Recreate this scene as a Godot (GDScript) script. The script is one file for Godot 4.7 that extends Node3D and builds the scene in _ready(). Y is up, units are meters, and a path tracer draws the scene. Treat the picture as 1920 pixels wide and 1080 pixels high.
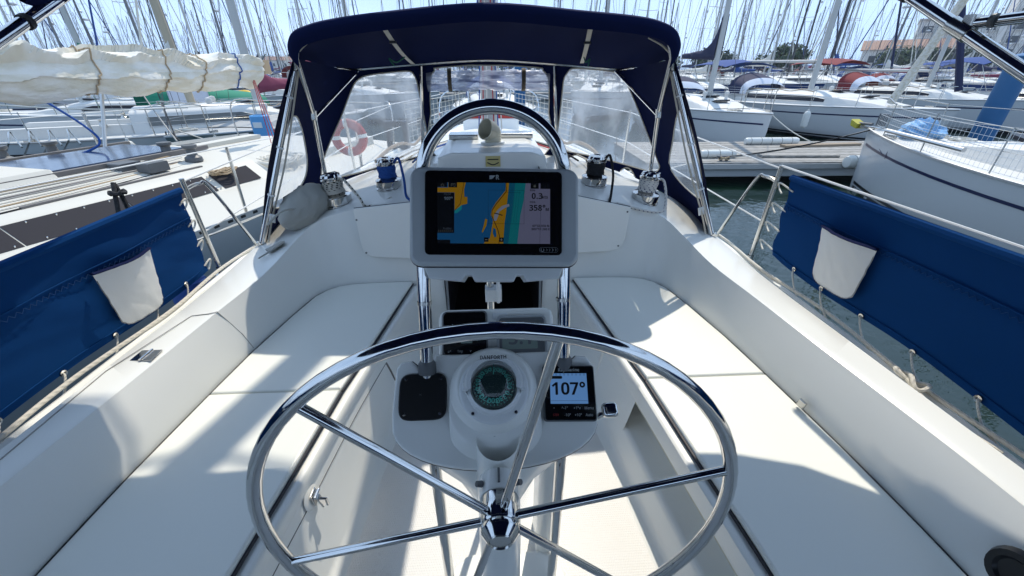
extends Node3D

# ---------------------------------------------------------------- mesh builder
class MB:
	var v := PackedVector3Array()
	var uv := PackedVector2Array()
	func t(a: Vector3, b: Vector3, c: Vector3, ua := Vector2.ZERO, ub := Vector2.ZERO, uc := Vector2.ZERO) -> void:
		v.push_back(a); v.push_back(c); v.push_back(b)
		uv.push_back(ua); uv.push_back(uc); uv.push_back(ub)
	func q(a: Vector3, b: Vector3, c: Vector3, d: Vector3) -> void:
		t(a, b, c); t(a, c, d)
	func add(o: MB, xf: Transform3D) -> MB:
		for p in o.v: v.push_back(xf * p)
		uv.append_array(o.uv)
		return self
	func grid(rows: Array, closed := false) -> MB:
		var nr := rows.size()
		for i in nr - 1:
			var a: PackedVector3Array = rows[i]
			var b: PackedVector3Array = rows[i + 1]
			var n := a.size()
			for j in (n if closed else n - 1):
				var k := (j + 1) % n
				var u0 := Vector2(float(i) / (nr - 1), float(j) / (n - 1))
				var u1 := Vector2(float(i + 1) / (nr - 1), float(j + 1) / (n - 1))
				if a[j].distance_squared_to(a[k]) > 1e-12:
					t(a[j], a[k], b[k], u0, Vector2(u0.x, u1.y), u1)
				if b[j].distance_squared_to(b[k]) > 1e-12:
					t(a[j], b[k], b[j], u0, u1, Vector2(u1.x, u0.y))
		return self
	# sheet with thickness along its own normal
	func sheet(rows: Array, th: float) -> MB:
		grid(rows)
		var back := []
		for i in rows.size():
			var r := PackedVector3Array()
			for j in rows[i].size():
				var i0: int = maxi(i - 1, 0)
				var i1: int = mini(i + 1, rows.size() - 1)
				var j0: int = maxi(j - 1, 0)
				var j1: int = mini(j + 1, rows[i].size() - 1)
				var n: Vector3 = (rows[i1][j] - rows[i0][j]).cross(rows[i][j1] - rows[i][j0]).normalized()
				r.push_back(rows[i][j] + n * th)
			r.reverse()
			back.push_back(r)
		grid(back)
		var e := rows.size() - 1
		var w: int = rows[0].size() - 1
		for j in w:
			q(rows[0][j], back[0][w - j], back[0][w - j - 1], rows[0][j + 1])
			q(rows[e][j + 1], back[e][w - j - 1], back[e][w - j], rows[e][j])
		for i in e:
			q(rows[i + 1][0], back[i + 1][w], back[i][w], rows[i][0])
			q(rows[i][w], back[i][0], back[i + 1][0], rows[i + 1][w])
		return self
	func tube(pts: PackedVector3Array, r: float, n := 8, closed := false, r_end := -1.0, flat := 1.0) -> MB:
		var m := pts.size()
		if m < 2: return self
		var rows := []
		var prev := Vector3.ZERO
		var side := Vector3.ZERO
		var len := 0.0
		var lens := PackedFloat32Array()
		for i in m:
			var d: Vector3
			if closed: d = pts[(i + 1) % m] - pts[(i + m - 1) % m]
			else: d = pts[mini(i + 1, m - 1)] - pts[maxi(i - 1, 0)]
			d = d.normalized()
			if i == 0:
				side = d.cross(Vector3.UP if absf(d.y) < 0.9 else Vector3.RIGHT).normalized()
			else:
				side = (side - d * side.dot(d)).normalized()
				len += pts[i].distance_to(pts[i - 1])
			lens.push_back(len)
			var up := side.cross(d)
			var rr := r if r_end < 0.0 else lerpf(r, r_end, float(i) / (m - 1))
			var row := PackedVector3Array()
			for k in n:
				var a := TAU * k / n
				row.push_back(pts[i] + (side * cos(a) + up * sin(a) * flat) * rr)
			rows.push_back(row)
		var seg := m if closed else m - 1
		for i in seg:
			var a: PackedVector3Array = rows[i]
			var b: PackedVector3Array = rows[(i + 1) % m]
			var off := 0
			if closed and i == m - 1:
				var best := 1e9
				for o in n:
					var dd := a[0].distance_squared_to(b[o])
					if dd < best: best = dd; off = o
			var l0 := lens[i] / (TAU * r)
			var l1 := (lens[i + 1] if i + 1 < m else lens[i] + pts[0].distance_to(pts[i])) / (TAU * r)
			for k in n:
				var k2 := (k + 1) % n
				var v0 := float(k) / n
				var v1 := float(k + 1) / n
				t(a[k], b[(k2 + off) % n], a[k2], Vector2(l0, v0), Vector2(l1, v1), Vector2(l0, v1))
				t(a[k], b[(k + off) % n], b[(k2 + off) % n], Vector2(l0, v0), Vector2(l1, v0), Vector2(l1, v1))
		if not closed:
			for k in range(1, n - 1):
				t(rows[0][0], rows[0][k], rows[0][k + 1])
				t(rows[m - 1][0], rows[m - 1][k + 1], rows[m - 1][k])
		return self
	# prof: x = radius, y = height along local z of xf
	func lathe(prof: Array, xf: Transform3D, n := 20, sy := 1.0) -> MB:
		var rows := []
		for p in prof:
			var row := PackedVector3Array()
			for k in n:
				var a := TAU * k / n
				row.push_back(xf * Vector3(cos(a) * p.x, sin(a) * p.x * sy, p.y))
			rows.push_back(row)
		return grid(rows, true)
	func prism(poly: PackedVector2Array, z0: float, z1: float, xf: Transform3D, bev := 0.0) -> MB:
		if Geometry2D.is_polygon_clockwise(poly): poly.reverse()
		var tri := Geometry2D.triangulate_polygon(poly)
		var inner := poly
		var n := poly.size()
		var lv := [[poly, z0], [poly, z1]]
		if bev > 0.0:
			var off := PackedVector2Array()
			for i in n:
				var e0 := (poly[i] - poly[(i + n - 1) % n]).normalized()
				var e1 := (poly[(i + 1) % n] - poly[i]).normalized()
				var m := Vector2(-e0.y - e1.y, e0.x + e1.x)
				off.push_back(m / maxf(m.dot(Vector2(-e0.y, e0.x)), 0.3))
			lv = []
			var st := 3 if bev > 0.004 else 1
			for k in st + 1:
				var an := PI / 2 * k / st
				var p := PackedVector2Array()
				for i in n: p.push_back(poly[i] + off[i] * bev * (1.0 - sin(an)))
				lv.push_back([p, z0 + bev * (1.0 - cos(an))])
			inner = lv[0][0]
			for k in range(st, -1, -1):
				lv.push_back([lv[k][0], z1 - (lv[k][1] - z0)])
		for l in lv.size() - 1:
			for i in n:
				var j := (i + 1) % n
				var a: PackedVector2Array = lv[l][0]
				var b: PackedVector2Array = lv[l + 1][0]
				q(xf * Vector3(a[i].x, a[i].y, lv[l][1]), xf * Vector3(a[j].x, a[j].y, lv[l][1]), xf * Vector3(b[j].x, b[j].y, lv[l + 1][1]), xf * Vector3(b[i].x, b[i].y, lv[l + 1][1]))
		for i in range(0, tri.size(), 3):
			var a := inner[tri[i]]
			var b := inner[tri[i + 1]]
			var c := inner[tri[i + 2]]
			if (b - a).cross(c - a) < 0.0:
				var s := b; b = c; c = s
			t(xf * Vector3(a.x, a.y, z1), xf * Vector3(b.x, b.y, z1), xf * Vector3(c.x, c.y, z1))
			t(xf * Vector3(a.x, a.y, z0), xf * Vector3(c.x, c.y, z0), xf * Vector3(b.x, b.y, z0))
		return self
	func box(s: Vector3, xf := Transform3D(), bev := 0.0) -> MB:
		var h := s / 2.0
		return prism(PackedVector2Array([Vector2(-h.x, -h.y), Vector2(h.x, -h.y), Vector2(h.x, h.y), Vector2(-h.x, h.y)]), -h.z, h.z, xf, bev)
	func ball(r: Vector3, xf: Transform3D, n := 14) -> MB:
		var rows := []
		for i in n / 2 + 1:
			var a := PI * i / (n / 2)
			var row := PackedVector3Array()
			for k in n:
				var b := TAU * k / n
				row.push_back(xf * (Vector3(sin(a) * cos(b), -cos(a), -sin(a) * sin(b)) * r))
			rows.push_back(row)
		return grid(rows, true)
	func mesh(m: Material, cosang := 0.72) -> ArrayMesh:
		var n := v.size()
		var fn := PackedVector3Array()
		fn.resize(n / 3)
		var nx := PackedInt32Array()
		nx.resize(n)
		var key := PackedInt32Array()
		key.resize(n)
		var ids := {}
		var head := PackedInt32Array()
		for i in n:
			if i % 3 == 0:
				fn[i / 3] = (v[i + 2] - v[i]).cross(v[i + 1] - v[i])
			var k := Vector3i((v[i] * 4000.0).round())
			var id: int = ids.get(k, -1)
			if id < 0:
				id = head.size()
				ids[k] = id
				head.push_back(-1)
			key[i] = id
			nx[i] = head[id]
			head[id] = i
		var un := PackedVector3Array()
		un.resize(n / 3)
		for f in n / 3: un[f] = fn[f].normalized()
		var nn := PackedVector3Array()
		nn.resize(n)
		for i in n:
			var f0 := un[i / 3]
			var s := Vector3.ZERO
			var c := head[key[i]]
			while c >= 0:
				if un[c / 3].dot(f0) > cosang: s += fn[c / 3]
				c = nx[c]
			nn[i] = s.normalized() if s.length_squared() > 1e-20 else f0
		var arr := []
		arr.resize(Mesh.ARRAY_MAX)
		arr[Mesh.ARRAY_VERTEX] = v
		arr[Mesh.ARRAY_NORMAL] = nn
		arr[Mesh.ARRAY_TEX_UV] = uv
		var am := ArrayMesh.new()
		am.add_surface_from_arrays(Mesh.PRIMITIVE_TRIANGLES, arr)
		am.surface_set_material(0, m)
		return am

# ---------------------------------------------------------------- scene helpers
var M := {}
var taken := {}
var rng := RandomNumberGenerator.new()

func numbered(called: String) -> String:
	taken[called] = taken.get(called, -1) + 1
	return called if taken[called] == 0 else "%s_%03d" % [called, taken[called]]

func tag(o: Node3D, label: String, category: String, group := "") -> Node3D:
	o.set_meta("label", label)
	o.set_meta("category", category)
	if group: o.set_meta("group", group)
	return o

func thing(called: String, label: String, category: String, group := "", at := Vector3.ZERO) -> Node3D:
	var o := Node3D.new()
	o.name = numbered(called)
	add_child(o)
	o.position = at
	return tag(o, label, category, group)

func part(mb: MB, called: String, m: Material, parent: Node3D, label := "", cosang := 0.72) -> MeshInstance3D:
	return hang(mb.mesh(m, cosang), called, parent, label)

func hang(mesh: Mesh, called: String, parent: Node3D, label := "", xf := Transform3D()) -> MeshInstance3D:
	var o := MeshInstance3D.new()
	var k := called
	var i := 0
	while parent.has_node(NodePath(k)):
		i += 1
		k = "%s_%03d" % [called, i]
	o.name = k
	o.mesh = mesh
	o.transform = xf
	parent.add_child(o, true)
	if label: o.set_meta("label", label)
	return o

func solo(mb: MB, called: String, m: Material, label: String, category: String, group := "", cosang := 0.72) -> MeshInstance3D:
	var o := MeshInstance3D.new()
	o.name = numbered(called)
	o.mesh = mb.mesh(m, cosang)
	add_child(o)
	tag(o, label, category, group)
	return o

func setting(mb: MB, called: String, m: Material) -> MeshInstance3D:
	var o := MeshInstance3D.new()
	o.name = numbered(called)
	o.mesh = mb.mesh(m)
	o.set_meta("kind", "structure")
	add_child(o)
	return o

func V(a: Array) -> PackedVector3Array:
	return PackedVector3Array(a)

func mirror(a: PackedVector3Array) -> PackedVector3Array:
	var r := PackedVector3Array()
	for p in a: r.push_back(Vector3(-p.x, p.y, p.z))
	return r

func spline(p: PackedVector3Array, k := 6, closed := false) -> PackedVector3Array:
	var r := PackedVector3Array()
	var n := p.size()
	for i in (n if closed else n - 1):
		var p0 := p[(i + n - 1) % n] if closed else p[maxi(i - 1, 0)]
		var p1 := p[i]
		var p2 := p[(i + 1) % n]
		var p3 := p[(i + 2) % n] if closed else p[mini(i + 2, n - 1)]
		for j in k:
			r.push_back(p1.cubic_interpolate(p2, p0, p3, float(j) / k))
	if not closed: r.push_back(p[n - 1])
	return r

func line(a: Vector3, b: Vector3, n := 2, sag := 0.0) -> PackedVector3Array:
	var r := PackedVector3Array()
	for i in n:
		var s := float(i) / (n - 1)
		r.push_back(a.lerp(b, s) - Vector3(0, sag * 4.0 * s * (1.0 - s), 0))
	return r

func rrect(w: float, h: float, r: float, n := 5, c := Vector2.ZERO) -> PackedVector2Array:
	var p := PackedVector2Array()
	for k in 4:
		var o := Vector2((w / 2 - r) * [1, -1, -1, 1][k], (h / 2 - r) * [1, 1, -1, -1][k]) + c
		for i in n + 1:
			var a := PI / 2 * (k + float(i) / n)
			p.push_back(o + Vector2(cos(a), sin(a)) * r)
	return p

func circle(r: float, n := 20, c := Vector2.ZERO) -> PackedVector2Array:
	var p := PackedVector2Array()
	for i in n: p.push_back(c + Vector2(cos(TAU * i / n), sin(TAU * i / n)) * r)
	return p

func frame(o: Vector3, z: Vector3, roll := 0.0) -> Transform3D:
	z = z.normalized()
	var x := (Vector3.UP if absf(z.y) < 0.99 else Vector3.FORWARD).cross(z).normalized()
	return Transform3D(Basis(x, z.cross(x), z), o) * Transform3D(Basis(Vector3(0, 0, 1), roll), Vector3.ZERO)

func at(x: float, y: float, z: float) -> Transform3D:
	return Transform3D(Basis(), Vector3(x, y, z))

var fonts := {}
func text(s: String, h: float, xf: Transform3D, m: Material, parent: Node3D, called := "lettering", bold := false, depth := 0.0006) -> MeshInstance3D:
	if not fonts.has(bold):
		var f := SystemFont.new()
		f.font_names = PackedStringArray(["Droid Sans"])
		f.font_weight = 700 if bold else 400
		fonts[bold] = f
	var tm := TextMesh.new()
	tm.text = s
	tm.font = fonts[bold]
	tm.font_size = 32
	tm.pixel_size = h / 23.0
	tm.depth = depth
	tm.curve_step = 1.0
	tm.material = m
	return hang(tm, called, parent, "", xf)

# ---------------------------------------------------------------- materials
func noise(freq: float, oct := 4, seed_ := 1, type := FastNoiseLite.TYPE_SIMPLEX_SMOOTH) -> FastNoiseLite:
	var n := FastNoiseLite.new()
	n.noise_type = type
	n.frequency = freq
	n.fractal_octaves = oct
	n.seed = seed_
	return n

func ntex(freq: float, oct := 4, seed_ := 1, size := 256, normal := false, strength := 4.0, ramp: Array = []) -> NoiseTexture2D:
	var t := NoiseTexture2D.new()
	t.width = size
	t.height = size
	t.seamless = true
	t.noise = noise(freq, oct, seed_)
	t.as_normal_map = normal
	t.bump_strength = strength
	if ramp:
		var g := Gradient.new()
		g.offsets = PackedFloat32Array(ramp[0])
		g.colors = PackedColorArray(ramp[1])
		t.color_ramp = g
	return t

func mat(key: String, r: float, g: float, b: float, rough := 0.5, metal := 0.0) -> StandardMaterial3D:
	var m := StandardMaterial3D.new()
	m.resource_name = key
	m.albedo_color = Color(r, g, b).linear_to_srgb()
	m.roughness = rough
	m.metallic = metal
	M[key] = m
	return m

func bump(m: StandardMaterial3D, t: Texture2D, cm: float, scale := 1.0, tri := true) -> StandardMaterial3D:
	m.heightmap_enabled = true
	m.heightmap_texture = t
	m.heightmap_scale = cm
	if tri:
		m.uv1_triplanar = true
		m.uv1_scale = Vector3.ONE * scale
	return m

func pattern(w: int, h: int, f: Callable) -> ImageTexture:
	var im := Image.create(w, h, false, Image.FORMAT_RGBA8)
	for y in h:
		for x in w:
			im.set_pixel(x, y, f.call(x, y))
	return ImageTexture.create_from_image(im)

func grey(x: float) -> Color:
	return Color(x, x, x)

func materials() -> void:
	var grain := ntex(0.05, 4, 3, 256)
	var fine := ntex(0.2, 3, 5, 256)
	var blotch := func(a: Color, b: Color, f: float, s: int) -> NoiseTexture2D: return ntex(f, 5, s, 512, false, 1.0, [[0.25, 0.75], [a, b]])
	var weave := pattern(64, 64, func(x, y): return grey(0.5 + 0.25 * sin(x * TAU / 4.0) * (1 if (y / 4) % 2 == 0 else -1) + 0.2 * sin(y * TAU / 4.0)))
	var dots := pattern(64, 64, func(x, y):
		var xx := fposmod(x + (8.0 if (y / 16) % 2 else 0.0), 16.0) - 8.0
		var yy := fposmod(y, 16.0) - 8.0
		return grey(clampf(1.3 - sqrt(xx * xx + yy * yy) / 6.0, 0.0, 1.0)))
	var g := mat("gel", 0.82, 0.825, 0.785, 0.22)
	bump(g, grain, 0.004, 5.0)
	g = mat("gel_rough", 0.82, 0.825, 0.785, 0.42)
	bump(g, fine, 0.004, 9.0)
	g = mat("sole", 0.76, 0.755, 0.735, 0.55)
	bump(g, dots, 0.06, 28.0)
	g.detail_enabled = true
	g.detail_blend_mode = BaseMaterial3D.BLEND_MODE_MUL
	g.detail_albedo = blotch.call(Color(0.86, 0.84, 0.8), grey(1.0), 0.01, 33)
	g.detail_uv_layer = BaseMaterial3D.DETAIL_UV_1
	g.detail_enabled = false
	g = mat("cushion", 0.80, 0.805, 0.745, 0.42)
	bump(g, ntex(0.2, 3, 8, 512), 0.006, 9.0)
	mat("seam", 0.16, 0.15, 0.14, 0.7)
	mat("lid_seam", 0.34, 0.33, 0.31, 0.7)
	mat("gasket", 0.012, 0.012, 0.02, 0.5)
	g = mat("chrome", 0.60, 0.595, 0.585, 0.14, 1.0)
	g.roughness_texture = ntex(0.03, 4, 12, 256, false, 1.0, [[0.3, 0.75], [grey(0.25), grey(1.0)]])
	g.uv1_triplanar = true
	g.uv1_scale = Vector3.ONE * 5.0
	mat("steel", 0.52, 0.51, 0.48, 0.22, 1.0)
	mat("alu", 0.58, 0.58, 0.57, 0.4, 0.85)
	mat("mast_white", 0.46, 0.46, 0.44, 0.4)
	mat("mast_grey", 0.17, 0.175, 0.18, 0.45)
	mat("mast_dark", 0.035, 0.033, 0.04, 0.4)
	mat("mast_buff", 0.42, 0.36, 0.26, 0.5)
	mat("wire", 0.08, 0.08, 0.085, 0.5)
	mat("wire_white", 0.72, 0.72, 0.70, 0.45)
	g = mat("navy", 0.004, 0.009, 0.048, 0.9)
	bump(g, weave, 0.03, 30.0)
	g.metallic_specular = 0.25
	g = mat("blue_cloth", 0.003, 0.040, 0.145, 0.9)
	bump(g, weave, 0.03, 30.0)
	g.metallic_specular = 0.2
	g = mat("mesh_pocket", 0.68, 0.68, 0.66, 0.7)
	bump(g, weave, 0.05, 30.0)
	mat("black", 0.012, 0.012, 0.013, 0.35)
	mat("black_gloss", 0.006, 0.006, 0.007, 0.08)
	mat("rubber", 0.02, 0.02, 0.022, 0.75)
	mat("maroon", 0.06, 0.008, 0.006, 0.6)
	mat("inside_shade", 0.012, 0.010, 0.012, 0.8)  # darkness of the unlit cabin put into a near-black colour
	mat("cream", 0.66, 0.63, 0.50, 0.4)
	mat("plate_yellow", 0.55, 0.47, 0.20, 0.4)
	mat("white_plastic", 0.70, 0.72, 0.72, 0.3)
	mat("grey_plastic", 0.36, 0.38, 0.39, 0.35)
	mat("dark_grey", 0.10, 0.105, 0.11, 0.45)
	mat("pod_grey", 0.47, 0.50, 0.51, 0.28)
	mat("lcd_green", 0.20, 0.25, 0.22, 0.2)
	g = mat("bag", 0.36, 0.36, 0.33, 0.9)
	bump(g, weave, 0.05, 26.0)
	g.rim_enabled = true; g.rim = 0.4
	mat("strap", 0.52, 0.49, 0.42, 0.75)
	mat("green_string", 0.02, 0.16, 0.09, 0.7)
	var twist := pattern(32, 32, func(x, y): return grey(0.5 + 0.5 * sin((x + y) * TAU / 16.0)))
	for c in [["rope_white", 0.62, 0.59, 0.52], ["rope_tan", 0.40, 0.30, 0.19], ["rope_blue", 0.012, 0.07, 0.28], ["rope_black", 0.012, 0.012, 0.014], ["rope_red", 0.35, 0.03, 0.035], ["rope_grey", 0.30, 0.29, 0.27]]:
		g = mat(c[0], c[1], c[2], c[3], 0.85)
		bump(g, twist, 0.15, 1.0, false)
	var fleck := pattern(32, 32, func(x, y):
		var a := fposmod(x + y * 0.5, 16.0)
		var b := fposmod(y, 16.0)
		return grey(0.10) if a < 5.0 and b > 3.0 and b < 9.0 else grey(0.92))
	g = mat("rope_fleck", 0.60, 0.57, 0.50, 0.85)
	g.albedo_texture = fleck
	bump(g, twist, 0.1, 1.0, false)
	g = mat("rope_navyfleck", 0.72, 0.70, 0.66, 0.85)
	g.albedo_texture = pattern(32, 32, func(x, y): return Color(0.18, 0.2, 0.42) if fposmod(x + y * 0.5, 16.0) < 4.0 and fposmod(y, 16.0) > 8.0 else grey(0.95))
	bump(g, twist, 0.1, 1.0, false)
	# clear vinyl with hazy creases
	g = StandardMaterial3D.new()
	M["vinyl"] = g
	g.resource_name = "vinyl"
	g.transparency = BaseMaterial3D.TRANSPARENCY_ALPHA
	g.albedo_color = Color(0.90, 0.92, 0.93, 1.0)
	g.albedo_texture = ntex(0.006, 5, 21, 512, false, 1.0, [[0.1, 0.5, 0.68, 0.9], [Color(1, 1, 1, 0.26), Color(1, 1, 1, 0.35), Color(1, 1, 1, 0.52), Color(1, 1, 1, 0.68)]])
	g.uv1_triplanar = true
	g.uv1_scale = Vector3(1.6, 0.7, 1.2)
	g.roughness = 0.12
	g.backlight_enabled = true
	g.backlight = Color(0.9, 0.92, 0.96)
	bump(g, ntex(0.012, 3, 22, 256), 0.7, 1.5)
	g.uv1_scale = Vector3(1.6, 0.7, 1.2)
	g = StandardMaterial3D.new()
	M["glass"] = g
	g.resource_name = "glass"
	g.transparency = BaseMaterial3D.TRANSPARENCY_ALPHA
	g.albedo_color = Color(0.5, 0.8, 0.75, 0.035)
	g.roughness = 0.03
	# far field
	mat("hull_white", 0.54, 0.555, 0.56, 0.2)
	mat("hull_cream", 0.55, 0.53, 0.46, 0.3)
	mat("hull_grey", 0.10, 0.145, 0.15, 0.3)
	mat("hull_blue", 0.02, 0.05, 0.16, 0.2)
	mat("hull_shade", 0.36, 0.40, 0.42, 0.25)  # greyer hull white: shade on the white hulls put into the colour
	mat("deck", 0.57, 0.565, 0.54, 0.55)
	mat("deck_grey", 0.38, 0.38, 0.37, 0.6)
	mat("stripe_black", 0.010, 0.010, 0.014, 0.3)
	mat("stripe_navy", 0.015, 0.02, 0.07, 0.3)
	mat("antifoul", 0.02, 0.03, 0.03, 0.7)
	mat("smoked", 0.028, 0.028, 0.034, 0.3).metallic_specular = 0.3
	mat("grey_window", 0.12, 0.125, 0.12, 0.2)
	mat("teak", 0.25, 0.19, 0.13, 0.7)
	mat("strap_brown", 0.10, 0.08, 0.055, 0.8)
	mat("toe_wood", 0.17, 0.155, 0.145, 0.7)
	mat("strip_dark", 0.045, 0.043, 0.048, 0.5).metallic_specular = 0.06
	mat("stitch_blue", 0.006, 0.055, 0.18, 0.9)
	mat("deck_cream", 0.56, 0.54, 0.48, 0.6)
	g = mat("sail", 0.72, 0.70, 0.645, 0.85)
	bump(g, ntex(0.02, 5, 41, 512), 0.9, 1.0, false)
	g.uv1_scale = Vector3(2.2, 1.5, 1)
	g.albedo_texture = blotch.call(Color(0.93, 0.91, 0.86), grey(1.0), 0.008, 42)
	g.rim_enabled = true; g.rim = 0.2
	mat("cover_red", 0.17, 0.018, 0.022, 0.85)
	mat("cover_wine", 0.16, 0.02, 0.06, 0.8)
	mat("cover_blue", 0.012, 0.05, 0.20, 0.85)
	mat("cover_navy", 0.012, 0.016, 0.055, 0.8)
	mat("cover_green", 0.01, 0.19, 0.115, 0.8)
	mat("cover_white", 0.58, 0.57, 0.53, 0.8)
	mat("cover_grey", 0.25, 0.27, 0.29, 0.8)
	mat("pale_vinyl", 0.52, 0.55, 0.62, 0.15)
	mat("yellow", 0.62, 0.38, 0.02, 0.5)
	mat("lime", 0.36, 0.33, 0.03, 0.6)
	mat("orange_red", 0.50, 0.05, 0.02, 0.5)
	mat("red", 0.30, 0.025, 0.02, 0.6)
	mat("pedestal_blue", 0.10, 0.33, 0.62, 0.4)
	mat("pile_blue", 0.015, 0.11, 0.26, 0.5)
	mat("tarp_blue", 0.20, 0.38, 0.60, 0.5)
	mat("fender_white", 0.62, 0.62, 0.58, 0.4)
	mat("foliage", 0.045, 0.07, 0.028, 0.9)
	mat("foliage_dark", 0.028, 0.045, 0.02, 0.9)
	mat("bark", 0.10, 0.08, 0.06, 0.9)
	mat("stone", 0.40, 0.38, 0.35, 0.8)
	mat("render_wall", 0.60, 0.59, 0.56, 0.8)
	mat("tile_roof", 0.30, 0.18, 0.13, 0.8)
	mat("pane_dark", 0.05, 0.055, 0.06, 0.15)
	for i in 4:
		g = mat("plank%d" % i, [0.36, 0.31, 0.40, 0.33][i], [0.345, 0.295, 0.385, 0.315][i], [0.32, 0.27, 0.36, 0.29][i], 0.8)
		g.albedo_texture = blotch.call(grey(0.72), grey(1.0), 0.03, 50 + i)
		g.uv1_triplanar = true
		g.uv1_scale = Vector3(0.25, 1, 2.5)
	g = mat("water", 0.004, 0.015, 0.009, 0.02)
	g.normal_enabled = true
	g.normal_texture = ntex(0.012, 4, 61, 1024, true, 7.0)
	g.normal_scale = 0.2
	g.uv1_triplanar = true
	g.uv1_world_triplanar = true
	g.uv1_scale = Vector3(0.22, 0.22, 0.30)


const WATER := -0.25

func _ready() -> void:
	rng.seed = 7
	var cam := Camera3D.new()
	cam.name = "camera"
	cam.fov = 72.24
	cam.near = 0.05
	cam.far = 3000.0
	cam.position = Vector3(0, 2.15, 0)
	cam.rotation_degrees = Vector3(-29, -3, 0)
	add_child(cam)
	cam.current = true
	var env := Environment.new()
	env.background_mode = Environment.BG_SKY
	var sky := Sky.new()
	var sm := ProceduralSkyMaterial.new()
	sm.sky_top_color = Color(0.60, 0.71, 0.85)
	sm.sky_horizon_color = Color(0.69, 0.795, 0.93)
	sm.sky_curve = 0.12
	sm.ground_bottom_color = Color(0.12, 0.16, 0.16)
	sm.ground_horizon_color = Color(0.55, 0.62, 0.66)
	sm.sky_energy_multiplier = 1.22
	sm.sun_angle_max = 20.0
	sm.sky_cover = clouds()
	sm.sky_cover_modulate = Color(1, 1, 1, 0.4)
	sky.sky_material = sm
	env.sky = sky
	env.tonemap_mode = Environment.TONE_MAPPER_LINEAR
	env.tonemap_exposure = 1.17
	env.sdfgi_enabled = true
	env.ssao_enabled = true
	env.ssil_enabled = true
	env.fog_enabled = true
	env.fog_density = 0.0004
	env.fog_light_color = Color(0.80, 0.87, 0.95)
	var we := WorldEnvironment.new()
	we.name = "world"
	we.environment = env
	add_child(we)
	var sun := DirectionalLight3D.new()
	sun.name = "sun"
	sun.light_energy = 1.05
	sun.light_color = Color(1.0, 0.965, 0.90)
	sun.light_angular_distance = 0.5
	sun.shadow_enabled = true
	add_child(sun)
	sun.look_at_from_position(Vector3.ZERO, Vector3(-0.175, -1.0, 0.62))
	materials()
	water_and_land()
	own_boat()
	cushions()
	steering()
	instruments()
	winches()
	sprayhood()
	bimini()
	weather_cloths()
	rigging()
	left_boats()
	right_boats()
	ahead_boats()
	fleet()

func clouds() -> ImageTexture:
	var n := noise(1.0, 5, 77)
	var im := Image.create(512, 256, false, Image.FORMAT_RGBA8)
	for y in 256:
		var el := PI / 2 - PI * (y + 0.5) / 256.0
		for x in 512:
			var az := TAU * x / 512.0
			var d := Vector3(cos(az) * cos(el), sin(el) * 2.2, sin(az) * cos(el))
			var a := clampf(n.get_noise_3dv(d * Vector3(1.6, 2.4, 1.6)) * 0.9 + 0.15, 0.0, 1.0)
			im.set_pixel(x, y, Color(1, 1, 1, a * 0.5))
	return ImageTexture.create_from_image(im)

func water_and_land() -> void:
	var mb := MB.new()
	mb.q(Vector3(-1500, WATER, 1500), Vector3(1500, WATER, 1500), Vector3(1500, WATER, -1500), Vector3(-1500, WATER, -1500))
	setting(mb, "water", M.water)
	# quay and low shore on the right and far behind
	mb = MB.new()
	mb.prism(PackedVector2Array([Vector2(70, 40), Vector2(240, 40), Vector2(240, 320), Vector2(70, 200)]), -1.0, 1.1, Transform3D(Basis(Vector3(1, 0, 0), Vector3(0, 0, -1), Vector3(0, 1, 0)), Vector3.ZERO))
	setting(mb, "quay", M.stone)
	mb = MB.new()
	mb.prism(PackedVector2Array([Vector2(-500, 290), Vector2(69, 230), Vector2(239, 330), Vector2(400, 500), Vector2(-500, 600)]), -1.0, 1.4, Transform3D(Basis(Vector3(1, 0, 0), Vector3(0, 0, -1), Vector3(0, 1, 0)), Vector3.ZERO))
	setting(mb, "far_shore", M.stone)
	pontoons()
	trees()
	buildings()

func pontoon(label: String, a: Vector2, b: Vector2, wid: float, top: float, pw: float) -> void:
	# runs from a to b, planks laid along its length, wid to the left of a>b
	var o := thing("pontoon", label, "pontoon", "", Vector3(a.x, 0, a.y))
	var d := Vector3(b.x - a.x, 0, b.y - a.y)
	o.rotation.y = atan2(-d.z, d.x)
	var len := d.length()
	part(MB.new().box(Vector3(len - 0.1, 0.30, wid - 0.1), at(len / 2, top - 0.19, -wid / 2), 0.02), "float_frame", M.grey_plastic, o)
	part(MB.new().box(Vector3(len, 0.12, 0.05), at(len / 2, top - 0.09, 0.0), 0.01), "edge_beam", M.deck_grey, o)
	var n := int(wid / pw)
	var meshes := []
	for i in 4: meshes.push_back(MB.new().box(Vector3(len, 0.028, pw - 0.010), Transform3D(), 0.003).mesh(M["plank%d" % i]))
	for i in n:
		hang(meshes[(i * 7 + i / 3) % 4], "plank", o, "", at(len / 2, top - 0.014 + 0.002 * ((i * 5) % 3), -pw * (i + 0.5)))

func pontoons() -> void:
	pontoon("weathered timber pontoon beyond the starboard rail with white tube fenders", Vector2(3.6, -9.2), Vector2(13.5, -9.0), 3.1, 0.25, 0.12)
	pontoon("narrow timber pontoon beside the grey hulled boat on the port side", Vector2(-12.0, -8.9), Vector2(-4.6, -11.6), 1.3, 0.22, 0.16)

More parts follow.
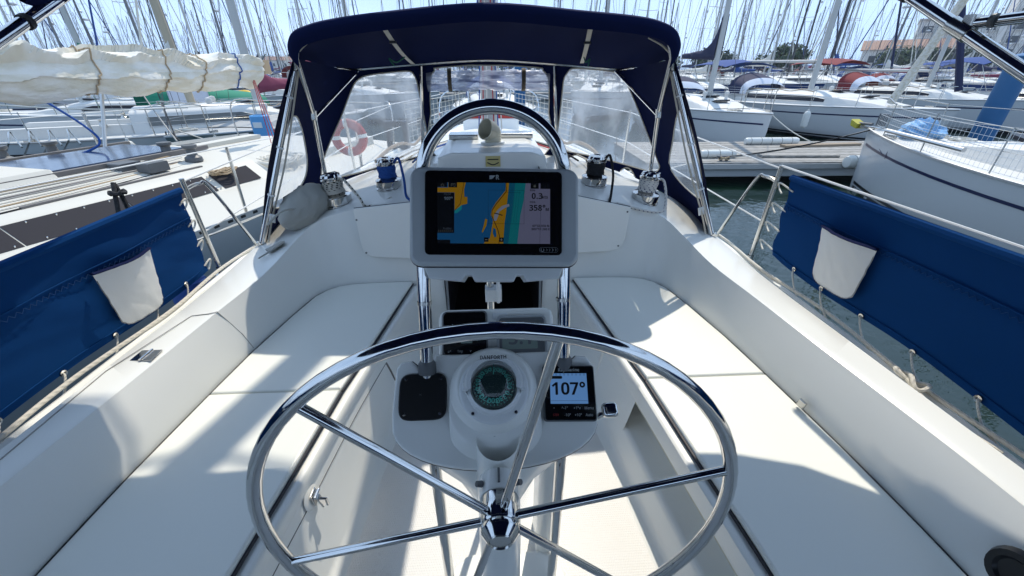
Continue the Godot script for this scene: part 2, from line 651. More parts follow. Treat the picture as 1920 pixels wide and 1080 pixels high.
func tree(p: Vector3, h: float, w: float, m: String, label: String, seed_: int, pine := false) -> void:
	var o := thing("pine_tree" if pine else "tree", label, "tree", "trees on the shore behind the harbour", p)
	var r := RandomNumberGenerator.new()
	r.seed = seed_
	var mb := MB.new()
	mb.tube(V([Vector3.ZERO, Vector3(0.1, h * 0.35, 0.1), Vector3(0.0, h * 0.7, 0)]), h * 0.035, 7, false, h * 0.012)
	for i in 5:
		var a := TAU * i / 5.0
		mb.tube(V([Vector3(0.08, h * 0.4, 0.05), Vector3(cos(a) * w * 0.3, h * 0.62, sin(a) * w * 0.3)]), h * 0.014, 5, false, h * 0.005)
	part(mb, "trunk", M.bark, o)
	mb = MB.new()
	var lobes := []
	for i in 16:
		var a := r.randf() * TAU
		var d := sqrt(r.randf()) * 0.62
		lobes.push_back([Vector3(cos(a) * d * w * 0.5, h * (0.34 + 0.48 * r.randf() * (1.0 - d * 0.6)), sin(a) * d * w * 0.5), w * (0.17 + 0.12 * r.randf())])
	for i in 3200:
		var l: Array = lobes[r.randi() % lobes.size()]
		var u := Vector3(r.randfn(), r.randfn() * 0.8, r.randfn()).normalized()
		var c: Vector3 = l[0] + u * l[1] * (0.55 + 0.5 * r.randf()) * Vector3(1, 0.7, 1)
		var s := w * 0.022 * (0.7 + r.randf())
		var t1 := Vector3(r.randfn(), r.randfn(), r.randfn()).normalized()
		var t2 := u.cross(t1).normalized()
		t1 = (t1 + u * 0.4).normalized()
		mb.q(c - t1 * s, c + t2 * s * 0.8, c + t1 * s, c - t2 * s * 0.8)
	part(mb, "crown", M[m], o)

func trees() -> void:
	var spots := [[65, -97, 8.0, 11.0, "foliage", "round topped dark pine behind the red canopied yacht", 11], [72, -105, 6.5, 10.0, "foliage_dark", "lower spreading pine right of the round topped pine", 12], [56, -112, 7.0, 12.0, "foliage_dark", "wide low tree left of the round topped pine", 13], [46, -120, 6.5, 13.0, "foliage", "low tree behind the white boom of the navy hooded yacht", 14], [96, -100, 7.0, 13.0, "foliage", "tree in front of the orange tiled house", 15], [104, -96, 7.0, 12.0, "foliage_dark", "tree between the tiled house and the apartment block", 16]]
	for s in spots: tree(Vector3(s[0], 1.1, s[1]), s[2] * 0.78, s[3], s[4], s[5], s[6], s[6] == 11)
	var r := RandomNumberGenerator.new()
	r.seed = 5
	for i in 16:
		tree(Vector3(-190 + i * 17 + r.randf_range(-5, 5), 1.4, -300 + r.randf_range(-8, 8)), r.randf_range(6, 9), r.randf_range(14, 22), ["foliage", "foliage_dark"][i % 2], "low dark tree in the tree line far behind the masts", 20 + i)

func buildings() -> void:
	# stepped apartment block on the right
	var o := thing("apartment_block", "pale stepped apartment block with rows of small windows behind the masts", "building", "", Vector3(150, 1.1, -112))
	o.rotation.y = -0.75
	var wm := MB.new().box(Vector3(2.2, 1.5, 0.3), Transform3D(), 0.02).mesh(M.pane_dark)
	var sm := MB.new().box(Vector3(2.8, 0.18, 0.7), Transform3D(), 0.02).mesh(M.render_wall)
	for s in [[-22.0, 13.0, 18.0], [-6.0, 19.0, 15.0], [10.0, 25.0, 18.0], [28.0, 22.0, 18.0]]:
		part(MB.new().box(Vector3(s[2], s[1], 14), at(s[0], s[1] / 2, 0), 0.1), "wall", M.render_wall, o)
		part(MB.new().box(Vector3(s[2] + 0.6, 0.5, 14.8), at(s[0], s[1] + 0.25, 0), 0.05), "roof", M.stone, o)
		for fl in int(s[1] / 3.0):
			for k in int(s[2] / 4.2):
				var x: float = s[0] - s[2] / 2 + 2.2 + k * 4.2
				hang(wm, "window", o, "", at(x, 1.9 + fl * 3.0, 7.0))
				hang(sm, "balcony_slab", o, "", at(x, 0.95 + fl * 3.0, 7.3))
	o = thing("house", "low house with an orange tiled roof behind the starboard masts", "house", "", Vector3(112, 1.1, -118))
	o.rotation.y = -0.7
	part(MB.new().box(Vector3(18, 5.6, 10), at(0, 2.8, 0), 0.05), "wall", M.render_wall, o)
	part(MB.new().prism(PackedVector2Array([Vector2(-5.8, 5.6), Vector2(5.8, 5.6), Vector2(0, 8.0)]), -9.6, 9.6, Transform3D(Basis(Vector3.UP, PI / 2), Vector3.ZERO)), "roof", M.tile_roof, o)
	for k in 4: part(MB.new().box(Vector3(1.4, 1.6, 0.2), at(-6.6 + k * 4.4, 3.4, 5.05), 0.02), "window", M.pane_dark, o)
	for i in 5:
		o = thing("shore_house", ["long pale house far behind the port side masts", "flat pale house far behind the port side masts with a low roof", "small far house left of the tree line gap", "far house with an orange roof behind the white boom", "far pale house right of the white boom"][i], "house", "", Vector3([-120, -80, -30, 40, 58][i], 1.3, [-282, -284, -286, -190, -180][i]))
		var w: float = [26, 18, 14, 14, 12][i]
		part(MB.new().box(Vector3(w, 5.5, 9), at(0, 2.75, 0), 0.05), "wall", M.render_wall, o)
		part(MB.new().prism(PackedVector2Array([Vector2(-5, 5.5), Vector2(5, 5.5), Vector2(0, 7.6)]), -w / 2 - 0.4, w / 2 + 0.4, Transform3D(Basis(Vector3.UP, PI / 2), Vector3.ZERO)), "roof", M.tile_roof, o)
		for k in int(w / 3.5): part(MB.new().box(Vector3(1.2, 1.5, 0.2), at(-w / 2 + 2 + k * 3.4, 3.2, 4.55), 0.02), "window", M.pane_dark, o)


const FLAT := Basis(Vector3(1, 0, 0), Vector3(0, 0, -1), Vector3(0, 1, 0))   # polygon (x, -z) laid flat

func seat_line() -> PackedVector3Array:   # foot of the port backrest, aft to companionway
	return V([Vector3(-1.24, 0.97, 0.6), Vector3(-1.24, 0.97, -0.3), Vector3(-1.237, 0.97, -0.6), Vector3(-1.223, 0.97, -0.89), Vector3(-1.188, 0.97, -1.27), Vector3(-1.157, 0.97, -1.55), Vector3(-1.105, 0.97, -1.85), Vector3(-1.06, 0.97, -2.06), Vector3(-1.02, 0.97, -2.14), Vector3(-0.96, 0.97, -2.19), Vector3(-0.88, 0.97, -2.215), Vector3(-0.76, 0.97, -2.225), Vector3(-0.5, 0.97, -2.23), Vector3(-0.31, 0.97, -2.23)])

func crease_line() -> PackedVector3Array:
	return V([Vector3(-1.33, 1.18, 0.6), Vector3(-1.33, 1.18, -0.3), Vector3(-1.328, 1.18, -0.61), Vector3(-1.31, 1.18, -0.91), Vector3(-1.27, 1.19, -1.29), Vector3(-1.232, 1.205, -1.56), Vector3(-1.17, 1.235, -1.85), Vector3(-1.135, 1.28, -2.12), Vector3(-1.085, 1.33, -2.25), Vector3(-1.04, 1.355, -2.31), Vector3(-0.97, 1.38, -2.34), Vector3(-0.8, 1.415, -2.355), Vector3(-0.5, 1.445, -2.385), Vector3(-0.31, 1.46, -2.395)])

func crown_line() -> PackedVector3Array:
	return V([Vector3(-1.42, 1.205, 0.6), Vector3(-1.42, 1.205, -0.3), Vector3(-1.415, 1.205, -0.6), Vector3(-1.41, 1.205, -0.89), Vector3(-1.405, 1.205, -1.27), Vector3(-1.40, 1.205, -1.55), Vector3(-1.40, 1.21, -1.85), Vector3(-1.40, 1.225, -2.12), Vector3(-1.395, 1.25, -2.4), Vector3(-1.36, 1.30, -2.6), Vector3(-1.2, 1.385, -2.75), Vector3(-0.8, 1.49, -2.85), Vector3(-0.5, 1.55, -2.9), Vector3(-0.31, 1.575, -2.9)])

func own_boat() -> void:
	var o := thing("sailboat", "white sailing boat whose open cockpit with cushioned seats fills the foreground", "sailboat")
	var b := seat_line()
	var t := crease_line()
	var c := crown_line()
	for s in [-1, 1]:
		var rows := []
		var m := PackedVector3Array()
		for i in b.size():
			var p := b[i].lerp(t[i], 0.42)
			if i < 8: p.x = lerpf(b[i].x - 0.006, p.x, i / 12.0)
			m.push_back(p)
		var low := PackedVector3Array()
		var t0 := PackedVector3Array()
		var t2 := PackedVector3Array()
		for i in b.size():
			low.push_back(b[i] - Vector3(0, 0.06, 0))
			var into: Vector3 = (c[i] - t[i]).normalized()
			var dn: Vector3 = (m[i] - t[i]).normalized()
			t0.push_back(t[i] + dn * 0.022)
			t2.push_back(t[i] + into * 0.022 + Vector3(0, 0.004, 0))
		for l in [low, b, m, t0, t, t2, c]: rows.push_back(spline(l, 5))
		# outer slope down to the gunwale
		var gun := PackedVector3Array()
		var gx := [-1.53, -1.53, -1.53, -1.53, -1.53, -1.53, -1.535, -1.54, -1.52, -1.48, -1.36, -1.0, -0.6, -0.31]
		for i in c.size(): gun.push_back(Vector3(gx[i], 1.11 if i < 10 else 1.2, c[i].z - (0.0 if i < 9 else 0.06)))
		rows.push_back(spline(gun, 5))
		var all := []
		for r in rows:
			all.push_back(r if s < 0 else mirror(r))
		part(MB.new().grid(all.slice(0, 5)), "coaming_side", M.gel_rough, o)
		part(MB.new().grid(all.slice(4)), "coaming_top", M.gel, o)
		# rolled gunwale and topsides
		var rail := V([Vector3(-1.53, 1.12, 0.6), Vector3(-1.53, 1.12, -1.5), Vector3(-1.55, 1.12, -2.6), Vector3(-1.56, 1.13, -3.6), Vector3(-1.44, 1.15, -5.0), Vector3(-1.1, 1.18, -6.5), Vector3(-0.55, 1.22, -8.0), Vector3(-0.03, 1.26, -9.0)])
		if s > 0: rail = mirror(rail)
		rail = spline(rail, 5)
		part(MB.new().tube(rail, 0.022, 8), "gunwale", M.gel, o)
		var hr := []
		for k in 5:
			var r := PackedVector3Array()
			for p in rail: r.push_back(Vector3(p.x * [1.0, 1.005, 0.97, 0.88, 0.7][k], [1.11, 0.8, 0.4, 0.0, -0.5][k], p.z + [0, 0.03, 0.12, 0.25, 0.4][k] * clampf(-p.z / 9.0, 0, 1)))
			hr.push_back(r)
		part(MB.new().grid(hr), "topsides", M.gel, o)
		var dr := []
		for k in 4:
			var r := PackedVector3Array()
			for p in rail:
				if p.z < -2.3: r.push_back(Vector3(p.x * [1.0, 0.66, 0.33, 0.0][k], p.y - 0.01 + [0.0, 0.03, 0.05, 0.06][k], p.z))
			dr.push_back(r)
		part(MB.new().grid(dr), "side_deck", M.gel_rough, o)
		# lid seams of the coaming locker
		if s < 0:
			var lid := V([Vector3(-1.384, 1.2, -0.802), Vector3(-1.394, 1.2055, -1.168), Vector3(-1.323, 1.2075, -1.52), Vector3(-1.257, 1.2095, -1.53)])
			part(MB.new().tube(lid, 0.0018, 5), "lid_seam", M.lid_seam, o)
			var k2 := V([Vector3(-1.257, 1.2095, -1.53), Vector3(-1.232, 1.207, -1.55), Vector3(-1.204, 1.14, -1.56), Vector3(-1.172, 1.07, -1.565), Vector3(-1.156, 0.985, -1.575)])
			part(MB.new().tube(k2, 0.0018, 5), "lid_seam", M.lid_seam, o)
			var hg := MB.new()
			for q in [-1, 1]: hg.box(Vector3(0.035, 0.004, 0.062), Transform3D(Basis(), Vector3(-1.324, 1.198, -1.258) + Vector3(0.02 * q, 0.002, 0)), 0.001)
			hg.tube(V([Vector3(-1.324, 1.198, -1.258) + Vector3(0, 0.005, -0.032), Vector3(-1.324, 1.198, -1.258) + Vector3(0, 0.005, 0.032)]), 0.005, 8)
			part(hg, "hinge", M.chrome, o)
	# coachroof
	var rows := []
	for st in [[-2.84, [0.0, 1.57, 0.31, 1.56, 0.5, 1.54, 0.8, 1.48, 1.2, 1.372, 1.36, 1.24, 1.42, 1.12]], [-3.1, [0.0, 1.585, 0.31, 1.575, 0.5, 1.56, 0.8, 1.51, 1.15, 1.40, 1.29, 1.26, 1.34, 1.12]], [-3.7, [0.0, 1.58, 0.3, 1.572, 0.5, 1.555, 0.75, 1.51, 1.05, 1.41, 1.2, 1.27, 1.26, 1.12]], [-4.6, [0.0, 1.55, 0.27, 1.54, 0.45, 1.52, 0.65, 1.48, 0.9, 1.38, 1.02, 1.26, 1.08, 1.14]], [-5.6, [0.0, 1.47, 0.22, 1.46, 0.36, 1.44, 0.5, 1.40, 0.68, 1.33, 0.78, 1.25, 0.84, 1.16]], [-6.4, [0.0, 1.36, 0.15, 1.35, 0.25, 1.34, 0.36, 1.31, 0.46, 1.27, 0.52, 1.22, 0.58, 1.18]], [-6.8, [0.0, 1.20, 0.1, 1.20, 0.2, 1.20, 0.25, 1.2, 0.3, 1.2, 0.34, 1.19, 0.38, 1.18]]]:
		var r := PackedVector3Array()
		var a: Array = st[1]
		for k in range(6, 0, -1): r.push_back(Vector3(-a[k * 2], a[k * 2 + 1], st[0]))
		for k in 7: r.push_back(Vector3(a[k * 2], a[k * 2 + 1], st[0]))
		rows.push_back(r)
	part(MB.new().grid(rows), "coachroof", M.gel, o)
	# sliding hatch garage with its badge
	part(MB.new().prism(PackedVector2Array([Vector2(-0.37, 1.44), Vector2(0.39, 1.44), Vector2(0.355, 1.655), Vector2(0.27, 1.685), Vector2(-0.25, 1.685), Vector2(-0.335, 1.655)]), -3.55, -2.62, Transform3D(), 0.012), "hatch_garage", M.gel, o)
	var bd := part(MB.new().box(Vector3(0.095, 0.066, 0.006), at(0.015, 1.632, -2.616), 0.001), "badge", M.plate_yellow, o)
	part(MB.new().tube(V([Vector3(-0.02, 1.645, -2.612), Vector3(0.05, 1.645, -2.612)]), 0.0035, 5), "bar", M.black, bd)
	part(MB.new().tube(spline(V([Vector3(-0.022, 1.626, -2.612), Vector3(0.015, 1.612, -2.611), Vector3(0.052, 1.626, -2.612)]), 5), 0.0035, 5), "arc", M.black, bd)
	# companionway
	var mb := MB.new()
	for f in [[Vector3(-0.31, 0.5, -3.4), Vector3(0.31, 0.5, -3.4), Vector3(0.31, 1.6, -3.4), Vector3(-0.31, 1.6, -3.4)], [Vector3(-0.31, 0.5, -2.2), Vector3(-0.31, 0.5, -3.4), Vector3(-0.31, 1.6, -3.4), Vector3(-0.31, 1.6, -2.2)], [Vector3(0.31, 0.5, -3.4), Vector3(0.31, 0.5, -2.2), Vector3(0.31, 1.6, -2.2), Vector3(0.31, 1.6, -3.4)], [Vector3(-0.31, 0.5, -2.2), Vector3(0.31, 0.5, -2.2), Vector3(0.31, 0.5, -3.4), Vector3(-0.31, 0.5, -3.4)], [Vector3(-0.31, 1.5, -2.4), Vector3(0.31, 1.5, -2.4), Vector3(0.31, 1.5, -3.4), Vector3(-0.31, 1.5, -3.4)]]:
		mb.q(f[0], f[1], f[2], f[3])
	part(mb, "companionway", M.inside_shade, o, "dark open companionway")  # near-black walls stand for the shade inside
	for s in [-1, 1]:
		part(MB.new().box(Vector3(0.03, 0.98, 0.03), Transform3D(Basis(Vector3.RIGHT, -0.12), Vector3(s * 0.312, 1.0, -2.275)), 0.006), "companionway_frame", M.grey_plastic, o)
		# bulkhead beside the companionway, below the seats
		mb = MB.new()
		mb.grid([V([Vector3(s * 0.31, 0.5, -2.21), Vector3(s * 0.42, 0.5, -2.215), Vector3(s * 0.52, 0.5, -2.20)]), V([Vector3(s * 0.31, 0.98, -2.232), Vector3(s * 0.42, 0.98, -2.235), Vector3(s * 0.52, 0.98, -2.225)])])
		part(mb, "bulkhead", M.gel_rough, o)
		# instrument panel lid on the bulkhead
		var poly := PackedVector2Array([Vector2(-0.8041, 0.2395), Vector2(-0.4443, 0.2743), Vector2(-0.4776, -0.0693), Vector2(-0.7357, -0.0497), Vector2(-0.7769, -0.0215), Vector2(-0.7887, 0.0293)]) if s < 0 else PackedVector2Array([Vector2(0.4708, 0.3014), Vector2(0.8341, 0.2229), Vector2(0.8141, 0.0304), Vector2(0.7927, -0.0278), Vector2(0.7262, -0.0474), Vector2(0.4888, -0.0562)])
		var pl := part(MB.new().prism(poly, 0.012, 0.035, Transform3D(Vector3(1.0000, 0.0000, 0.0000), Vector3(0.0000, 0.9929, -0.1191), Vector3(0.0000, 0.1191, 0.9929), Vector3(0.0, 1.2, -2.27)), 0.003), "bulkhead_panel", M.gel_rough, o)
		var edge := PackedVector3Array()
		for p in poly: edge.push_back(Transform3D(Vector3(1.0000, 0.0000, 0.0000), Vector3(0.0000, 0.9929, -0.1191), Vector3(0.0000, 0.1191, 0.9929), Vector3(0.0, 1.2, -2.27)) * Vector3(p.x, p.y, 0.010))
		part(MB.new().tube(edge, 0.0045, 5, true), "panel_shadow_line", M.gasket, pl)  # dark tube stands for the shadow line at the panel edge
		mb = MB.new()
		for p in ([Vector2(-0.7921, 0.1762), Vector2(-0.7645, -0.0251)] if s < 0 else [Vector2(0.8137, 0.1973), Vector2(0.7777, -0.0136)]):
			mb.lathe([Vector2(0.0, 0.038), Vector2(0.0055, 0.0375), Vector2(0.006, 0.034)], Transform3D(Vector3(1.0000, 0.0000, 0.0000), Vector3(0.0000, 0.9929, -0.1191), Vector3(0.0000, 0.1191, 0.9929), Vector3(0.0, 1.2, -2.27)) * at(p.x, p.y, 0), 8)
		part(mb, "screws", M.dark_grey, pl)
	# cockpit well
	mb = MB.new()
	mb.grid([V([Vector3(-0.70, 0.56, 1.2), Vector3(-0.69, 0.56, -0.5), Vector3(-0.635, 0.56, -0.84), Vector3(-0.57, 0.56, -1.2), Vector3(-0.50, 0.56, -1.7), Vector3(-0.46, 0.56, -2.25)]), V([Vector3(0, 0.56, 1.2), Vector3(0, 0.56, -0.5), Vector3(0, 0.56, -0.84), Vector3(0, 0.56, -1.2), Vector3(0, 0.56, -1.7), Vector3(0, 0.56, -2.25)]), V([Vector3(0.70, 0.56, 1.2), Vector3(0.69, 0.56, -0.5), Vector3(0.635, 0.56, -0.84), Vector3(0.57, 0.56, -1.2), Vector3(0.50, 0.56, -1.7), Vector3(0.46, 0.56, -2.25)])])
	part(mb, "cockpit_sole", M.sole, o)
	part(MB.new().prism(rrect(0.42, 0.34, 0.1, 6, Vector2(0.02, 0.63)), 0.555, 0.60, Transform3D(FLAT, Vector3.ZERO), 0.015), "foot_plinth", M.gel_rough, o)
	var xi := [[1.2, 0.735], [-0.3, 0.73], [-0.58, 0.715], [-0.87, 0.684], [-1.25, 0.645], [-1.6, 0.594], [-2.22, 0.492]]
	for s in [-1, 1]:
		# seat pan under the cushion
		mb = MB.new()
		var ra := PackedVector3Array()
		var rb := PackedVector3Array()
		for e in xi:
			ra.push_back(Vector3(s * (e[1] + 0.0), 0.955, e[0]))
			rb.push_back(Vector3(s * 1.3, 0.955, e[0]))
		mb.grid([ra, rb])
		part(mb, "seat_pan", M.gel_rough, o)
		var prof := [[0.0, 0.955], [-0.022, 0.957], [-0.034, 0.948], [-0.037, 0.93], [-0.035, 0.90], [-0.03, 0.89], [-0.055, 0.74], [-0.085, 0.60], [-0.105, 0.57], [-0.14, 0.559]]
		if s < 0:
			part(seat_front(xi, prof, s, 0), "seat_front", M.gel_rough, o)
			var seam := PackedVector3Array()
			for e in xi.slice(1, 6): seam.push_back(Vector3(-(e[1] - 0.037), 0.845, e[0]))
			part(MB.new().tube(spline(seam, 4), 0.0025, 5), "locker_seam", M.seam, o)
			var e0: Vector3 = seam[4]
			part(MB.new().tube(V([e0, e0 + Vector3(0.014, -0.07, -0.01), e0 + Vector3(0.035, -0.2, -0.02)]), 0.006, 5), "locker_seam", M.seam, o)
		else:
			part(seat_front(xi, prof, s, 4), "seat_front", M.gel_rough, o)
			var cub := [[0.0, 0.955], [-0.022, 0.957], [-0.034, 0.948], [-0.036, 0.89], [-0.034, 0.868], [-0.028, 0.862], [0.10, 0.858], [0.10, 0.72], [-0.040, 0.705], [-0.055, 0.70], [-0.068, 0.68], [-0.085, 0.60], [-0.105, 0.57], [-0.14, 0.559]]
			part(seat_front(xi.slice(0, 6), cub, s, 0), "cubby_front", M.gel_rough, o)
			mb = MB.new()
			mb.q(Vector3(0.53, 0.7, -1.6), Vector3(0.70, 0.7, -1.6), Vector3(0.70, 0.87, -1.6), Vector3(0.55, 0.87, -1.6))
			part(mb, "cubby_end", M.gel_rough, o)
			var lip := PackedVector3Array()
			for e in xi.slice(0, 6): lip.push_back(Vector3(e[1] - 0.026, 0.857, e[0]))
			part(MB.new().tube(spline(lip, 4), 0.006, 6), "cubby_trim", M.cream, o)
	# helm seat and stern out of view, placed for the chrome to reflect
	part(MB.new().box(Vector3(1.5, 0.5, 0.5), at(0, 0.75, 1.05), 0.05), "unseen_helm_seat", M.gel, o)
	part(MB.new().box(Vector3(2.7, 0.5, 0.3), at(0, 1.0, 1.45), 0.06), "unseen_stern_coaming", M.gel, o)
	part(MB.new().box(Vector3(2.9, 1.6, 0.1), at(0, 0.35, 1.64), 0.04), "transom", M.gel, o)
	# latch on the port locker
	var lt := MB.new()
	var lp := Vector3(-0.648, 0.86, -0.876) + Vector3(0.012, 0, 0)
	lt.lathe([Vector2(0.0, 0.006), Vector2(0.038, 0.006), Vector2(0.046, 0.0)], frame(lp - Vector3(0.012, 0, 0), Vector3(1, 0.12, 0)), 18)
	part(lt, "latch_boss", M.gel_rough, o)
	lt = MB.new().box(Vector3(0.038, 0.05, 0.005), frame(lp, Vector3(1, 0.12, 0)), 0.001)
	lt.tube(V([lp + Vector3(0.01, 0.016, -0.018), lp + Vector3(0.01, 0.016, 0.018)]), 0.006, 8)
	lt.box(Vector3(0.020, 0.052, 0.007), frame(lp + Vector3(0.016, -0.02, 0), Vector3(1, 0.3, 0)), 0.001)
	lt.tube(V([lp + Vector3(0.012, -0.008, 0), lp + Vector3(0.036, -0.012, 0), lp + Vector3(0.038, -0.04, 0.004)]), 0.005, 8)
	part(lt, "latch", M.chrome, o)
	# small fittings on the starboard side
	part(MB.new().box(Vector3(0.03, 0.03, 0.012), frame(Vector3(1.196, 1.01, -1.065) + Vector3(-0.01, 0, 0), Vector3(-1, 0.2, 0.1)), 0.003), "catch_plate", M.steel, o)
	var sp := MB.new()
	var sc := frame(Vector3(1.235, 1.095, -0.43), Vector3(-1, 0.25, 0.0))
	sp.lathe([Vector2(0.0, 0.012), Vector2(0.03, 0.012), Vector2(0.036, 0.02), Vector2(0.05, 0.02), Vector2(0.058, 0.0)], sc, 24)
	part(sp, "round_socket", M.black, o)
	# foredeck fittings seen through the sprayhood
	for q in [[-0.2, -3.25, 0.17], [0.2, -3.3, 0.2]]:
		part(MB.new().box(Vector3(q[2] * 1.3, 0.04, 0.16), at(q[0], 1.70, q[1]), 0.01), "rope_organizer", M.steel, o)
	part(MB.new().box(Vector3(0.5, 0.05, 0.5), Transform3D(Basis(Vector3.RIGHT, 0.05), Vector3(0, 1.55, -4.1)), 0.01), "deck_hatch", M.smoked, o)
	for s in [-1, 1]:
		var rl := PackedVector3Array()
		for k in 7: rl.push_back(Vector3(s * (0.86 - 0.04 * k), 1.545 - 0.012 * k + (0.05 if k % 3 else 0.0), -3.1 - k * 0.33))
		part(MB.new().tube(spline(rl, 4), 0.014, 6), "grab_rail", M.teak, o)
		# pulpit
		part(MB.new().tube(spline(V([Vector3(s * 0.85, 1.2, -7.3), Vector3(s * 0.80, 1.75, -7.45), Vector3(s * 0.45, 1.82, -8.4), Vector3(0, 1.86, -9.1)]), 6), 0.0125, 6), "pulpit_rail", M.chrome, o)
		part(MB.new().tube(V([Vector3(s * 0.35, 1.25, -8.4), Vector3(s * 0.42, 1.82, -8.45)]), 0.0125, 6), "pulpit_leg", M.chrome, o)

func seat_front(xi: Array, prof: Array, s: int, from: int) -> MB:
	var rows := []
	for p in prof:
		var r := PackedVector3Array()
		for e in xi.slice(from):
			r.push_back(Vector3(s * (e[1] + p[0]), p[1], e[0]))
		rows.push_back(spline(r, 4))
	return MB.new().grid(rows)

func cushions() -> void:
	var specs := [["port seat cushion beside the companionway with a curved outer corner", -1, 0], ["long port seat cushion nearest the wheel with its front half in sunlight", -1, 1], ["starboard seat cushion beside the companionway with a curved outer corner", 1, 0], ["long starboard seat cushion beside the wheel crossed by a curved shade edge", 1, 1]]
	for c in specs:
		var s: int = c[1]
		var out := []
		if c[2] == 0: out = [[-1.178, -1.275], [-1.147, -1.55], [-1.095, -1.85], [-1.05, -2.06], [-1.005, -2.135], [-0.95, -2.18], [-0.875, -2.205], [-0.76, -2.215], [-0.51, -2.22], [-0.60, -1.6], [-0.652, -1.275]]
		else: out = [[-1.23, 0.6], [-1.23, -0.3], [-1.227, -0.6], [-1.213, -0.89], [-1.178, -1.269], [-0.652, -1.269], [-0.69, -0.87], [-0.721, -0.58], [-0.737, -0.3], [-0.74, 0.6]]
		var poly := PackedVector2Array()
		for p in out: poly.push_back(Vector2(p[0] * -s, -p[1]))
		var o := thing("seat_cushion", c[0], "seat cushion", "cream vinyl cushions on the cockpit seats")
		part(MB.new().prism(poly, 0.957, 0.985, Transform3D(FLAT, Vector3.ZERO), 0.010), "pad", M.cushion, o)
		var e := PackedVector3Array()
		var i := PackedVector3Array()
		var k := 9 if c[2] == 0 else 5
		for q in k: e.push_back(Vector3(out[q][0] * -s + s * 0.006, 0.968, out[q][1] - (0.005 if q > 4 and c[2] == 0 else 0.0)))
		for q in range(k, out.size()): i.push_back(Vector3(out[q][0] * -s - s * 0.005, 0.965, out[q][1]))
		if c[2] == 0: i.insert(0, Vector3(0.51 * s, 0.965, -2.22))
		part(MB.new().tube(spline(e, 4), 0.0075, 6), "piping", M.gasket, o)
		part(MB.new().tube(spline(i, 4), 0.0065, 6), "piping", M.gasket, o)


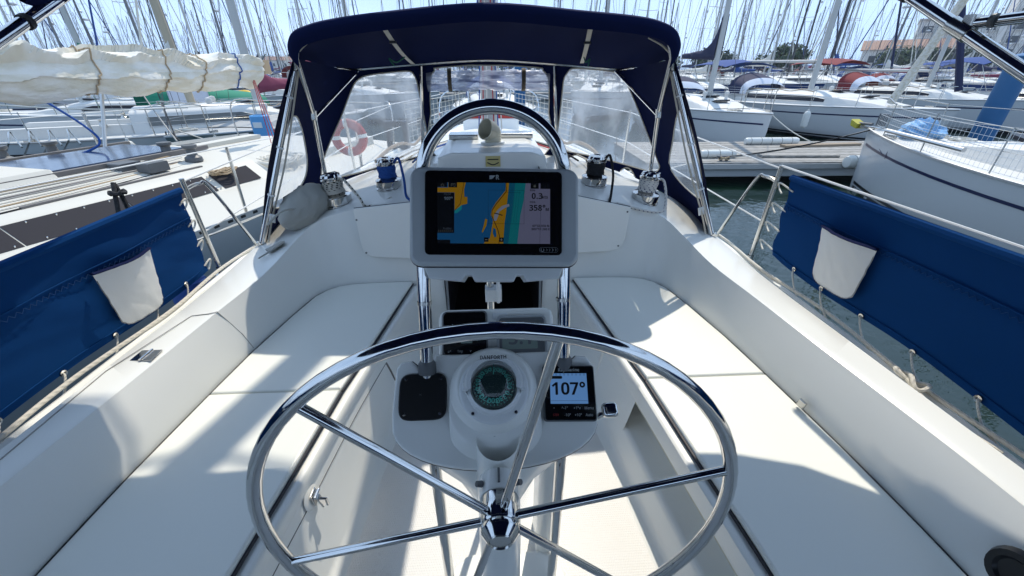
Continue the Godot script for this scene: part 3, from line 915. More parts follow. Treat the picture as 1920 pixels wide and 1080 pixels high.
func steering() -> void:
	# wheel
	var o := thing("helm", "large polished steel six spoked steering wheel in front of the pedestal", "steering wheel", "", Vector3(0.0005, 1.361, -0.47))
	var pts := PackedVector3Array()
	var R := 0.459
	for k in 72: pts.push_back(Vector3(cos(TAU * k / 72) * R, sin(TAU * k / 72) * R, 0))
	part(MB.new().tube(pts, 0.0130, 14, true), "rim", M.chrome, o)
	for k in 6:
		var a := deg_to_rad([15.0, 78.0, 134.0, 194.5, 256.0, 314.0][k])
		var d := Vector3(cos(a), sin(a), 0)
		part(MB.new().tube(V([d * 0.02, d * (R - 0.008)]), 0.0088, 12), "spoke", M.chrome, o)
	var hub := MB.new()
	hub.lathe([Vector2(0.0, -0.04), Vector2(0.036, -0.04), Vector2(0.036, -0.02), Vector2(0.039, -0.016), Vector2(0.039, 0.012), Vector2(0.036, 0.016), Vector2(0.038, 0.02), Vector2(0.038, 0.026)], Transform3D(), 32)
	hub.lathe([Vector2(0.038, 0.026), Vector2(0.0375, 0.030), Vector2(0.025, 0.046)], Transform3D(), 32)
	part(hub, "hub", M.chrome, o)
	part(MB.new().lathe([Vector2(0.025, 0.0458), Vector2(0.023, 0.0485), Vector2(0.0205, 0.045), Vector2(0.0, 0.044)], Transform3D(), 24), "hub_cap", M.steel, o)
	# pedestal: column, console, guard
	o = thing("steering_pedestal", "white steering pedestal with an instrument console and chrome guard tubes", "steering pedestal")
	var col := MB.new()
	col.lathe([Vector2(0.058, 0.56), Vector2(0.058, 1.0), Vector2(0.054, 1.2), Vector2(0.056, 1.30), Vector2(0.05, 1.40)], Transform3D(Basis(Vector3(1, 0, 0), Vector3(0, 0, -1), Vector3(0, 1, 0)), Vector3(0, 0, -0.635)), 24, 1.25)
	part(col, "column", M.gel, o)
	var boss := MB.new()
	boss.lathe([Vector2(0.0, -0.085), Vector2(0.043, -0.085), Vector2(0.043, -0.046), Vector2(0.041, -0.040), Vector2(0.0, -0.040)], at(0.0005, 1.352, -0.475), 28)
	boss.tube(V([Vector3(0, 1.352, -0.545), Vector3(0, 1.30, -0.60), Vector3(0, 1.24, -0.635)]), 0.041, 20, false, 0.052)
	part(boss, "shaft_boss", M.gel, o)
	part(MB.new().tube(V([Vector3(0.0, 1.3965, -0.525), Vector3(0.0, 1.3965, -0.558)]), 0.0028, 5), "boss_line", M.dark_grey, o)
	var bolts := MB.new()
	for s in [-1, 1]: bolts.lathe([Vector2(0.0, 0.014), Vector2(0.006, 0.014), Vector2(0.007, 0.0)], frame(Vector3(s * 0.036, 1.378, -0.535), Vector3(s * 0.8, 0.5, 0.3)), 8)
	part(bolts, "clamp_bolts", M.dark_grey, o)
	# console plate
	var outl := PackedVector2Array([Vector2(0.252, 0.02), Vector2(0.25, 0.09), Vector2(0.247, 0.128), Vector2(0.236, 0.143), Vector2(0.21, 0.146), Vector2(0.198, 0.136), Vector2(0.192, 0.124), Vector2(0.174, 0.116), Vector2(0.156, 0.124), Vector2(0.150, 0.16), Vector2(-0.150, 0.16), Vector2(-0.156, 0.124), Vector2(-0.174, 0.116), Vector2(-0.192, 0.124), Vector2(-0.198, 0.136), Vector2(-0.21, 0.146), Vector2(-0.236, 0.143), Vector2(-0.247, 0.128), Vector2(-0.25, 0.09), Vector2(-0.252, 0.02)])
	for k in range(1, 20):
		var a := PI * k / 20.0
		outl.push_back(Vector2(-cos(a) * 0.252, 0.005 - pow(sin(a), 0.8) * 0.121))
	var cf := Transform3D(Vector3(1.0000, 0.0000, 0.0000), Vector3(0.0000, 0.6585, -0.7526), Vector3(0.0000, 0.7526, 0.6585), Vector3(-0.003, 1.407, -0.687))
	part(MB.new().prism(outl, -0.045, 0.0, cf, 0.006), "console", M.gel, o)
	var gk := PackedVector3Array()
	for p in outl: gk.push_back(cf * Vector3(p.x * 1.005, p.y * 1.005, -0.022))
	part(MB.new().tube(gk, 0.003, 5, true), "gasket", M.gasket, o)
	# body under the console
	var body := []
	for l in [[0.235, -0.046, 1.0], [0.20, -0.10, 0.9], [0.12, -0.2, 0.7], [0.075, -0.32, 0.5]]:
		var r := PackedVector3Array()
		for k in 28:
			var a := TAU * k / 28
			var w := cf * Vector3(cos(a) * l[0], 0.03 + sin(a) * 0.12 * l[2], 0)
			r.push_back(Vector3(w.x, w.y + l[1], w.z))
		body.push_back(r)
	part(MB.new().grid(body, true), "console_body", M.gel, o)
	# compass housing
	var hs := MB.new()
	var hx := cf * Transform3D(Basis(Vector3.RIGHT, -0.18), Vector3(-0.003, 0.069, 0))
	hs.lathe([Vector2(0.122, -0.05), Vector2(0.114, -0.01), Vector2(0.106, 0.014), Vector2(0.095, 0.030), Vector2(0.084, 0.036), Vector2(0.0, 0.037)], hx, 40)
	part(hs, "compass_housing", M.gel, o)
	# fairing from housing to the console's lower edge
	var fr := []
	for k in 15:
		var a := PI * (1.0 + k / 14.0)
		var top := hx * Vector3(cos(a) * 0.108, sin(a) * 0.108, 0.008)
		var bot := cf * Vector3(cos(a) * 0.112, -0.025 + sin(a) * 0.074, 0.0)
		var mid: Vector3 = top.lerp(bot, 0.55) + cf.basis.z * 0.010
		fr.push_back(spline(V([top, mid, bot]), 5))
	part(MB.new().grid(fr), "housing_fairing", M.gel, o)
	part(MB.new().box(Vector3(0.006, 0.026, 0.003), cf * Transform3D(Basis(Vector3.RIGHT, 0.5), Vector3(-0.004, -0.050, 0.020)), 0.001), "lubber_mark", M.grey_plastic, o)
	# guard tube: up one side, over the top and down the other
	var gp := PackedVector3Array()
	gp.push_back(Vector3(-0.174, 0.56, -0.70))
	gp.push_back(Vector3(-0.174, 1.30, -0.735))
	gp.push_back(Vector3(-0.172, 1.488, -0.777))
	gp.push_back(Vector3(-0.165, 1.80, -0.875))
	for k in 15:
		var a := PI - PI * k / 14.0
		var h := sin(a) * 0.152
		gp.push_back(Vector3(0.006 + cos(a) * 0.162, 1.928 + h, -0.913 - h * 0.12))
	gp.push_back(Vector3(0.170, 1.80, -0.875))
	gp.push_back(Vector3(0.172, 1.488, -0.777))
	gp.push_back(Vector3(0.174, 1.30, -0.735))
	gp.push_back(Vector3(0.174, 0.56, -0.70))
	part(MB.new().tube(spline(gp, 4), 0.0158, 14), "guard_tube", M.chrome, o)
	for s in [-1, 1]:
		part(MB.new().lathe([Vector2(0.0165, 0.02), Vector2(0.022, 0.012), Vector2(0.023, -0.012), Vector2(0.0, -0.012)], frame(Vector3(s * 0.172, 1.494, -0.779), Vector3(0, 0.93, -0.3)), 16), "tube_socket", M.dark_grey, o)
		part(MB.new().lathe([Vector2(0.0175, -0.004), Vector2(0.0175, 0.004)], frame(Vector3(s * 0.169, 1.655, -0.829), Vector3(0, 0.95, -0.3)), 16), "joint_ring", M.steel, o)
	part(MB.new().prism(rrect(0.07, 0.16, 0.03, 5), 0.56, 1.36, Transform3D(Basis(Vector3(1, 0, 0), Vector3(0, 0, -1), Vector3(0, 1, 0)), Vector3(0.165, 0, -0.87)), 0.01), "cable_duct", M.gel, o)
	# throttle lever knob on the starboard side
	var lv := thing("throttle_lever", "short chrome lever knob at the right edge of the console", "lever")
	part(MB.new().tube(V([Vector3(0.235, 1.385, -0.69), Vector3(0.262, 1.398, -0.695)]), 0.007, 8), "arm", M.chrome, lv)
	part(MB.new().prism(rrect(0.040, 0.036, 0.012, 5), -0.014, 0.014, Transform3D(Transform3D(Vector3(1.0000, 0.0000, 0.0000), Vector3(0.0000, 0.6585, -0.7526), Vector3(0.0000, 0.7526, 0.6585), Vector3(-0.003, 1.407, -0.687)).basis, Vector3(0.279, 1.411, -0.696)), 0.008), "knob", M.chrome, lv)
	# table post with white clamp in front of the companionway
	var tp := thing("chrome_post", "thin chrome post with a white clamp in front of the dark companionway", "post")
	part(MB.new().tube(V([Vector3(-0.012, 0.56, -1.12), Vector3(-0.012, 1.70, -1.18)]), 0.0125, 12), "tube", M.chrome, tp)
	part(MB.new().box(Vector3(0.055, 0.05, 0.04), at(-0.002, 1.485, -1.165), 0.006), "clamp", M.white_plastic, tp)
	part(MB.new().tube(V([Vector3(0.014, 1.46, -1.145), Vector3(0.014, 1.54, -1.145)]), 0.006, 8), "pin", M.white_plastic, tp)

func chart_texture() -> ImageTexture:
	var w := 640
	var h := 340
	var im := Image.create(w, h, false, Image.FORMAT_RGBA8)
	im.fill(Color8(20, 92, 150))
	var fillp := func(poly: PackedVector2Array, c: Color) -> void:
		var y0 := 9999.0
		var y1 := 0.0
		for p in poly:
			y0 = minf(y0, p.y); y1 = maxf(y1, p.y)
		for y in range(maxi(int(y0), 0), mini(int(y1) + 1, h)):
			var xs := []
			for i in poly.size():
				var a := poly[i]
				var b := poly[(i + 1) % poly.size()]
				if (a.y <= y) != (b.y <= y): xs.push_back(a.x + (y - a.y) / (b.y - a.y) * (b.x - a.x))
			xs.sort()
			for i in range(0, xs.size() - 1, 2):
				var xa := clampi(int(xs[i]), 0, w)
				var xb := clampi(int(xs[i + 1]), 0, w)
				if xb > xa: im.fill_rect(Rect2i(xa, y, xb - xa, 1), c)
	var stroke := func(poly: PackedVector2Array, c: Color, t := 2) -> void:
		for i in poly.size() - 1:
			var n := int(poly[i].distance_to(poly[i + 1])) + 1
			for k in n:
				var p := poly[i].lerp(poly[i + 1], float(k) / n)
				im.fill_rect(Rect2i(int(p.x), int(p.y), t, t).intersection(Rect2i(0, 0, w, h)), c)
	var land := Color8(176, 132, 14)
	# the picture's own coordinates: 0..640 across, 0..340 down
	fillp.call(PackedVector2Array([Vector2(410, 0), Vector2(500, 0), Vector2(490, 90), Vector2(470, 180), Vector2(452, 340), Vector2(370, 340), Vector2(385, 150)]), Color8(12, 128, 140))
	fillp.call(PackedVector2Array([Vector2(405, 0), Vector2(440, 0), Vector2(428, 120), Vector2(415, 220), Vector2(400, 340), Vector2(365, 340), Vector2(385, 150)]), Color8(12, 96, 130))
	fillp.call(PackedVector2Array([Vector2(500, 0), Vector2(640, 0), Vector2(640, 340), Vector2(452, 340), Vector2(470, 180), Vector2(488, 100)]), Color8(118, 122, 156))
	fillp.call(PackedVector2Array([Vector2(385, 0), Vector2(405, 0), Vector2(402, 40), Vector2(396, 90), Vector2(388, 170), Vector2(380, 220), Vector2(372, 340), Vector2(260, 340), Vector2(276, 320), Vector2(296, 310), Vector2(306, 260), Vector2(314, 210), Vector2(302, 180), Vector2(306, 150), Vector2(330, 110), Vector2(362, 70), Vector2(386, 40)]), land)
	fillp.call(PackedVector2Array([Vector2(0, 30), Vector2(60, 30), Vector2(60, 0), Vector2(160, 0), Vector2(150, 40), Vector2(152, 80), Vector2(168, 80), Vector2(168, 118), Vector2(140, 125), Vector2(96, 160), Vector2(96, 56), Vector2(0, 56)]), land)
	fillp.call(PackedVector2Array([Vector2(138, 124), Vector2(136, 150), Vector2(112, 170), Vector2(96, 172), Vector2(96, 158)]), Color8(20, 150, 165))
	fillp.call(PackedVector2Array([Vector2(270, 200), Vector2(282, 205), Vector2(276, 240), Vector2(256, 278), Vector2(250, 276), Vector2(262, 235)]), land)
	fillp.call(PackedVector2Array([Vector2(365, 128), Vector2(405, 116), Vector2(408, 130), Vector2(380, 140), Vector2(350, 160), Vector2(345, 180), Vector2(334, 210), Vector2(318, 214), Vector2(320, 180), Vector2(340, 150)]), Color8(140, 150, 175))
	fillp.call(PackedVector2Array([Vector2(316, 250), Vector2(330, 260), Vector2(334, 300), Vector2(322, 305), Vector2(312, 280)]), Color8(20, 92, 150))
	fillp.call(PackedVector2Array([Vector2(0, 58), Vector2(94, 58), Vector2(94, 282), Vector2(0, 282)]), Color8(3, 5, 10))
	fillp.call(PackedVector2Array([Vector2(0, 320), Vector2(72, 320), Vector2(72, 340), Vector2(0, 340)]), Color8(2, 3, 8))
	for r in [[0, 0, 54, 26], [62, 0, 48, 28], [528, 0, 46, 30], [584, 0, 56, 30], [262, 306, 26, 24], [348, 306, 26, 24]]: im.fill_rect(Rect2i(r[0], r[1], r[2], r[3]), Color8(3, 4, 8))
	var ink := Color8(6, 14, 22)
	stroke.call(PackedVector2Array([Vector2(386, 0), Vector2(388, 46), Vector2(362, 78), Vector2(330, 118), Vector2(306, 154), Vector2(306, 186), Vector2(322, 220), Vector2(340, 262), Vector2(350, 300), Vector2(346, 340)]), Color8(40, 10, 10), 3)
	stroke.call(PackedVector2Array([Vector2(148, 0), Vector2(138, 60), Vector2(128, 118), Vector2(96, 156)]), ink, 2)
	stroke.call(PackedVector2Array([Vector2(286, 40), Vector2(490, 40), Vector2(490, 228), Vector2(286, 228), Vector2(286, 40)]), ink, 1)
	stroke.call(PackedVector2Array([Vector2(390, 52), Vector2(470, 54)]), ink, 1)
	stroke.call(PackedVector2Array([Vector2(320, 168), Vector2(340, 172), Vector2(365, 180)]), ink, 4)
	stroke.call(PackedVector2Array([Vector2(586, 120), Vector2(580, 340)]), Color8(70, 74, 98), 2)
	for x in [440, 452, 466]: stroke.call(PackedVector2Array([Vector2(x, 40), Vector2(x - 22, 220)]), Color8(8, 80, 98), 1)
	for k in 8: stroke.call(PackedVector2Array([Vector2(6 + k * 11, 266), Vector2(6 + k * 11, 276)]), Color8(120, 124, 124), 2)
	var dim := Color8(110, 116, 116)
	stroke.call(PackedVector2Array([Vector2(18, 16), Vector2(27, 7), Vector2(36, 16), Vector2(34, 22), Vector2(20, 22), Vector2(20, 14)]), dim, 2)
	stroke.call(PackedVector2Array([Vector2(76, 22), Vector2(76, 6), Vector2(88, 6), Vector2(88, 14), Vector2(77, 14)]), dim, 2)
	stroke.call(PackedVector2Array([Vector2(92, 6), Vector2(98, 6), Vector2(98, 22), Vector2(90, 22)]), dim, 2)
	for k in 8: stroke.call(PackedVector2Array([Vector2(551, 15), Vector2(551 + 9 * cos(TAU * k / 8), 15 + 9 * sin(TAU * k / 8))]), dim, 2)
	im.fill_rect(Rect2i(268, 317, 14, 3), Color8(150, 152, 152))
	im.fill_rect(Rect2i(354, 317, 14, 3), Color8(150, 152, 152))
	im.fill_rect(Rect2i(360, 311, 3, 14), Color8(150, 152, 152))
	return ImageTexture.create_from_image(im)

func uvquad(w: float, h: float, xf: Transform3D) -> MB:
	var mb := MB.new()
	var a := xf * Vector3(-w / 2, -h / 2, 0)
	var b := xf * Vector3(w / 2, -h / 2, 0)
	var c := xf * Vector3(w / 2, h / 2, 0)
	var d := xf * Vector3(-w / 2, h / 2, 0)
	mb.t(a, b, c, Vector2(0, 1), Vector2(1, 1), Vector2(1, 0))
	mb.t(a, c, d, Vector2(0, 1), Vector2(1, 0), Vector2(0, 0))
	return mb

func glow(key: String, c: Color, e: float) -> StandardMaterial3D:
	var m := mat(key, 0.01, 0.01, 0.01, 0.12)
	m.emission_enabled = true
	m.emission = c
	m.emission_energy_multiplier = e
	return m

func instruments() -> void:
	var ink: StandardMaterial3D = M.black
	var pale := mat("print_grey", 0.36, 0.38, 0.38, 0.5)
	# chart plotter pod on the guard
	var o := thing("chart_plotter", "grey chart plotter pod with a lit nautical chart screen above the wheel", "chart plotter")
	var pf := Transform3D(Vector3(0.9997, -0.0229, 0.0127), Vector3(0.0262, 0.8743, -0.4846), Vector3(0.0000, 0.4848, 0.8746), Vector3(0.005, 1.875, -0.82))
	part(MB.new().prism(PackedVector2Array(rrect(0.366, 0.214, 0.026, 6, Vector2(0.001, -0.003))), -0.075, 0.0, pf, 0.009), "housing", M.pod_grey, o)
	var ring := PackedVector3Array()
	for p in rrect(0.367, 0.215, 0.026, 6, Vector2(0.001, -0.003)): ring.push_back(pf * Vector3(p.x, p.y, -0.022))
	part(MB.new().tube(ring, 0.0022, 5, true), "housing_seam", M.gasket, o)
	part(MB.new().prism(PackedVector2Array([Vector2(-0.165, -0.10), Vector2(0.165, -0.10), Vector2(0.150, -0.135), Vector2(0.075, -0.142), Vector2(0.066, -0.128), Vector2(0.052, -0.128), Vector2(0.045, -0.142), Vector2(-0.045, -0.142), Vector2(-0.052, -0.128), Vector2(-0.066, -0.128), Vector2(-0.075, -0.142), Vector2(-0.150, -0.135)]), -0.16, -0.06, pf, 0.005), "mounting_bracket", M.white_plastic, o)
	var bz := part(MB.new().prism(rrect(0.294, 0.180, 0.010, 4, Vector2(-0.001, 0.004)), 0.0, 0.004, pf, 0.001), "bezel", M.black_gloss, o)
	var sm := glow("chart_screen_glow", Color.WHITE, 0.25)
	sm.emission_texture = chart_texture()
	sm.emission = Color.WHITE
	sm.emission_operator = BaseMaterial3D.EMISSION_OP_MULTIPLY
	sm.roughness = 0.25
	part(uvquad(0.241, 0.130, pf * at(-0.0005, 0.0035, 0.0048)), "screen", sm, o)
	text("R", 0.0095, pf * at(0.006, 0.0807, 0.0046), pale, o, "logo_letter", true)
	part(MB.new().prism(PackedVector2Array([Vector2(-0.0105, 0.0765), Vector2(-0.0105, 0.0845), Vector2(0.002, 0.0845), Vector2(-0.003, 0.0785), Vector2(-0.007, 0.0765)]), 0.0042, 0.0048, pf), "logo_wedge", pale, o)
	for s in [["0.3", 0.0125, 0.0915, 0.041], ["kts", 0.0065, 0.1085, 0.039], ["358°", 0.0125, 0.0925, 0.0155], ["M", 0.0065, 0.1135, 0.0125], ["SOG", 0.0042, 0.082, 0.0535], ["COG", 0.0042, 0.082, 0.0280], ["43°32.930 N", 0.0048, 0.0995, -0.0230], ["003°57.260 E", 0.0048, 0.0995, -0.0300]]:
		text(s[0], s[1], pf * at(s[2], s[3], 0.0052), ink, o, "reading", true, 0.0004)
	var wp := mat("print_dim", 0.14, 0.145, 0.15, 0.5)
	text("107°", 0.0065, pf * at(-0.098, 0.034, 0.0052), pale, o, "reading", true, 0.0004)
	text("PILOT", 0.0042, pf * at(-0.100, 0.043, 0.0052), wp, o, "reading", false, 0.0004)
	text("Rudder", 0.0042, pf * at(-0.100, -0.030, 0.0052), wp, o, "reading", false, 0.0004)
	var pill := PackedVector3Array()
	for p in rrect(0.040, 0.0105, 0.005, 4, Vector2(0.117, -0.0745)): pill.push_back(pf * Vector3(p.x, p.y, 0.0043))
	part(MB.new().tube(pill, 0.0004, 4, true), "swipe_outline", wp, o)
	var ch := MB.new()
	for k in 4: ch.tube(V([pf * Vector3(0.1115 + k * 0.0065, -0.0718, 0.0045), pf * Vector3(0.1140 + k * 0.0065, -0.0745, 0.0045), pf * Vector3(0.1115 + k * 0.0065, -0.0772, 0.0045)]), 0.0004, 4)
	var pw := PackedVector3Array()
	for k in 14: pw.push_back(pf * Vector3(0.1035 + 0.0032 * sin(0.5 + 5.3 * k / 13.0), -0.0748 + 0.0032 * cos(0.5 + 5.3 * k / 13.0), 0.0045))
	ch.tube(pw, 0.0005, 4)
	part(ch, "swipe_arrows", pale, o)
	# autopilot display
	var cf := Transform3D(Vector3(1.0000, 0.0000, 0.0000), Vector3(0.0000, 0.6585, -0.7526), Vector3(0.0000, 0.7526, 0.6585), Vector3(-0.003, 1.407, -0.687))
	var af := cf * Transform3D(Basis(Vector3(0, 0, 1), -0.035), Vector3(0.1825, 0.0535, 0.0))
	o = thing("autopilot_display", "black square autopilot display reading 107 degrees on the console right of the compass", "autopilot display")
	part(MB.new().prism(rrect(0.130, 0.136, 0.008, 4), 0.0, 0.014, af, 0.003), "frame", M.dark_grey, o)
	part(MB.new().prism(rrect(0.124, 0.130, 0.006, 4), 0.013, 0.018, af, 0.001), "face", M.black_gloss, o)
	part(uvquad(0.092, 0.073, af * at(-0.002, 0.0095, 0.0186)), "screen", glow("autopilot_screen_glow", Color8(92, 138, 196), 0.55), o)
	text("107°", 0.030, af * at(-0.002, 0.0085, 0.0188), ink, o, "heading", true, 0.0004)
	text("Raymarine", 0.0075, af * at(0.0, 0.0545, 0.0182), pale, o, "maker_name", true)
	part(MB.new().prism(rrect(0.028, 0.007, 0.003, 3, Vector2(-0.031, 0.036)), 0.0187, 0.0191, af), "mode_badge", ink, o)
	var tk := MB.new()
	for k in 9: tk.box(Vector3(0.0012, 0.005, 0.0004), af * at(-0.042 + k * 0.010, 0.043, 0.0189))
	tk.box(Vector3(0.09, 0.0006, 0.0004), af * at(-0.002, -0.020, 0.0189))
	part(tk, "scale_ticks", ink, o)
	for s in [["•", -0.040, -0.037], ["^-1°", -0.014, -0.037], ["+1°v", 0.016, -0.037], ["Menu", 0.045, -0.037], ["-10°", -0.008, -0.053], ["+10°", 0.018, -0.053], ["Auto", 0.045, -0.053]]:
		text(s[0], 0.0062, af * at(s[1], s[2], 0.0182), pale, o, "key_print", false)
	text("STBY", 0.005, af * at(-0.036, -0.053, 0.0182), mat("print_red", 0.35, 0.03, 0.03, 0.5), o, "key_print", false)
	# blank black cover on the left
	var bf := cf * at(-0.1775, 0.058, 0.0)
	o = thing("blank_instrument_cover", "blank black rounded instrument cover with four screws left of the compass", "instrument cover")
	var bp := PackedVector2Array()
	for k in 40:
		var a := TAU * k / 40
		bp.push_back(Vector2(signf(cos(a)) * pow(absf(cos(a)), 0.42) * 0.0585, signf(sin(a)) * pow(absf(sin(a)), 0.42) * 0.0565))
	part(MB.new().prism(bp, 0.0, 0.007, bf, 0.0025), "cover", M.black, o)
	var sx := MB.new().lathe([Vector2(0.0, 0.0022), Vector2(0.0035, 0.002), Vector2(0.0045, 0.0)], Transform3D(), 10).mesh(M.steel)
	for s in [[-0.043, 0.042], [0.043, 0.042], [-0.043, -0.042], [0.043, -0.042]]: hang(sx, "screw", o, "", bf * at(s[0], s[1], 0.007))
	var cr := MB.new()
	for s in [-1, 1]: cr.tube(V([bf * Vector3(-0.009, 0.004 - s * 0.002, 0.0074), bf * Vector3(-0.003, 0.004 + s * 0.002, 0.0074)]), 0.0004, 4)
	part(cr, "cross_mark", wp, o)
	# two wind and depth instruments on a raised panel
	var uf := Transform3D(Vector3(1.0000, 0.0000, 0.0000), Vector3(0.0000, 0.8000, -0.6000), Vector3(0.0000, 0.6000, 0.8000), Vector3(0.002, 1.523, -0.843))
	o = thing("instrument_pod", "white raised panel holding two square instruments behind the wheel rim", "instrument pod")
	part(MB.new().prism(PackedVector2Array([Vector2(-0.15, -0.09), Vector2(0.155, -0.09), Vector2(0.155, 0.06), Vector2(0.150, 0.078), Vector2(0.135, 0.086), Vector2(-0.13, 0.086), Vector2(-0.145, 0.078), Vector2(-0.15, 0.06)]), -0.08, 0.0, uf, 0.01), "panel", M.gel, o)
	part(MB.new().prism(rrect(0.04, 0.016, 0.003, 3, Vector2(0.012, 0.066)), 0.0, 0.003, uf, 0.001), "label_plate", M.white_plastic, o)
	o = thing("wind_display", "black dual dial instrument with small lcd left behind the wheel rim", "wind instrument")
	var wf := uf * at(-0.080, 0.017, 0.0)
	part(MB.new().prism(rrect(0.118, 0.128, 0.012, 4), 0.0, 0.014, wf, 0.003), "frame", M.dark_grey, o)
	part(MB.new().prism(rrect(0.110, 0.108, 0.010, 4, Vector2(0, 0.006)), 0.013, 0.018, wf, 0.001), "face", M.black_gloss, o)
	part(MB.new().prism(rrect(0.03, 0.024, 0.002, 2, Vector2(0.004, -0.008)), 0.0182, 0.0187, wf), "lcd", M.lcd_green, o)
	text("3", 0.016, wf * at(0.005, -0.008, 0.0190), ink, o, "reading", true, 0.0004)
	var tick := MB.new()
	for d in [-1, 1]:
		for k in 12: tick.box(Vector3(0.0015, 0.007, 0.0004), wf * at(d * 0.032, 0.008, 0.0184) * Transform3D(Basis(Vector3(0, 0, 1), TAU * k / 12), Vector3.ZERO) * at(0, 0.019, 0))
	part(tick, "dial_ticks", pale, o)
	text("120", 0.010, wf * at(0.036, 0.0, 0.0184), pale, o, "dial_number", true)
	text("120", 0.010, wf * at(-0.030, 0.0, 0.0184), pale, o, "dial_number", true)
	for k in 4: text(["o*", "Trip", "v", "o"][k], 0.006, wf * at(-0.04 + 0.027 * k, -0.040, 0.0184), pale, o, "key_print", false)
	o = thing("depth_display", "grey square instrument with a wide greenish lcd right behind the wheel rim", "depth instrument")
	var df := uf * at(0.068, 0.012, 0.0)
	part(MB.new().prism(rrect(0.132, 0.108, 0.012, 4), 0.0, 0.014, df, 0.003), "frame", M.grey_plastic, o)
	part(MB.new().prism(rrect(0.118, 0.094, 0.008, 4), 0.013, 0.0175, df, 0.001), "face", M.dark_grey, o)
	part(MB.new().prism(rrect(0.092, 0.056, 0.003, 2, Vector2(-0.006, -0.006)), 0.0178, 0.0184, df), "lcd", M.lcd_green, o)
	text("3.1", 0.034, df * at(-0.004, -0.006, 0.0188), M.dark_grey, o, "reading", true, 0.0004)
	# compass
	o = thing("compass", "white ringed magnetic compass with a dark green dome in the centre of the console", "compass")
	var hx := cf * Transform3D(Basis(Vector3.RIGHT, -0.18), Vector3(-0.003, 0.066, 0.034))
	part(MB.new().lathe([Vector2(0.083, 0.0), Vector2(0.083, 0.006), Vector2(0.078, 0.010), Vector2(0.066, 0.012), Vector2(0.063, 0.024), Vector2(0.056, 0.028), Vector2(0.0535, 0.022)], hx, 40), "base_ring", M.white_plastic, o)
	for s in [-1, 1]: hang(sx, "screw", o, "", hx * at(s * 0.050, -0.058, 0.0105))
	# sun hood: a strip bent over the dome's far half
	var hood := []
	for k in 25:
		var a := PI * (-0.08 + 1.16 * k / 24.0)
		var u := Vector3(cos(a), sin(a), 0)
		hood.push_back(V([hx * (u * 0.064 + Vector3(0, 0, 0.018)), hx * (u * 0.066 + Vector3(0, 0, 0.045)), hx * (u * 0.060 + Vector3(0, 0, 0.058)), hx * (u * 0.052 + Vector3(0, 0, 0.060))]))
	part(MB.new().sheet(hood, 0.003), "sun_hood", M.white_plastic, o)
	text("DANFORTH", 0.0085, hx * Transform3D(Basis(Vector3.RIGHT, 0.25), Vector3(0.0, 0.0575, 0.0635)), ink, o, "maker_name", true)
	for s in [-1, 1]: part(MB.new().box(Vector3(0.014, 0.02, 0.022), hx * at(s * 0.066, 0.0, 0.028), 0.003), "hood_pivot", M.white_plastic, o)
	part(MB.new().lathe([Vector2(0.056, 0.012), Vector2(0.055, 0.026), Vector2(0.050, 0.040), Vector2(0.040, 0.052), Vector2(0.022, 0.062), Vector2(0.0, 0.065)], hx, 32), "dome", M.glass, o)
	var cm := mat("compass_card", 0.003, 0.007, 0.008, 0.6)
	var card := part(MB.new().lathe([Vector2(0.052, 0.014), Vector2(0.047, 0.030), Vector2(0.026, 0.036), Vector2(0.0, 0.038)], hx, 32), "card", cm, o)
	var gm := mat("compass_green", 0.05, 0.38, 0.30, 0.5)
	var tks := MB.new()
	for k in 36:
		var a := TAU * k / 36
		tks.box(Vector3(0.0014, 0.005 if k % 3 == 0 else 0.003, 0.0005), hx * Transform3D(Basis(Vector3(0, 0, 1), a), Vector3.ZERO) * Transform3D(Basis(Vector3.RIGHT, -0.3), Vector3(0, 0.046, 0.0312)))
	part(tks, "card_ticks", gm, card)
	for k in 12:
		var a := deg_to_rad(30.0 * k - 105.0)
		text(str((360 - 30 * k + 360) % 360), 0.0115, hx * Transform3D(Basis(Vector3(0, 0, 1), -deg_to_rad(30.0 * k) - 2.15), Vector3.ZERO) * Transform3D(Basis(Vector3.RIGHT, -0.3), Vector3(0, 0.0365, 0.0375)), gm, card, "card_number", true)
	part(MB.new().box(Vector3(0.0022, 0.05, 0.0008), hx * Transform3D(Basis(Vector3.RIGHT, -0.75), Vector3(0, 0.035, 0.047)), 0.0), "lubber_line", gm, o)

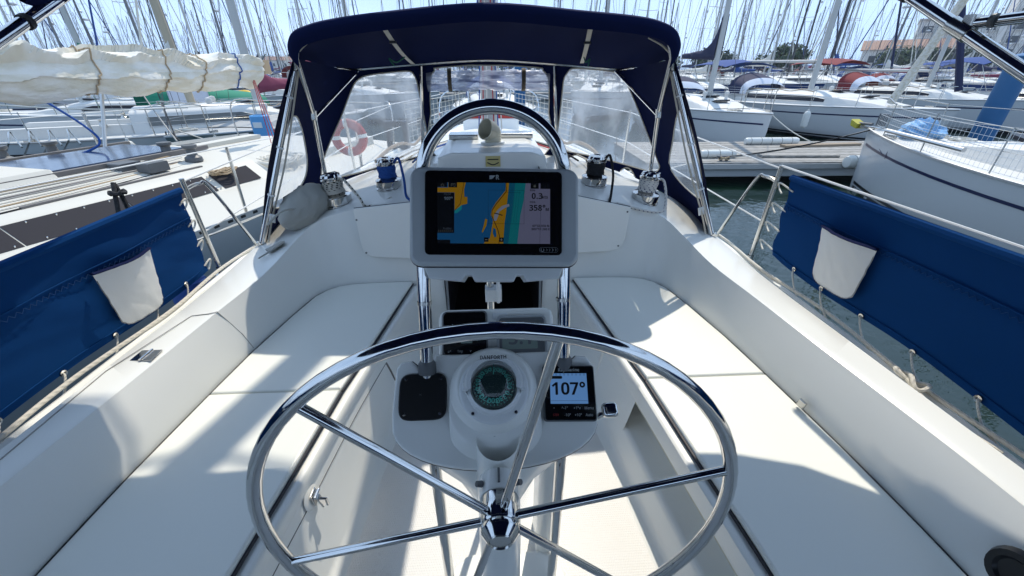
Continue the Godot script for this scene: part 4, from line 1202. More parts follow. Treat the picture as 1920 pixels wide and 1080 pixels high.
func winch(called: String, label: String, at_: Vector3, lean: Vector3, rope: String, tail: PackedVector3Array, k: float, turns := 6) -> void:
	var xf := frame(at_, lean)
	var o := thing("winch", label, "winch", "winches on the coachroof", Vector3.ZERO)
	part(MB.new().lathe([Vector2(0.0, -0.03), Vector2(0.092 * k, -0.03), Vector2(0.092 * k, 0.010), Vector2(0.084 * k, 0.013), Vector2(0.084 * k, 0.018), Vector2(0.090 * k, 0.020), Vector2(0.090 * k, 0.058), Vector2(0.084 * k, 0.063), Vector2(0.062 * k, 0.066), Vector2(0.048 * k, 0.08), Vector2(0.043 * k, 0.10), Vector2(0.046 * k, 0.15)], xf, 28), "drum", M.chrome, o)
	part(MB.new().lathe([Vector2(0.046 * k, 0.150), Vector2(0.066 * k, 0.156), Vector2(0.066 * k, 0.164), Vector2(0.05 * k, 0.168), Vector2(0.05 * k, 0.173), Vector2(0.062 * k, 0.178), Vector2(0.055 * k, 0.192), Vector2(0.03 * k, 0.198), Vector2(0.02 * k, 0.192), Vector2(0.0, 0.192)], xf, 28), "self_tailer", M.chrome, o)
	part(MB.new().box(Vector3(0.03 * k, 0.075 * k, 0.012), xf * Transform3D(Basis(Vector3(0, 0, 1), 0.7), Vector3(0.03 * k, 0.02 * k, 0.190)), 0.003), "stripper_arm", M.chrome, o)
	var p := PackedVector3Array()
	var r := 0.0088
	for i in turns * 16 + 1:
		var a := TAU * i / 16.0
		var f := float(i) / (turns * 16)
		p.push_back(xf * Vector3(cos(a) * (0.054 * k + 0.003 * cos(f * 9.0)), sin(a) * 0.054 * k, 0.077 + f * 0.076))
	var rp := thing("sheet_rope", {"rope_fleck": "grey and black flecked sheet wound on the outer port winch", "rope_blue": "bright blue rope wound on the inner port winch", "rope_black": "black rope wound on the inner starboard winch", "rope_navyfleck": "white rope with navy flecks wound on the outer starboard winch"}[rope], "rope", "ropes on the winches")
	part(MB.new().tube(p, r, 8), "turns", M[rope], rp)
	var t2 := PackedVector3Array([p[p.size() - 1]])
	t2.append_array(tail)
	part(MB.new().tube(spline(t2, 6), r * 0.95, 8), "tail", M[rope], rp)

func winches() -> void:
	winch("winch", "outer port chrome winch with grey flecked rope beside the canvas bag", Vector3(-0.965, 1.40, -2.50), Vector3(-0.10, 1, 0.03), "rope_fleck", V([Vector3(-0.89, 1.56, -2.46), Vector3(-0.80, 1.47, -2.40), Vector3(-0.76, 1.425, -2.37), Vector3(-0.68, 1.432, -2.42), Vector3(-0.62, 1.45, -2.46)]), 0.95, 7)
	winch("winch", "inner port chrome winch wound with bright blue rope", Vector3(-0.665, 1.465, -2.62), Vector3(-0.02, 1, 0.03), "rope_blue", V([Vector3(-0.58, 1.66, -2.60), Vector3(-0.545, 1.55, -2.52), Vector3(-0.53, 1.47, -2.45), Vector3(-0.50, 1.45, -2.40), Vector3(-0.45, 1.42, -2.36)]), 0.9, 7)
	winch("winch", "inner starboard chrome winch wound with black rope", Vector3(0.690, 1.465, -2.64), Vector3(0.03, 1, 0.03), "rope_black", V([Vector3(0.775, 1.66, -2.63), Vector3(0.785, 1.56, -2.54), Vector3(0.76, 1.46, -2.45), Vector3(0.735, 1.435, -2.38), Vector3(0.72, 1.40, -2.35)]), 0.95, 7)
	winch("winch", "outer starboard chrome winch with navy flecked white rope beside the frame foot", Vector3(1.000, 1.385, -2.50), Vector3(0.08, 1, 0.03), "rope_navyfleck", V([Vector3(1.095, 1.53, -2.47), Vector3(1.105, 1.45, -2.42), Vector3(1.08, 1.385, -2.35), Vector3(1.02, 1.372, -2.33), Vector3(0.94, 1.385, -2.33), Vector3(0.86, 1.40, -2.35), Vector3(0.78, 1.42, -2.37)]), 0.95, 7)
	# canvas bag
	var o := thing("canvas_bag", "grey canvas halyard bag slumped against the sprayhood beside the port winch", "bag")
	var rows := []
	var r := RandomNumberGenerator.new()
	r.seed = 3
	var n := noise(5.0, 3, 9)
	for i in 15:
		var f := i / 14.0
		var row := PackedVector3Array()
		var c := Vector3(-1.20, 1.375, -2.22).lerp(Vector3(-1.055, 1.475, -2.55), f)
		var sz := 0.112 * pow(maxf(sin(PI * f), 0.0), 0.55) + 0.0005
		for k in 24:
			var a := TAU * k / 24
			var d := Vector3(cos(a) * 0.95, sin(a) * 1.0, cos(a) * 0.25) * sz
			d *= 1.0 + 0.22 * n.get_noise_3d(f * 2.0, cos(a), sin(a))
			row.push_back(c + d)
		rows.push_back(row)
	part(MB.new().grid(rows, true), "bag_body", M.bag, o, "", 0.3)
	part(MB.new().tube(spline(V([Vector3(-1.235, 1.40, -2.13), Vector3(-1.17, 1.455, -2.22), Vector3(-1.08, 1.43, -2.33), Vector3(-1.02, 1.45, -2.44)]), 6), 0.006, 6), "seam", M.bag, o)
	part(MB.new().sheet([V([Vector3(-1.28, 1.255, -2.12), Vector3(-1.22, 1.275, -2.19)]), V([Vector3(-1.23, 1.268, -2.07), Vector3(-1.165, 1.30, -2.13)]), V([Vector3(-1.27, 1.248, -2.02), Vector3(-1.24, 1.262, -2.04)])], 0.008), "flap", M.bag, o)


var hood_low := PackedVector3Array()
var hood_top := PackedVector3Array()

func curve_at(p: PackedVector3Array, u: float) -> Vector3:
	var n := p.size()
	var i := clampi(int(u), 0, n - 2)
	return p[i].cubic_interpolate(p[i + 1], p[maxi(i - 1, 0)], p[mini(i + 2, n - 1)], u - i)

func hood_point(q: Vector2) -> Vector3:
	var s := curve_at(hood_low, q.x)
	var t := curve_at(hood_top, q.x)
	var p := s.lerp(t, q.y)
	var out := Vector3(p.x, 0, p.z + 2.4)
	return p + out / maxf(out.length(), 0.2) * 0.035 * sin(PI * clampf(q.y, 0, 1))

func sprayhood() -> void:
	var o := thing("sprayhood", "navy canvas sprayhood with clear vinyl windows on a chrome frame over the companionway", "sprayhood")
	var half_s := V([Vector3(-1.37, 1.235, -2.24), Vector3(-1.38, 1.265, -2.55), Vector3(-1.26, 1.355, -2.86), Vector3(-1.0, 1.455, -3.03), Vector3(-0.6, 1.535, -3.17), Vector3(0, 1.565, -3.22)])
	var half_u := V([Vector3(-1.0, 2.2, -2.40), Vector3(-1.01, 2.185, -2.66), Vector3(-0.99, 2.165, -2.9), Vector3(-0.89, 2.15, -3.06), Vector3(-0.5, 2.178, -3.1), Vector3(0, 2.203, -3.12)])
	for i in 11:
		hood_low.push_back(half_s[i] if i < 6 else half_s[10 - i] * Vector3(-1, 1, 1))
		hood_top.push_back(half_u[i] if i < 6 else half_u[10 - i] * Vector3(-1, 1, 1))
	var panes := [
		["window", "port front vinyl window with a red lifebuoy behind it", PackedVector2Array([Vector2(2.25, 0.10), Vector2(2.175, 0.20), Vector2(2.3, 0.33), Vector2(2.725, 0.60), Vector2(2.975, 0.84), Vector2(3.1, 0.91), Vector2(3.3, 0.94), Vector2(3.725, 0.945), Vector2(3.925, 0.94), Vector2(4.0, 0.91), Vector2(4.075, 0.80), Vector2(4.175, 0.49), Vector2(4.225, 0.21), Vector2(4.2, 0.11), Vector2(4.125, 0.045), Vector2(3.725, 0.02), Vector2(3.225, 0.02), Vector2(2.675, 0.05)])],
		["window", "small port side vinyl window", PackedVector2Array([Vector2(0.525, 0.20), Vector2(0.525, 0.26), Vector2(0.575, 0.40), Vector2(0.65, 0.57), Vector2(0.72, 0.68), Vector2(0.875, 0.70), Vector2(1.1, 0.67), Vector2(1.425, 0.56), Vector2(1.675, 0.39), Vector2(1.725, 0.26), Vector2(1.6, 0.18), Vector2(1.25, 0.13), Vector2(0.9, 0.13), Vector2(0.65, 0.16)])],
		["window", "starboard front vinyl window", PackedVector2Array([Vector2(5.85, 0.21), Vector2(5.9, 0.49), Vector2(6.0, 0.83), Vector2(6.075, 0.92), Vector2(6.175, 0.97), Vector2(6.475, 0.98), Vector2(6.875, 0.975), Vector2(7.1, 0.93), Vector2(7.3, 0.80), Vector2(7.65, 0.51), Vector2(7.95, 0.27), Vector2(8.0, 0.21), Vector2(7.8, 0.14), Vector2(7.15, 0.10), Vector2(6.325, 0.085), Vector2(5.9, 0.10)])],
		["window", "small starboard side vinyl window", PackedVector2Array([Vector2(8.35, 0.30), Vector2(8.725, 0.54), Vector2(9.1, 0.68), Vector2(9.4, 0.73), Vector2(9.675, 0.71), Vector2(9.725, 0.64), Vector2(9.75, 0.46), Vector2(9.7, 0.29), Vector2(9.575, 0.23), Vector2(9.3, 0.18), Vector2(8.65, 0.20)])],
		["", "", PackedVector2Array([Vector2(4.25, 0.84), Vector2(4.3, 0.93), Vector2(4.4, 0.955), Vector2(5.6, 0.955), Vector2(5.72, 0.93), Vector2(5.78, 0.84), Vector2(5.75, 0.5), Vector2(5.675, 0.02), Vector2(4.325, 0.02), Vector2(4.27, 0.5)])],
		["", "", PackedVector2Array([Vector2(6.0, -0.09), Vector2(6.02, 0.0), Vector2(6.1, 0.055), Vector2(6.2, 0.062), Vector2(6.29, 0.03), Vector2(6.33, -0.08)])],
		["", "", PackedVector2Array([Vector2(6.92, -0.09), Vector2(6.98, 0.02), Vector2(7.12, 0.075), Vector2(7.26, 0.04), Vector2(7.33, -0.06)])],
		["", "", PackedVector2Array([Vector2(3.25, -0.09), Vector2(3.42, -0.01), Vector2(3.66, 0.014), Vector2(3.84, 0.0), Vector2(3.95, -0.09)])]]
	for p in panes:
		var s := PackedVector2Array()
		var src: PackedVector2Array = p[2]
		var n := src.size()
		for i in n:
			for j in 3:
				s.push_back(src[i].cubic_interpolate(src[(i + 1) % n], src[(i + n - 1) % n], src[(i + 2) % n], j / 3.0))
		p[2] = s
	var cloth := MB.new()
	var clear := []
	for p in panes: clear.push_back(MB.new())
	var nu := 100
	var nv := 18
	for i in nu:
		for j in nv:
			var r := Rect2(10.0 * i / nu, float(j) / nv, 10.0 / nu, 1.0 / nv)
			var bits := [PackedVector2Array([r.position, r.position + Vector2(r.size.x, 0), r.end, r.position + Vector2(0, r.size.y)])]
			for k in panes.size():
				var bb := Rect2(panes[k][2][0], Vector2.ZERO)
				for q in panes[k][2]: bb = bb.expand(q)
				if not bb.intersects(r): continue
				var next := []
				for b in bits:
					next.append_array(Geometry2D.clip_polygons(b, panes[k][2]))
					if panes[k][0]:
						for w in Geometry2D.intersect_polygons(b, panes[k][2]): flat_poly(clear[k], w)
				bits = next
			for b in bits: flat_poly(cloth, b)
	part(cloth, "front_panel", M.navy, o, "", 0.3)
	for k in panes.size():
		if panes[k][0]:
			part(clear[k], "window", M.vinyl, o, panes[k][1], 0.3)
		var e := PackedVector3Array()
		for q in panes[k][2]:
			if q.y > 0.0: e.push_back(hood_point(q) + Vector3(0, 0, 0.003))
		part(MB.new().tube(e, 0.0048, 5, k < 5), "window_piping", M.strap, o)
	# roof between the two bows
	var aft := V([Vector3(-1.0, 2.2, -2.40), Vector3(-0.992, 2.245, -2.39), Vector3(-0.965, 2.285, -2.385), Vector3(-0.91, 2.312, -2.385), Vector3(-0.78, 2.342, -2.385), Vector3(-0.5, 2.376, -2.385), Vector3(0, 2.415, -2.39), Vector3(0.5, 2.384, -2.385), Vector3(0.78, 2.362, -2.385), Vector3(0.91, 2.335, -2.385), Vector3(0.972, 2.30, -2.385), Vector3(1.0, 2.25, -2.39), Vector3(1.0, 2.2, -2.40)])
	var fore := V([Vector3(-1.01, 2.185, -2.66), Vector3(-1.0, 2.17, -2.85), Vector3(-0.95, 2.158, -3.0), Vector3(-0.88, 2.152, -3.065), Vector3(-0.75, 2.16, -3.085), Vector3(-0.45, 2.182, -3.1), Vector3(0, 2.205, -3.12), Vector3(0.45, 2.182, -3.1), Vector3(0.75, 2.16, -3.085), Vector3(0.88, 2.152, -3.065), Vector3(0.95, 2.158, -3.0), Vector3(1.0, 2.17, -2.85), Vector3(1.01, 2.185, -2.66)])
	var sa := spline(aft, 5)
	var sf := spline(fore, 5)
	var rows := []
	for k in 13:
		var f := k / 12.0
		var r := PackedVector3Array()
		for i in sa.size():
			var e := sin(PI * i / (sa.size() - 1))
			var p := sa[i].lerp(sf[i], f)
			p.y += 0.085 * sin(PI * f) * sqrt(e) * (1.0 - 0.35 * f)
			p.y += 0.007 * sin(p.x * 16.0 + f * 6.0) * sin(PI * f)
			r.push_back(p)
		rows.push_back(r)
	part(MB.new().sheet(rows, 0.003), "roof", M.navy, o, "", 0.3)
	var hem := []
	for k in 5:
		var r := PackedVector3Array()
		for i in sa.size():
			var p := sa[i]
			var inw := Vector3(-signf(p.x) * clampf(absf(p.x) - 0.9, 0, 0.1) * 6.0, -1, 0).normalized()
			r.push_back(p + inw * [0.0, -0.022, -0.012, 0.02, 0.055][k] + Vector3(0, 0, [-0.02, 0.0, 0.022, 0.024, 0.012][k]))
		hem.push_back(r)
	part(MB.new().sheet(hem, 0.002), "aft_hem", M.navy, o, "", 0.3)
	part(MB.new().tube(sf.slice(8, sf.size() - 8), 0.0125, 8), "forward_bow", M.chrome, o)
	for s in [-1, 1]:
		var leg := V([Vector3(-1.065, 1.36, -2.62), Vector3(-1.0, 1.92, -2.50), Vector3(-0.985, 2.2, -2.405), Vector3(-0.96, 2.27, -2.40)])
		var stay := V([Vector3(-1.0, 1.91, -2.505), Vector3(-0.935, 2.03, -2.80), Vector3(-0.872, 2.137, -3.05)])
		var post := V([Vector3(-0.455, 2.17, -3.10), Vector3(-0.52, 1.56, -3.19)])
		var strut := V([Vector3(-1.362, 1.25, -2.245), Vector3(-1.02, 2.14, -2.425)])
		if s > 0:
			leg = mirror(leg); stay = mirror(stay); post = mirror(post); strut = mirror(strut)
		part(MB.new().tube(leg, 0.0125, 10), "aft_bow_leg", M.chrome, o)
		part(MB.new().tube(stay, 0.009, 8), "bow_stay", M.chrome, o)
		part(MB.new().tube(post, 0.0125, 8), "front_post", M.chrome, o)
		part(MB.new().tube(strut, 0.0165, 12), "strut", M.chrome, o)
		part(MB.new().tube(V([strut[1], strut[1].lerp(leg[2], 0.95)]), 0.010, 8), "strut_joint", M.steel, o)
		part(MB.new().box(Vector3(0.026, 0.05, 0.03), Transform3D(Basis(Vector3(0, 0, 1), s * 0.1), leg[1] + Vector3(0, 0.0, 0.0)), 0.004), "slide_clamp", M.steel, o)
		for k in 3: part(MB.new().tube(V([strut[0].lerp(strut[1], 0.30 + 0.28 * k), strut[0].lerp(strut[1], 0.31 + 0.28 * k)]), 0.0195, 10), "tie_band", M.white_plastic, o)
		var ft := MB.new()
		var fx := frame(strut[0] + Vector3(0, -0.03, 0), Vector3(s * 0.2, 1, 0.1))
		ft.prism(rrect(0.05, 0.085, 0.02, 4), 0.0, 0.007, fx, 0.002)
		ft.box(Vector3(0.03, 0.012, 0.045), fx * at(0, 0.014, 0.025), 0.003)
		ft.box(Vector3(0.03, 0.012, 0.045), fx * at(0, -0.014, 0.025), 0.003)
		part(ft, "deck_hinge", M.steel, o)
		# webbing strap down the strut
		var off := Vector3(-s * 0.035, 0.0, -0.02)
		var ws := V([strut[1] + off * 0.5, strut[0].lerp(strut[1], 0.5) + off, strut[0].lerp(strut[1], 0.16) + off * 0.9 + Vector3(0, 0, 0.02), strut[0] + Vector3(-s * 0.055, 0.015, 0.03)])
		part(MB.new().tube(spline(ws, 6), 0.012, 6, false, -1.0, 0.2), "webbing", M.strap, o)
		part(MB.new().box(Vector3(0.034, 0.05, 0.012), Transform3D(Basis(Vector3(0, 0, 1), s * 0.3), ws[2]), 0.003), "buckle", M.white_plastic, o)
		# roof strap between the bows with green string
		var a := Vector3(s * 0.535, 2.345, -2.41)
		var b := Vector3(-0.506 if s < 0 else 0.64, 2.172, -3.085)
		var st := []
		for k in 9:
			var p := a.lerp(b, k / 8.0) + Vector3(0, 0.010 - 0.022 * sin(PI * k / 8.0), 0)
			st.push_back(V([p - Vector3(0.013, 0, 0), p + Vector3(0.013, 0, 0)]))
		part(MB.new().sheet(st, 0.0015), "roof_strap", M.strap, o)
		part(MB.new().box(Vector3(0.036, 0.012, 0.03), Transform3D(Basis(), a.lerp(b, 0.3) - Vector3(0, 0.012, 0)), 0.003), "strap_buckle", M.black, o)
		var g := a.lerp(b, 0.68) - Vector3(0, 0.01, 0)
		part(MB.new().tube(spline(V([g, g + Vector3(s * 0.03 - 0.02, -0.03, 0.03), g + Vector3(s * 0.06 - 0.03, -0.01, 0.04), g + Vector3(s * 0.04 - 0.02, -0.05, 0.05)]), 5), 0.004, 5), "green_tie", M.green_string, o)
		part(MB.new().tube(spline(V([Vector3(s * 0.985, 2.235, -2.46), Vector3(s * 0.93, 2.265, -2.44), Vector3(s * 0.85, 2.295, -2.43)]), 4), 0.007, 5, false, 0.003), "cord_end", M.strap, o)
	# rolled up centre window with its straps
	var rl := []
	var n := noise(3.0, 3, 12)
	for i in 25:
		var r := PackedVector3Array()
		var x := -0.43 + 0.86 * i / 24.0
		for k in 12:
			var a := TAU * k / 12
			var w := 1.0 + 0.25 * n.get_noise_2d(x * 3.0, k * 2.0)
			r.push_back(Vector3(x, 2.083 - 0.01 * absf(x) + sin(a) * 0.062 * w, -3.145 + cos(a) * 0.04 * w))
		rl.push_back(r)
	var rm := mat("rolled_vinyl", 0.80, 0.82, 0.88, 0.22)
	rm.transparency = BaseMaterial3D.TRANSPARENCY_ALPHA
	rm.albedo_texture = ntex(0.012, 4, 15, 256, false, 1.0, [[0.2, 0.5, 0.8], [Color(0.5, 0.52, 0.6, 0.75), Color(1, 1, 1, 0.35), Color(1, 1, 1, 0.6)]])
	rm.uv1_triplanar = true
	rm.uv1_scale = Vector3(1.2, 7, 4)
	rm.backlight_enabled = true
	rm.backlight = Color(0.8, 0.82, 0.88)
	bump(rm, ntex(0.02, 3, 16, 256), 1.0, 1.0)
	rm.uv1_scale = Vector3(1.2, 7, 4)
	part(MB.new().grid(rl, true), "rolled_window", rm, o)
	for x in [-0.27, 0.245]:
		var sp := []
		for k in 8:
			var a := -1.9 + 3.8 * k / 7.0
			sp.push_back(V([Vector3(x - 0.014, 2.085 + sin(a) * 0.074, -3.145 + cos(a) * 0.053), Vector3(x + 0.014, 2.085 + sin(a) * 0.074, -3.145 + cos(a) * 0.053)]))
		part(MB.new().sheet(sp, 0.002), "roll_strap", M.strap_brown, o)

func flat_poly(mb: MB, p: PackedVector2Array) -> void:
	var tri := Geometry2D.triangulate_polygon(p)
	for i in range(0, tri.size(), 3):
		var a := p[tri[i]]
		var b := p[tri[i + 1]]
		var c := p[tri[i + 2]]
		if absf((b - a).cross(c - a)) < 1e-9: continue
		if (b - a).cross(c - a) < 0.0:
			var s := b; b = c; c = s
		mb.t(hood_point(a), hood_point(b), hood_point(c))

func bimini() -> void:
	var o := thing("bimini", "dark blue bimini top on thick steel tubes overhead, seen at both upper corners", "bimini")
	var rows := []
	for i in 11:
		var f := i / 10.0
		var r := PackedVector3Array()
		for k in 17:
			var s := -1.0 + 2.0 * k / 16.0
			r.push_back(Vector3(s * 1.5, 2.64 + 0.13 * (1.0 - s * s) - 0.06 * pow(absf(s), 8.0) + 0.05 * sin(PI * f) - 0.22 * f * f, lerpf(-2.0 + 0.06 * s * s + 0.26 * pow(absf(s), 7.0), 1.7, f)))
		rows.push_back(r)
	part(MB.new().sheet(rows, 0.004), "canopy", M.navy, o, "", 0.3)  # aft part out of view, reaching back to darken chrome reflections
	for s in [-1, 1]:
		var leg := V([Vector3(1.45, 2.60, -2.05), Vector3(1.4500, 2.2573, -1.3717), Vector3(1.45, 1.22, 0.68)])
		if s < 0: leg = V([Vector3(-1.45, 2.60, -2.20), Vector3(-1.4500, 2.2764, -1.5602), Vector3(-1.45, 1.22, 0.52)])
		part(MB.new().tube(leg, 0.018, 16), "main_bow", M.chrome, o)
		if s > 0:
			part(MB.new().tube(V([Vector3(1.4570, 2.2689, -1.3850), Vector3(1.4790, 2.2776, -1.1600), Vector3(1.4500, 2.4980, 0.8700)]), 0.0156, 14), "side_strut", M.chrome, o)
			part(MB.new().tube(V([Vector3(1.4500, 2.2747, -1.4065), Vector3(1.4500, 2.2399, -1.3369)]), 0.0215, 14), "joint", M.steel, o)
			part(MB.new().box(Vector3(0.022, 0.038, 0.038), at(1.4546, 2.2747, -1.3560), 0.007), "joint_jaw", M.steel, o)
			part(MB.new().tube(V([Vector3(1.4570, 2.2730, -1.2992), Vector3(1.4587, 2.2732, -1.2888)]), 0.018, 10), "band", M.dark_grey, o)
			part(MB.new().tube(V([Vector3(1.4500, 2.3692, -1.5985), Vector3(1.4500, 2.3924, -1.6472)]), 0.020, 10, false, 0.023), "cloth_wrap", M.rubber, o)
		else:
			part(MB.new().tube(V([Vector3(-1.45, 2.277, -1.562), Vector3(-1.45, 2.2845, -1.58)]), 0.0224, 10), "band", M.rubber, o)
			var fl := []
			for i in 5:
				var f := i / 4.0
				fl.push_back(spline(V([Vector3(-1.485, 2.66, -1.90 + f * 0.34), Vector3(-1.48, 2.42, -1.83 + f * 0.26), Vector3(-1.45, 2.322 + 0.012 * absf(f - 0.4), -1.69 + f * 0.09), Vector3(-1.42, 2.42, -1.80 + f * 0.22), Vector3(-1.43, 2.65, -1.86 + f * 0.30)]), 4))
			part(MB.new().sheet(fl, 0.004), "canopy_flap", M.navy, o)

func weather_cloths() -> void:
	var n := noise(1.6, 3, 33)
	for s in [-1, 1]:
		var label: String = "blue weather cloth with a pale pocket laced to the port rail, lit by the sun" if s < 0 else "dark blue weather cloth with a pale pocket laced to the starboard rail, in shade"
		var o := thing("weather_cloth", label, "weather cloth", "weather cloths along the cockpit rails")
		var top := [1.605, 1.545] if s < 0 else [1.645, 1.64]
		var bot := [1.165, 1.13] if s < 0 else [1.215, 1.13]
		var rows := []
		for i in 61:
			var f := i / 60.0
			var z := lerpf(-2.10 if s < 0 else -2.04, 0.9, f)
			var r := PackedVector3Array()
			for k in 17:
				var v := k / 16.0
				var zz := z + (0.03 * v if s < 0 else 0.04 * v) * (1.0 - f)
				var amp := sin(PI * v) * (0.013 if s < 0 else 0.008) + 0.002
				var x: float = s * 1.6 + amp * n.get_noise_2d(z * 1.3 + 9 * s, v * 1.6 + z * 0.7)
				x += 0.007 * exp(-f * 30.0) * sin(v * 17.0 + z * 20.0)
				r.push_back(Vector3(x, lerpf(lerpf(top[0], top[1], f), lerpf(bot[0], bot[1], f), v) - 0.012 * sin(f * PI * 5.0) * v, zz))
			rows.push_back(r)
		part(MB.new().sheet(rows, 0.003), "cloth", M.blue_cloth, o, "", 0.3)
		var e := PackedVector3Array()
		var se := PackedVector3Array()
		for i in range(0, 61, 2):
			e.push_back(rows[i][0])
			se.push_back(rows[i][5] - Vector3(s * 0.004, 0, 0))
		part(MB.new().tube(e, 0.017, 8), "top_sleeve", M.blue_cloth, o)
		part(MB.new().tube(se, 0.003, 5), "seam", M.blue_cloth, o)
		var zz := PackedVector3Array()
		for i in 121:
			var q := rows[i / 2] as PackedVector3Array
			var q2 := rows[mini(i / 2 + 1, 60)] as PackedVector3Array
			for h in 2:
				var b := q[5].lerp(q2[5], 0.5 * (i % 2) + 0.25 * h) - Vector3(s * 0.006, 0.012 + 0.014 * h, 0)
				zz.push_back(b)
		part(MB.new().tube(zz, 0.0013, 4), "stitching", M.stitch_blue, o)
		var hm := PackedVector3Array()
		for i in range(0, 61, 2): hm.push_back(rows[i][15] - Vector3(s * 0.004, 0, 0))
		part(MB.new().tube(hm, 0.0025, 5), "hem_seam", M.blue_cloth, o)
		# pocket
		var pk := PackedVector2Array([Vector2(-1.735, 1.435), Vector2(-1.475, 1.448), Vector2(-1.45, 1.235), Vector2(-1.475, 1.185), Vector2(-1.52, 1.165), Vector2(-1.70, 1.172), Vector2(-1.735, 1.215)])
		if s > 0: pk = PackedVector2Array([Vector2(-1.69, 1.50), Vector2(-1.42, 1.505), Vector2(-1.40, 1.28), Vector2(-1.425, 1.245), Vector2(-1.45, 1.232), Vector2(-1.615, 1.242), Vector2(-1.65, 1.285)])
		var pr := []
		for i in 13:
			var f := i / 12.0
			var r := PackedVector3Array()
			for k in 11:
				var v := k / 10.0
				var z := lerpf(pk[0].x, pk[1].x, f)
				var y0 := lerpf(pk[0].y, pk[1].y, f)
				var cut := pow(absf(2.0 * f - 1.0), 6.0) * 0.03
				var y1 := lerpf(pk[5].y, pk[3].y, f) + cut
				var bulge := sin(PI * f) * (0.028 * (1.0 - v) + 0.006) + 0.006
				bulge += 0.006 * n.get_noise_2d(f * 4.0 + 3.0 * s, v * 4.0)
				r.push_back(Vector3(s * (1.575 - bulge) - s * 0.0, lerpf(y0, y1, v), z + 0.03 * (v - 0.5) * (1.0 - 2.0 * f) + 0.02 * v))
			pr.push_back(r)
		part(MB.new().sheet(pr, 0.002), "pocket", M.mesh_pocket, o, "", 0.3)
		var pe := PackedVector3Array()
		for r in pr: pe.push_back(r[0])
		part(MB.new().tube(pe, 0.010, 6, false, -1.0, 0.5), "pocket_hem", M.navy, o)
		var st := PackedVector3Array()
		for i in pr.size(): st.push_back(pr[i][10] - Vector3(s * 0.003, 0, 0))
		for k in range(9, 0, -1): st.push_back(pr[12][k] - Vector3(s * 0.003, 0, 0))
		var zig := PackedVector3Array()
		for i in st.size() - 1:
			for k in 3: zig.push_back(st[i].lerp(st[i + 1], k / 3.0) + Vector3(0, 0.004 if (i * 3 + k) % 2 else 0.0, 0.0))
		part(MB.new().tube(zig, 0.0012, 4), "pocket_stitching", M.dark_grey, o)
		# eyelets and lashings
		var em := MB.new().lathe([Vector2(0.005, -0.004), Vector2(0.012, -0.003), Vector2(0.012, 0.003), Vector2(0.005, 0.004)], Transform3D(), 14).mesh(M.steel)
		for i in 7:
			var z: float = ([-1.885, -1.672, -1.44, -1.206, -0.98, -0.7, -0.4] if s < 0 else [-1.80, -1.60, -1.362, -1.12, -0.884, -0.62, -0.3])[i]
			var f := clampf((z + 2.07) / 2.97, 0.0, 1.0)
			var p := Vector3(s * 1.594, lerpf(bot[0], bot[1], f) + 0.014, z)
			hang(em, "eyelet", o, "", Transform3D(Basis(Vector3.UP, PI / 2), p))
			part(MB.new().tube(spline(V([p + Vector3(s * 0.012, 0, 0), p - Vector3(s * 0.012, 0.004, -0.01), p + Vector3(-s * 0.035, -0.05, 0.07), Vector3(s * 1.535, 1.135, z + 0.15)]), 5), 0.0038, 6), "lashing", M.rope_white, o)
		for i in 4:
			var y := lerpf(top[0], bot[0], 0.15 + 0.26 * i)
			part(MB.new().tube(spline(V([Vector3(s * 1.60, y, -2.06 if s < 0 else -2.0), Vector3(s * 1.595, y + 0.02, -2.11), Vector3(s * 1.62, y - 0.015, -2.14), Vector3(s * 1.60, y - 0.03, -2.08)]), 5), 0.0045, 6), "lashing", M.rope_white, o)

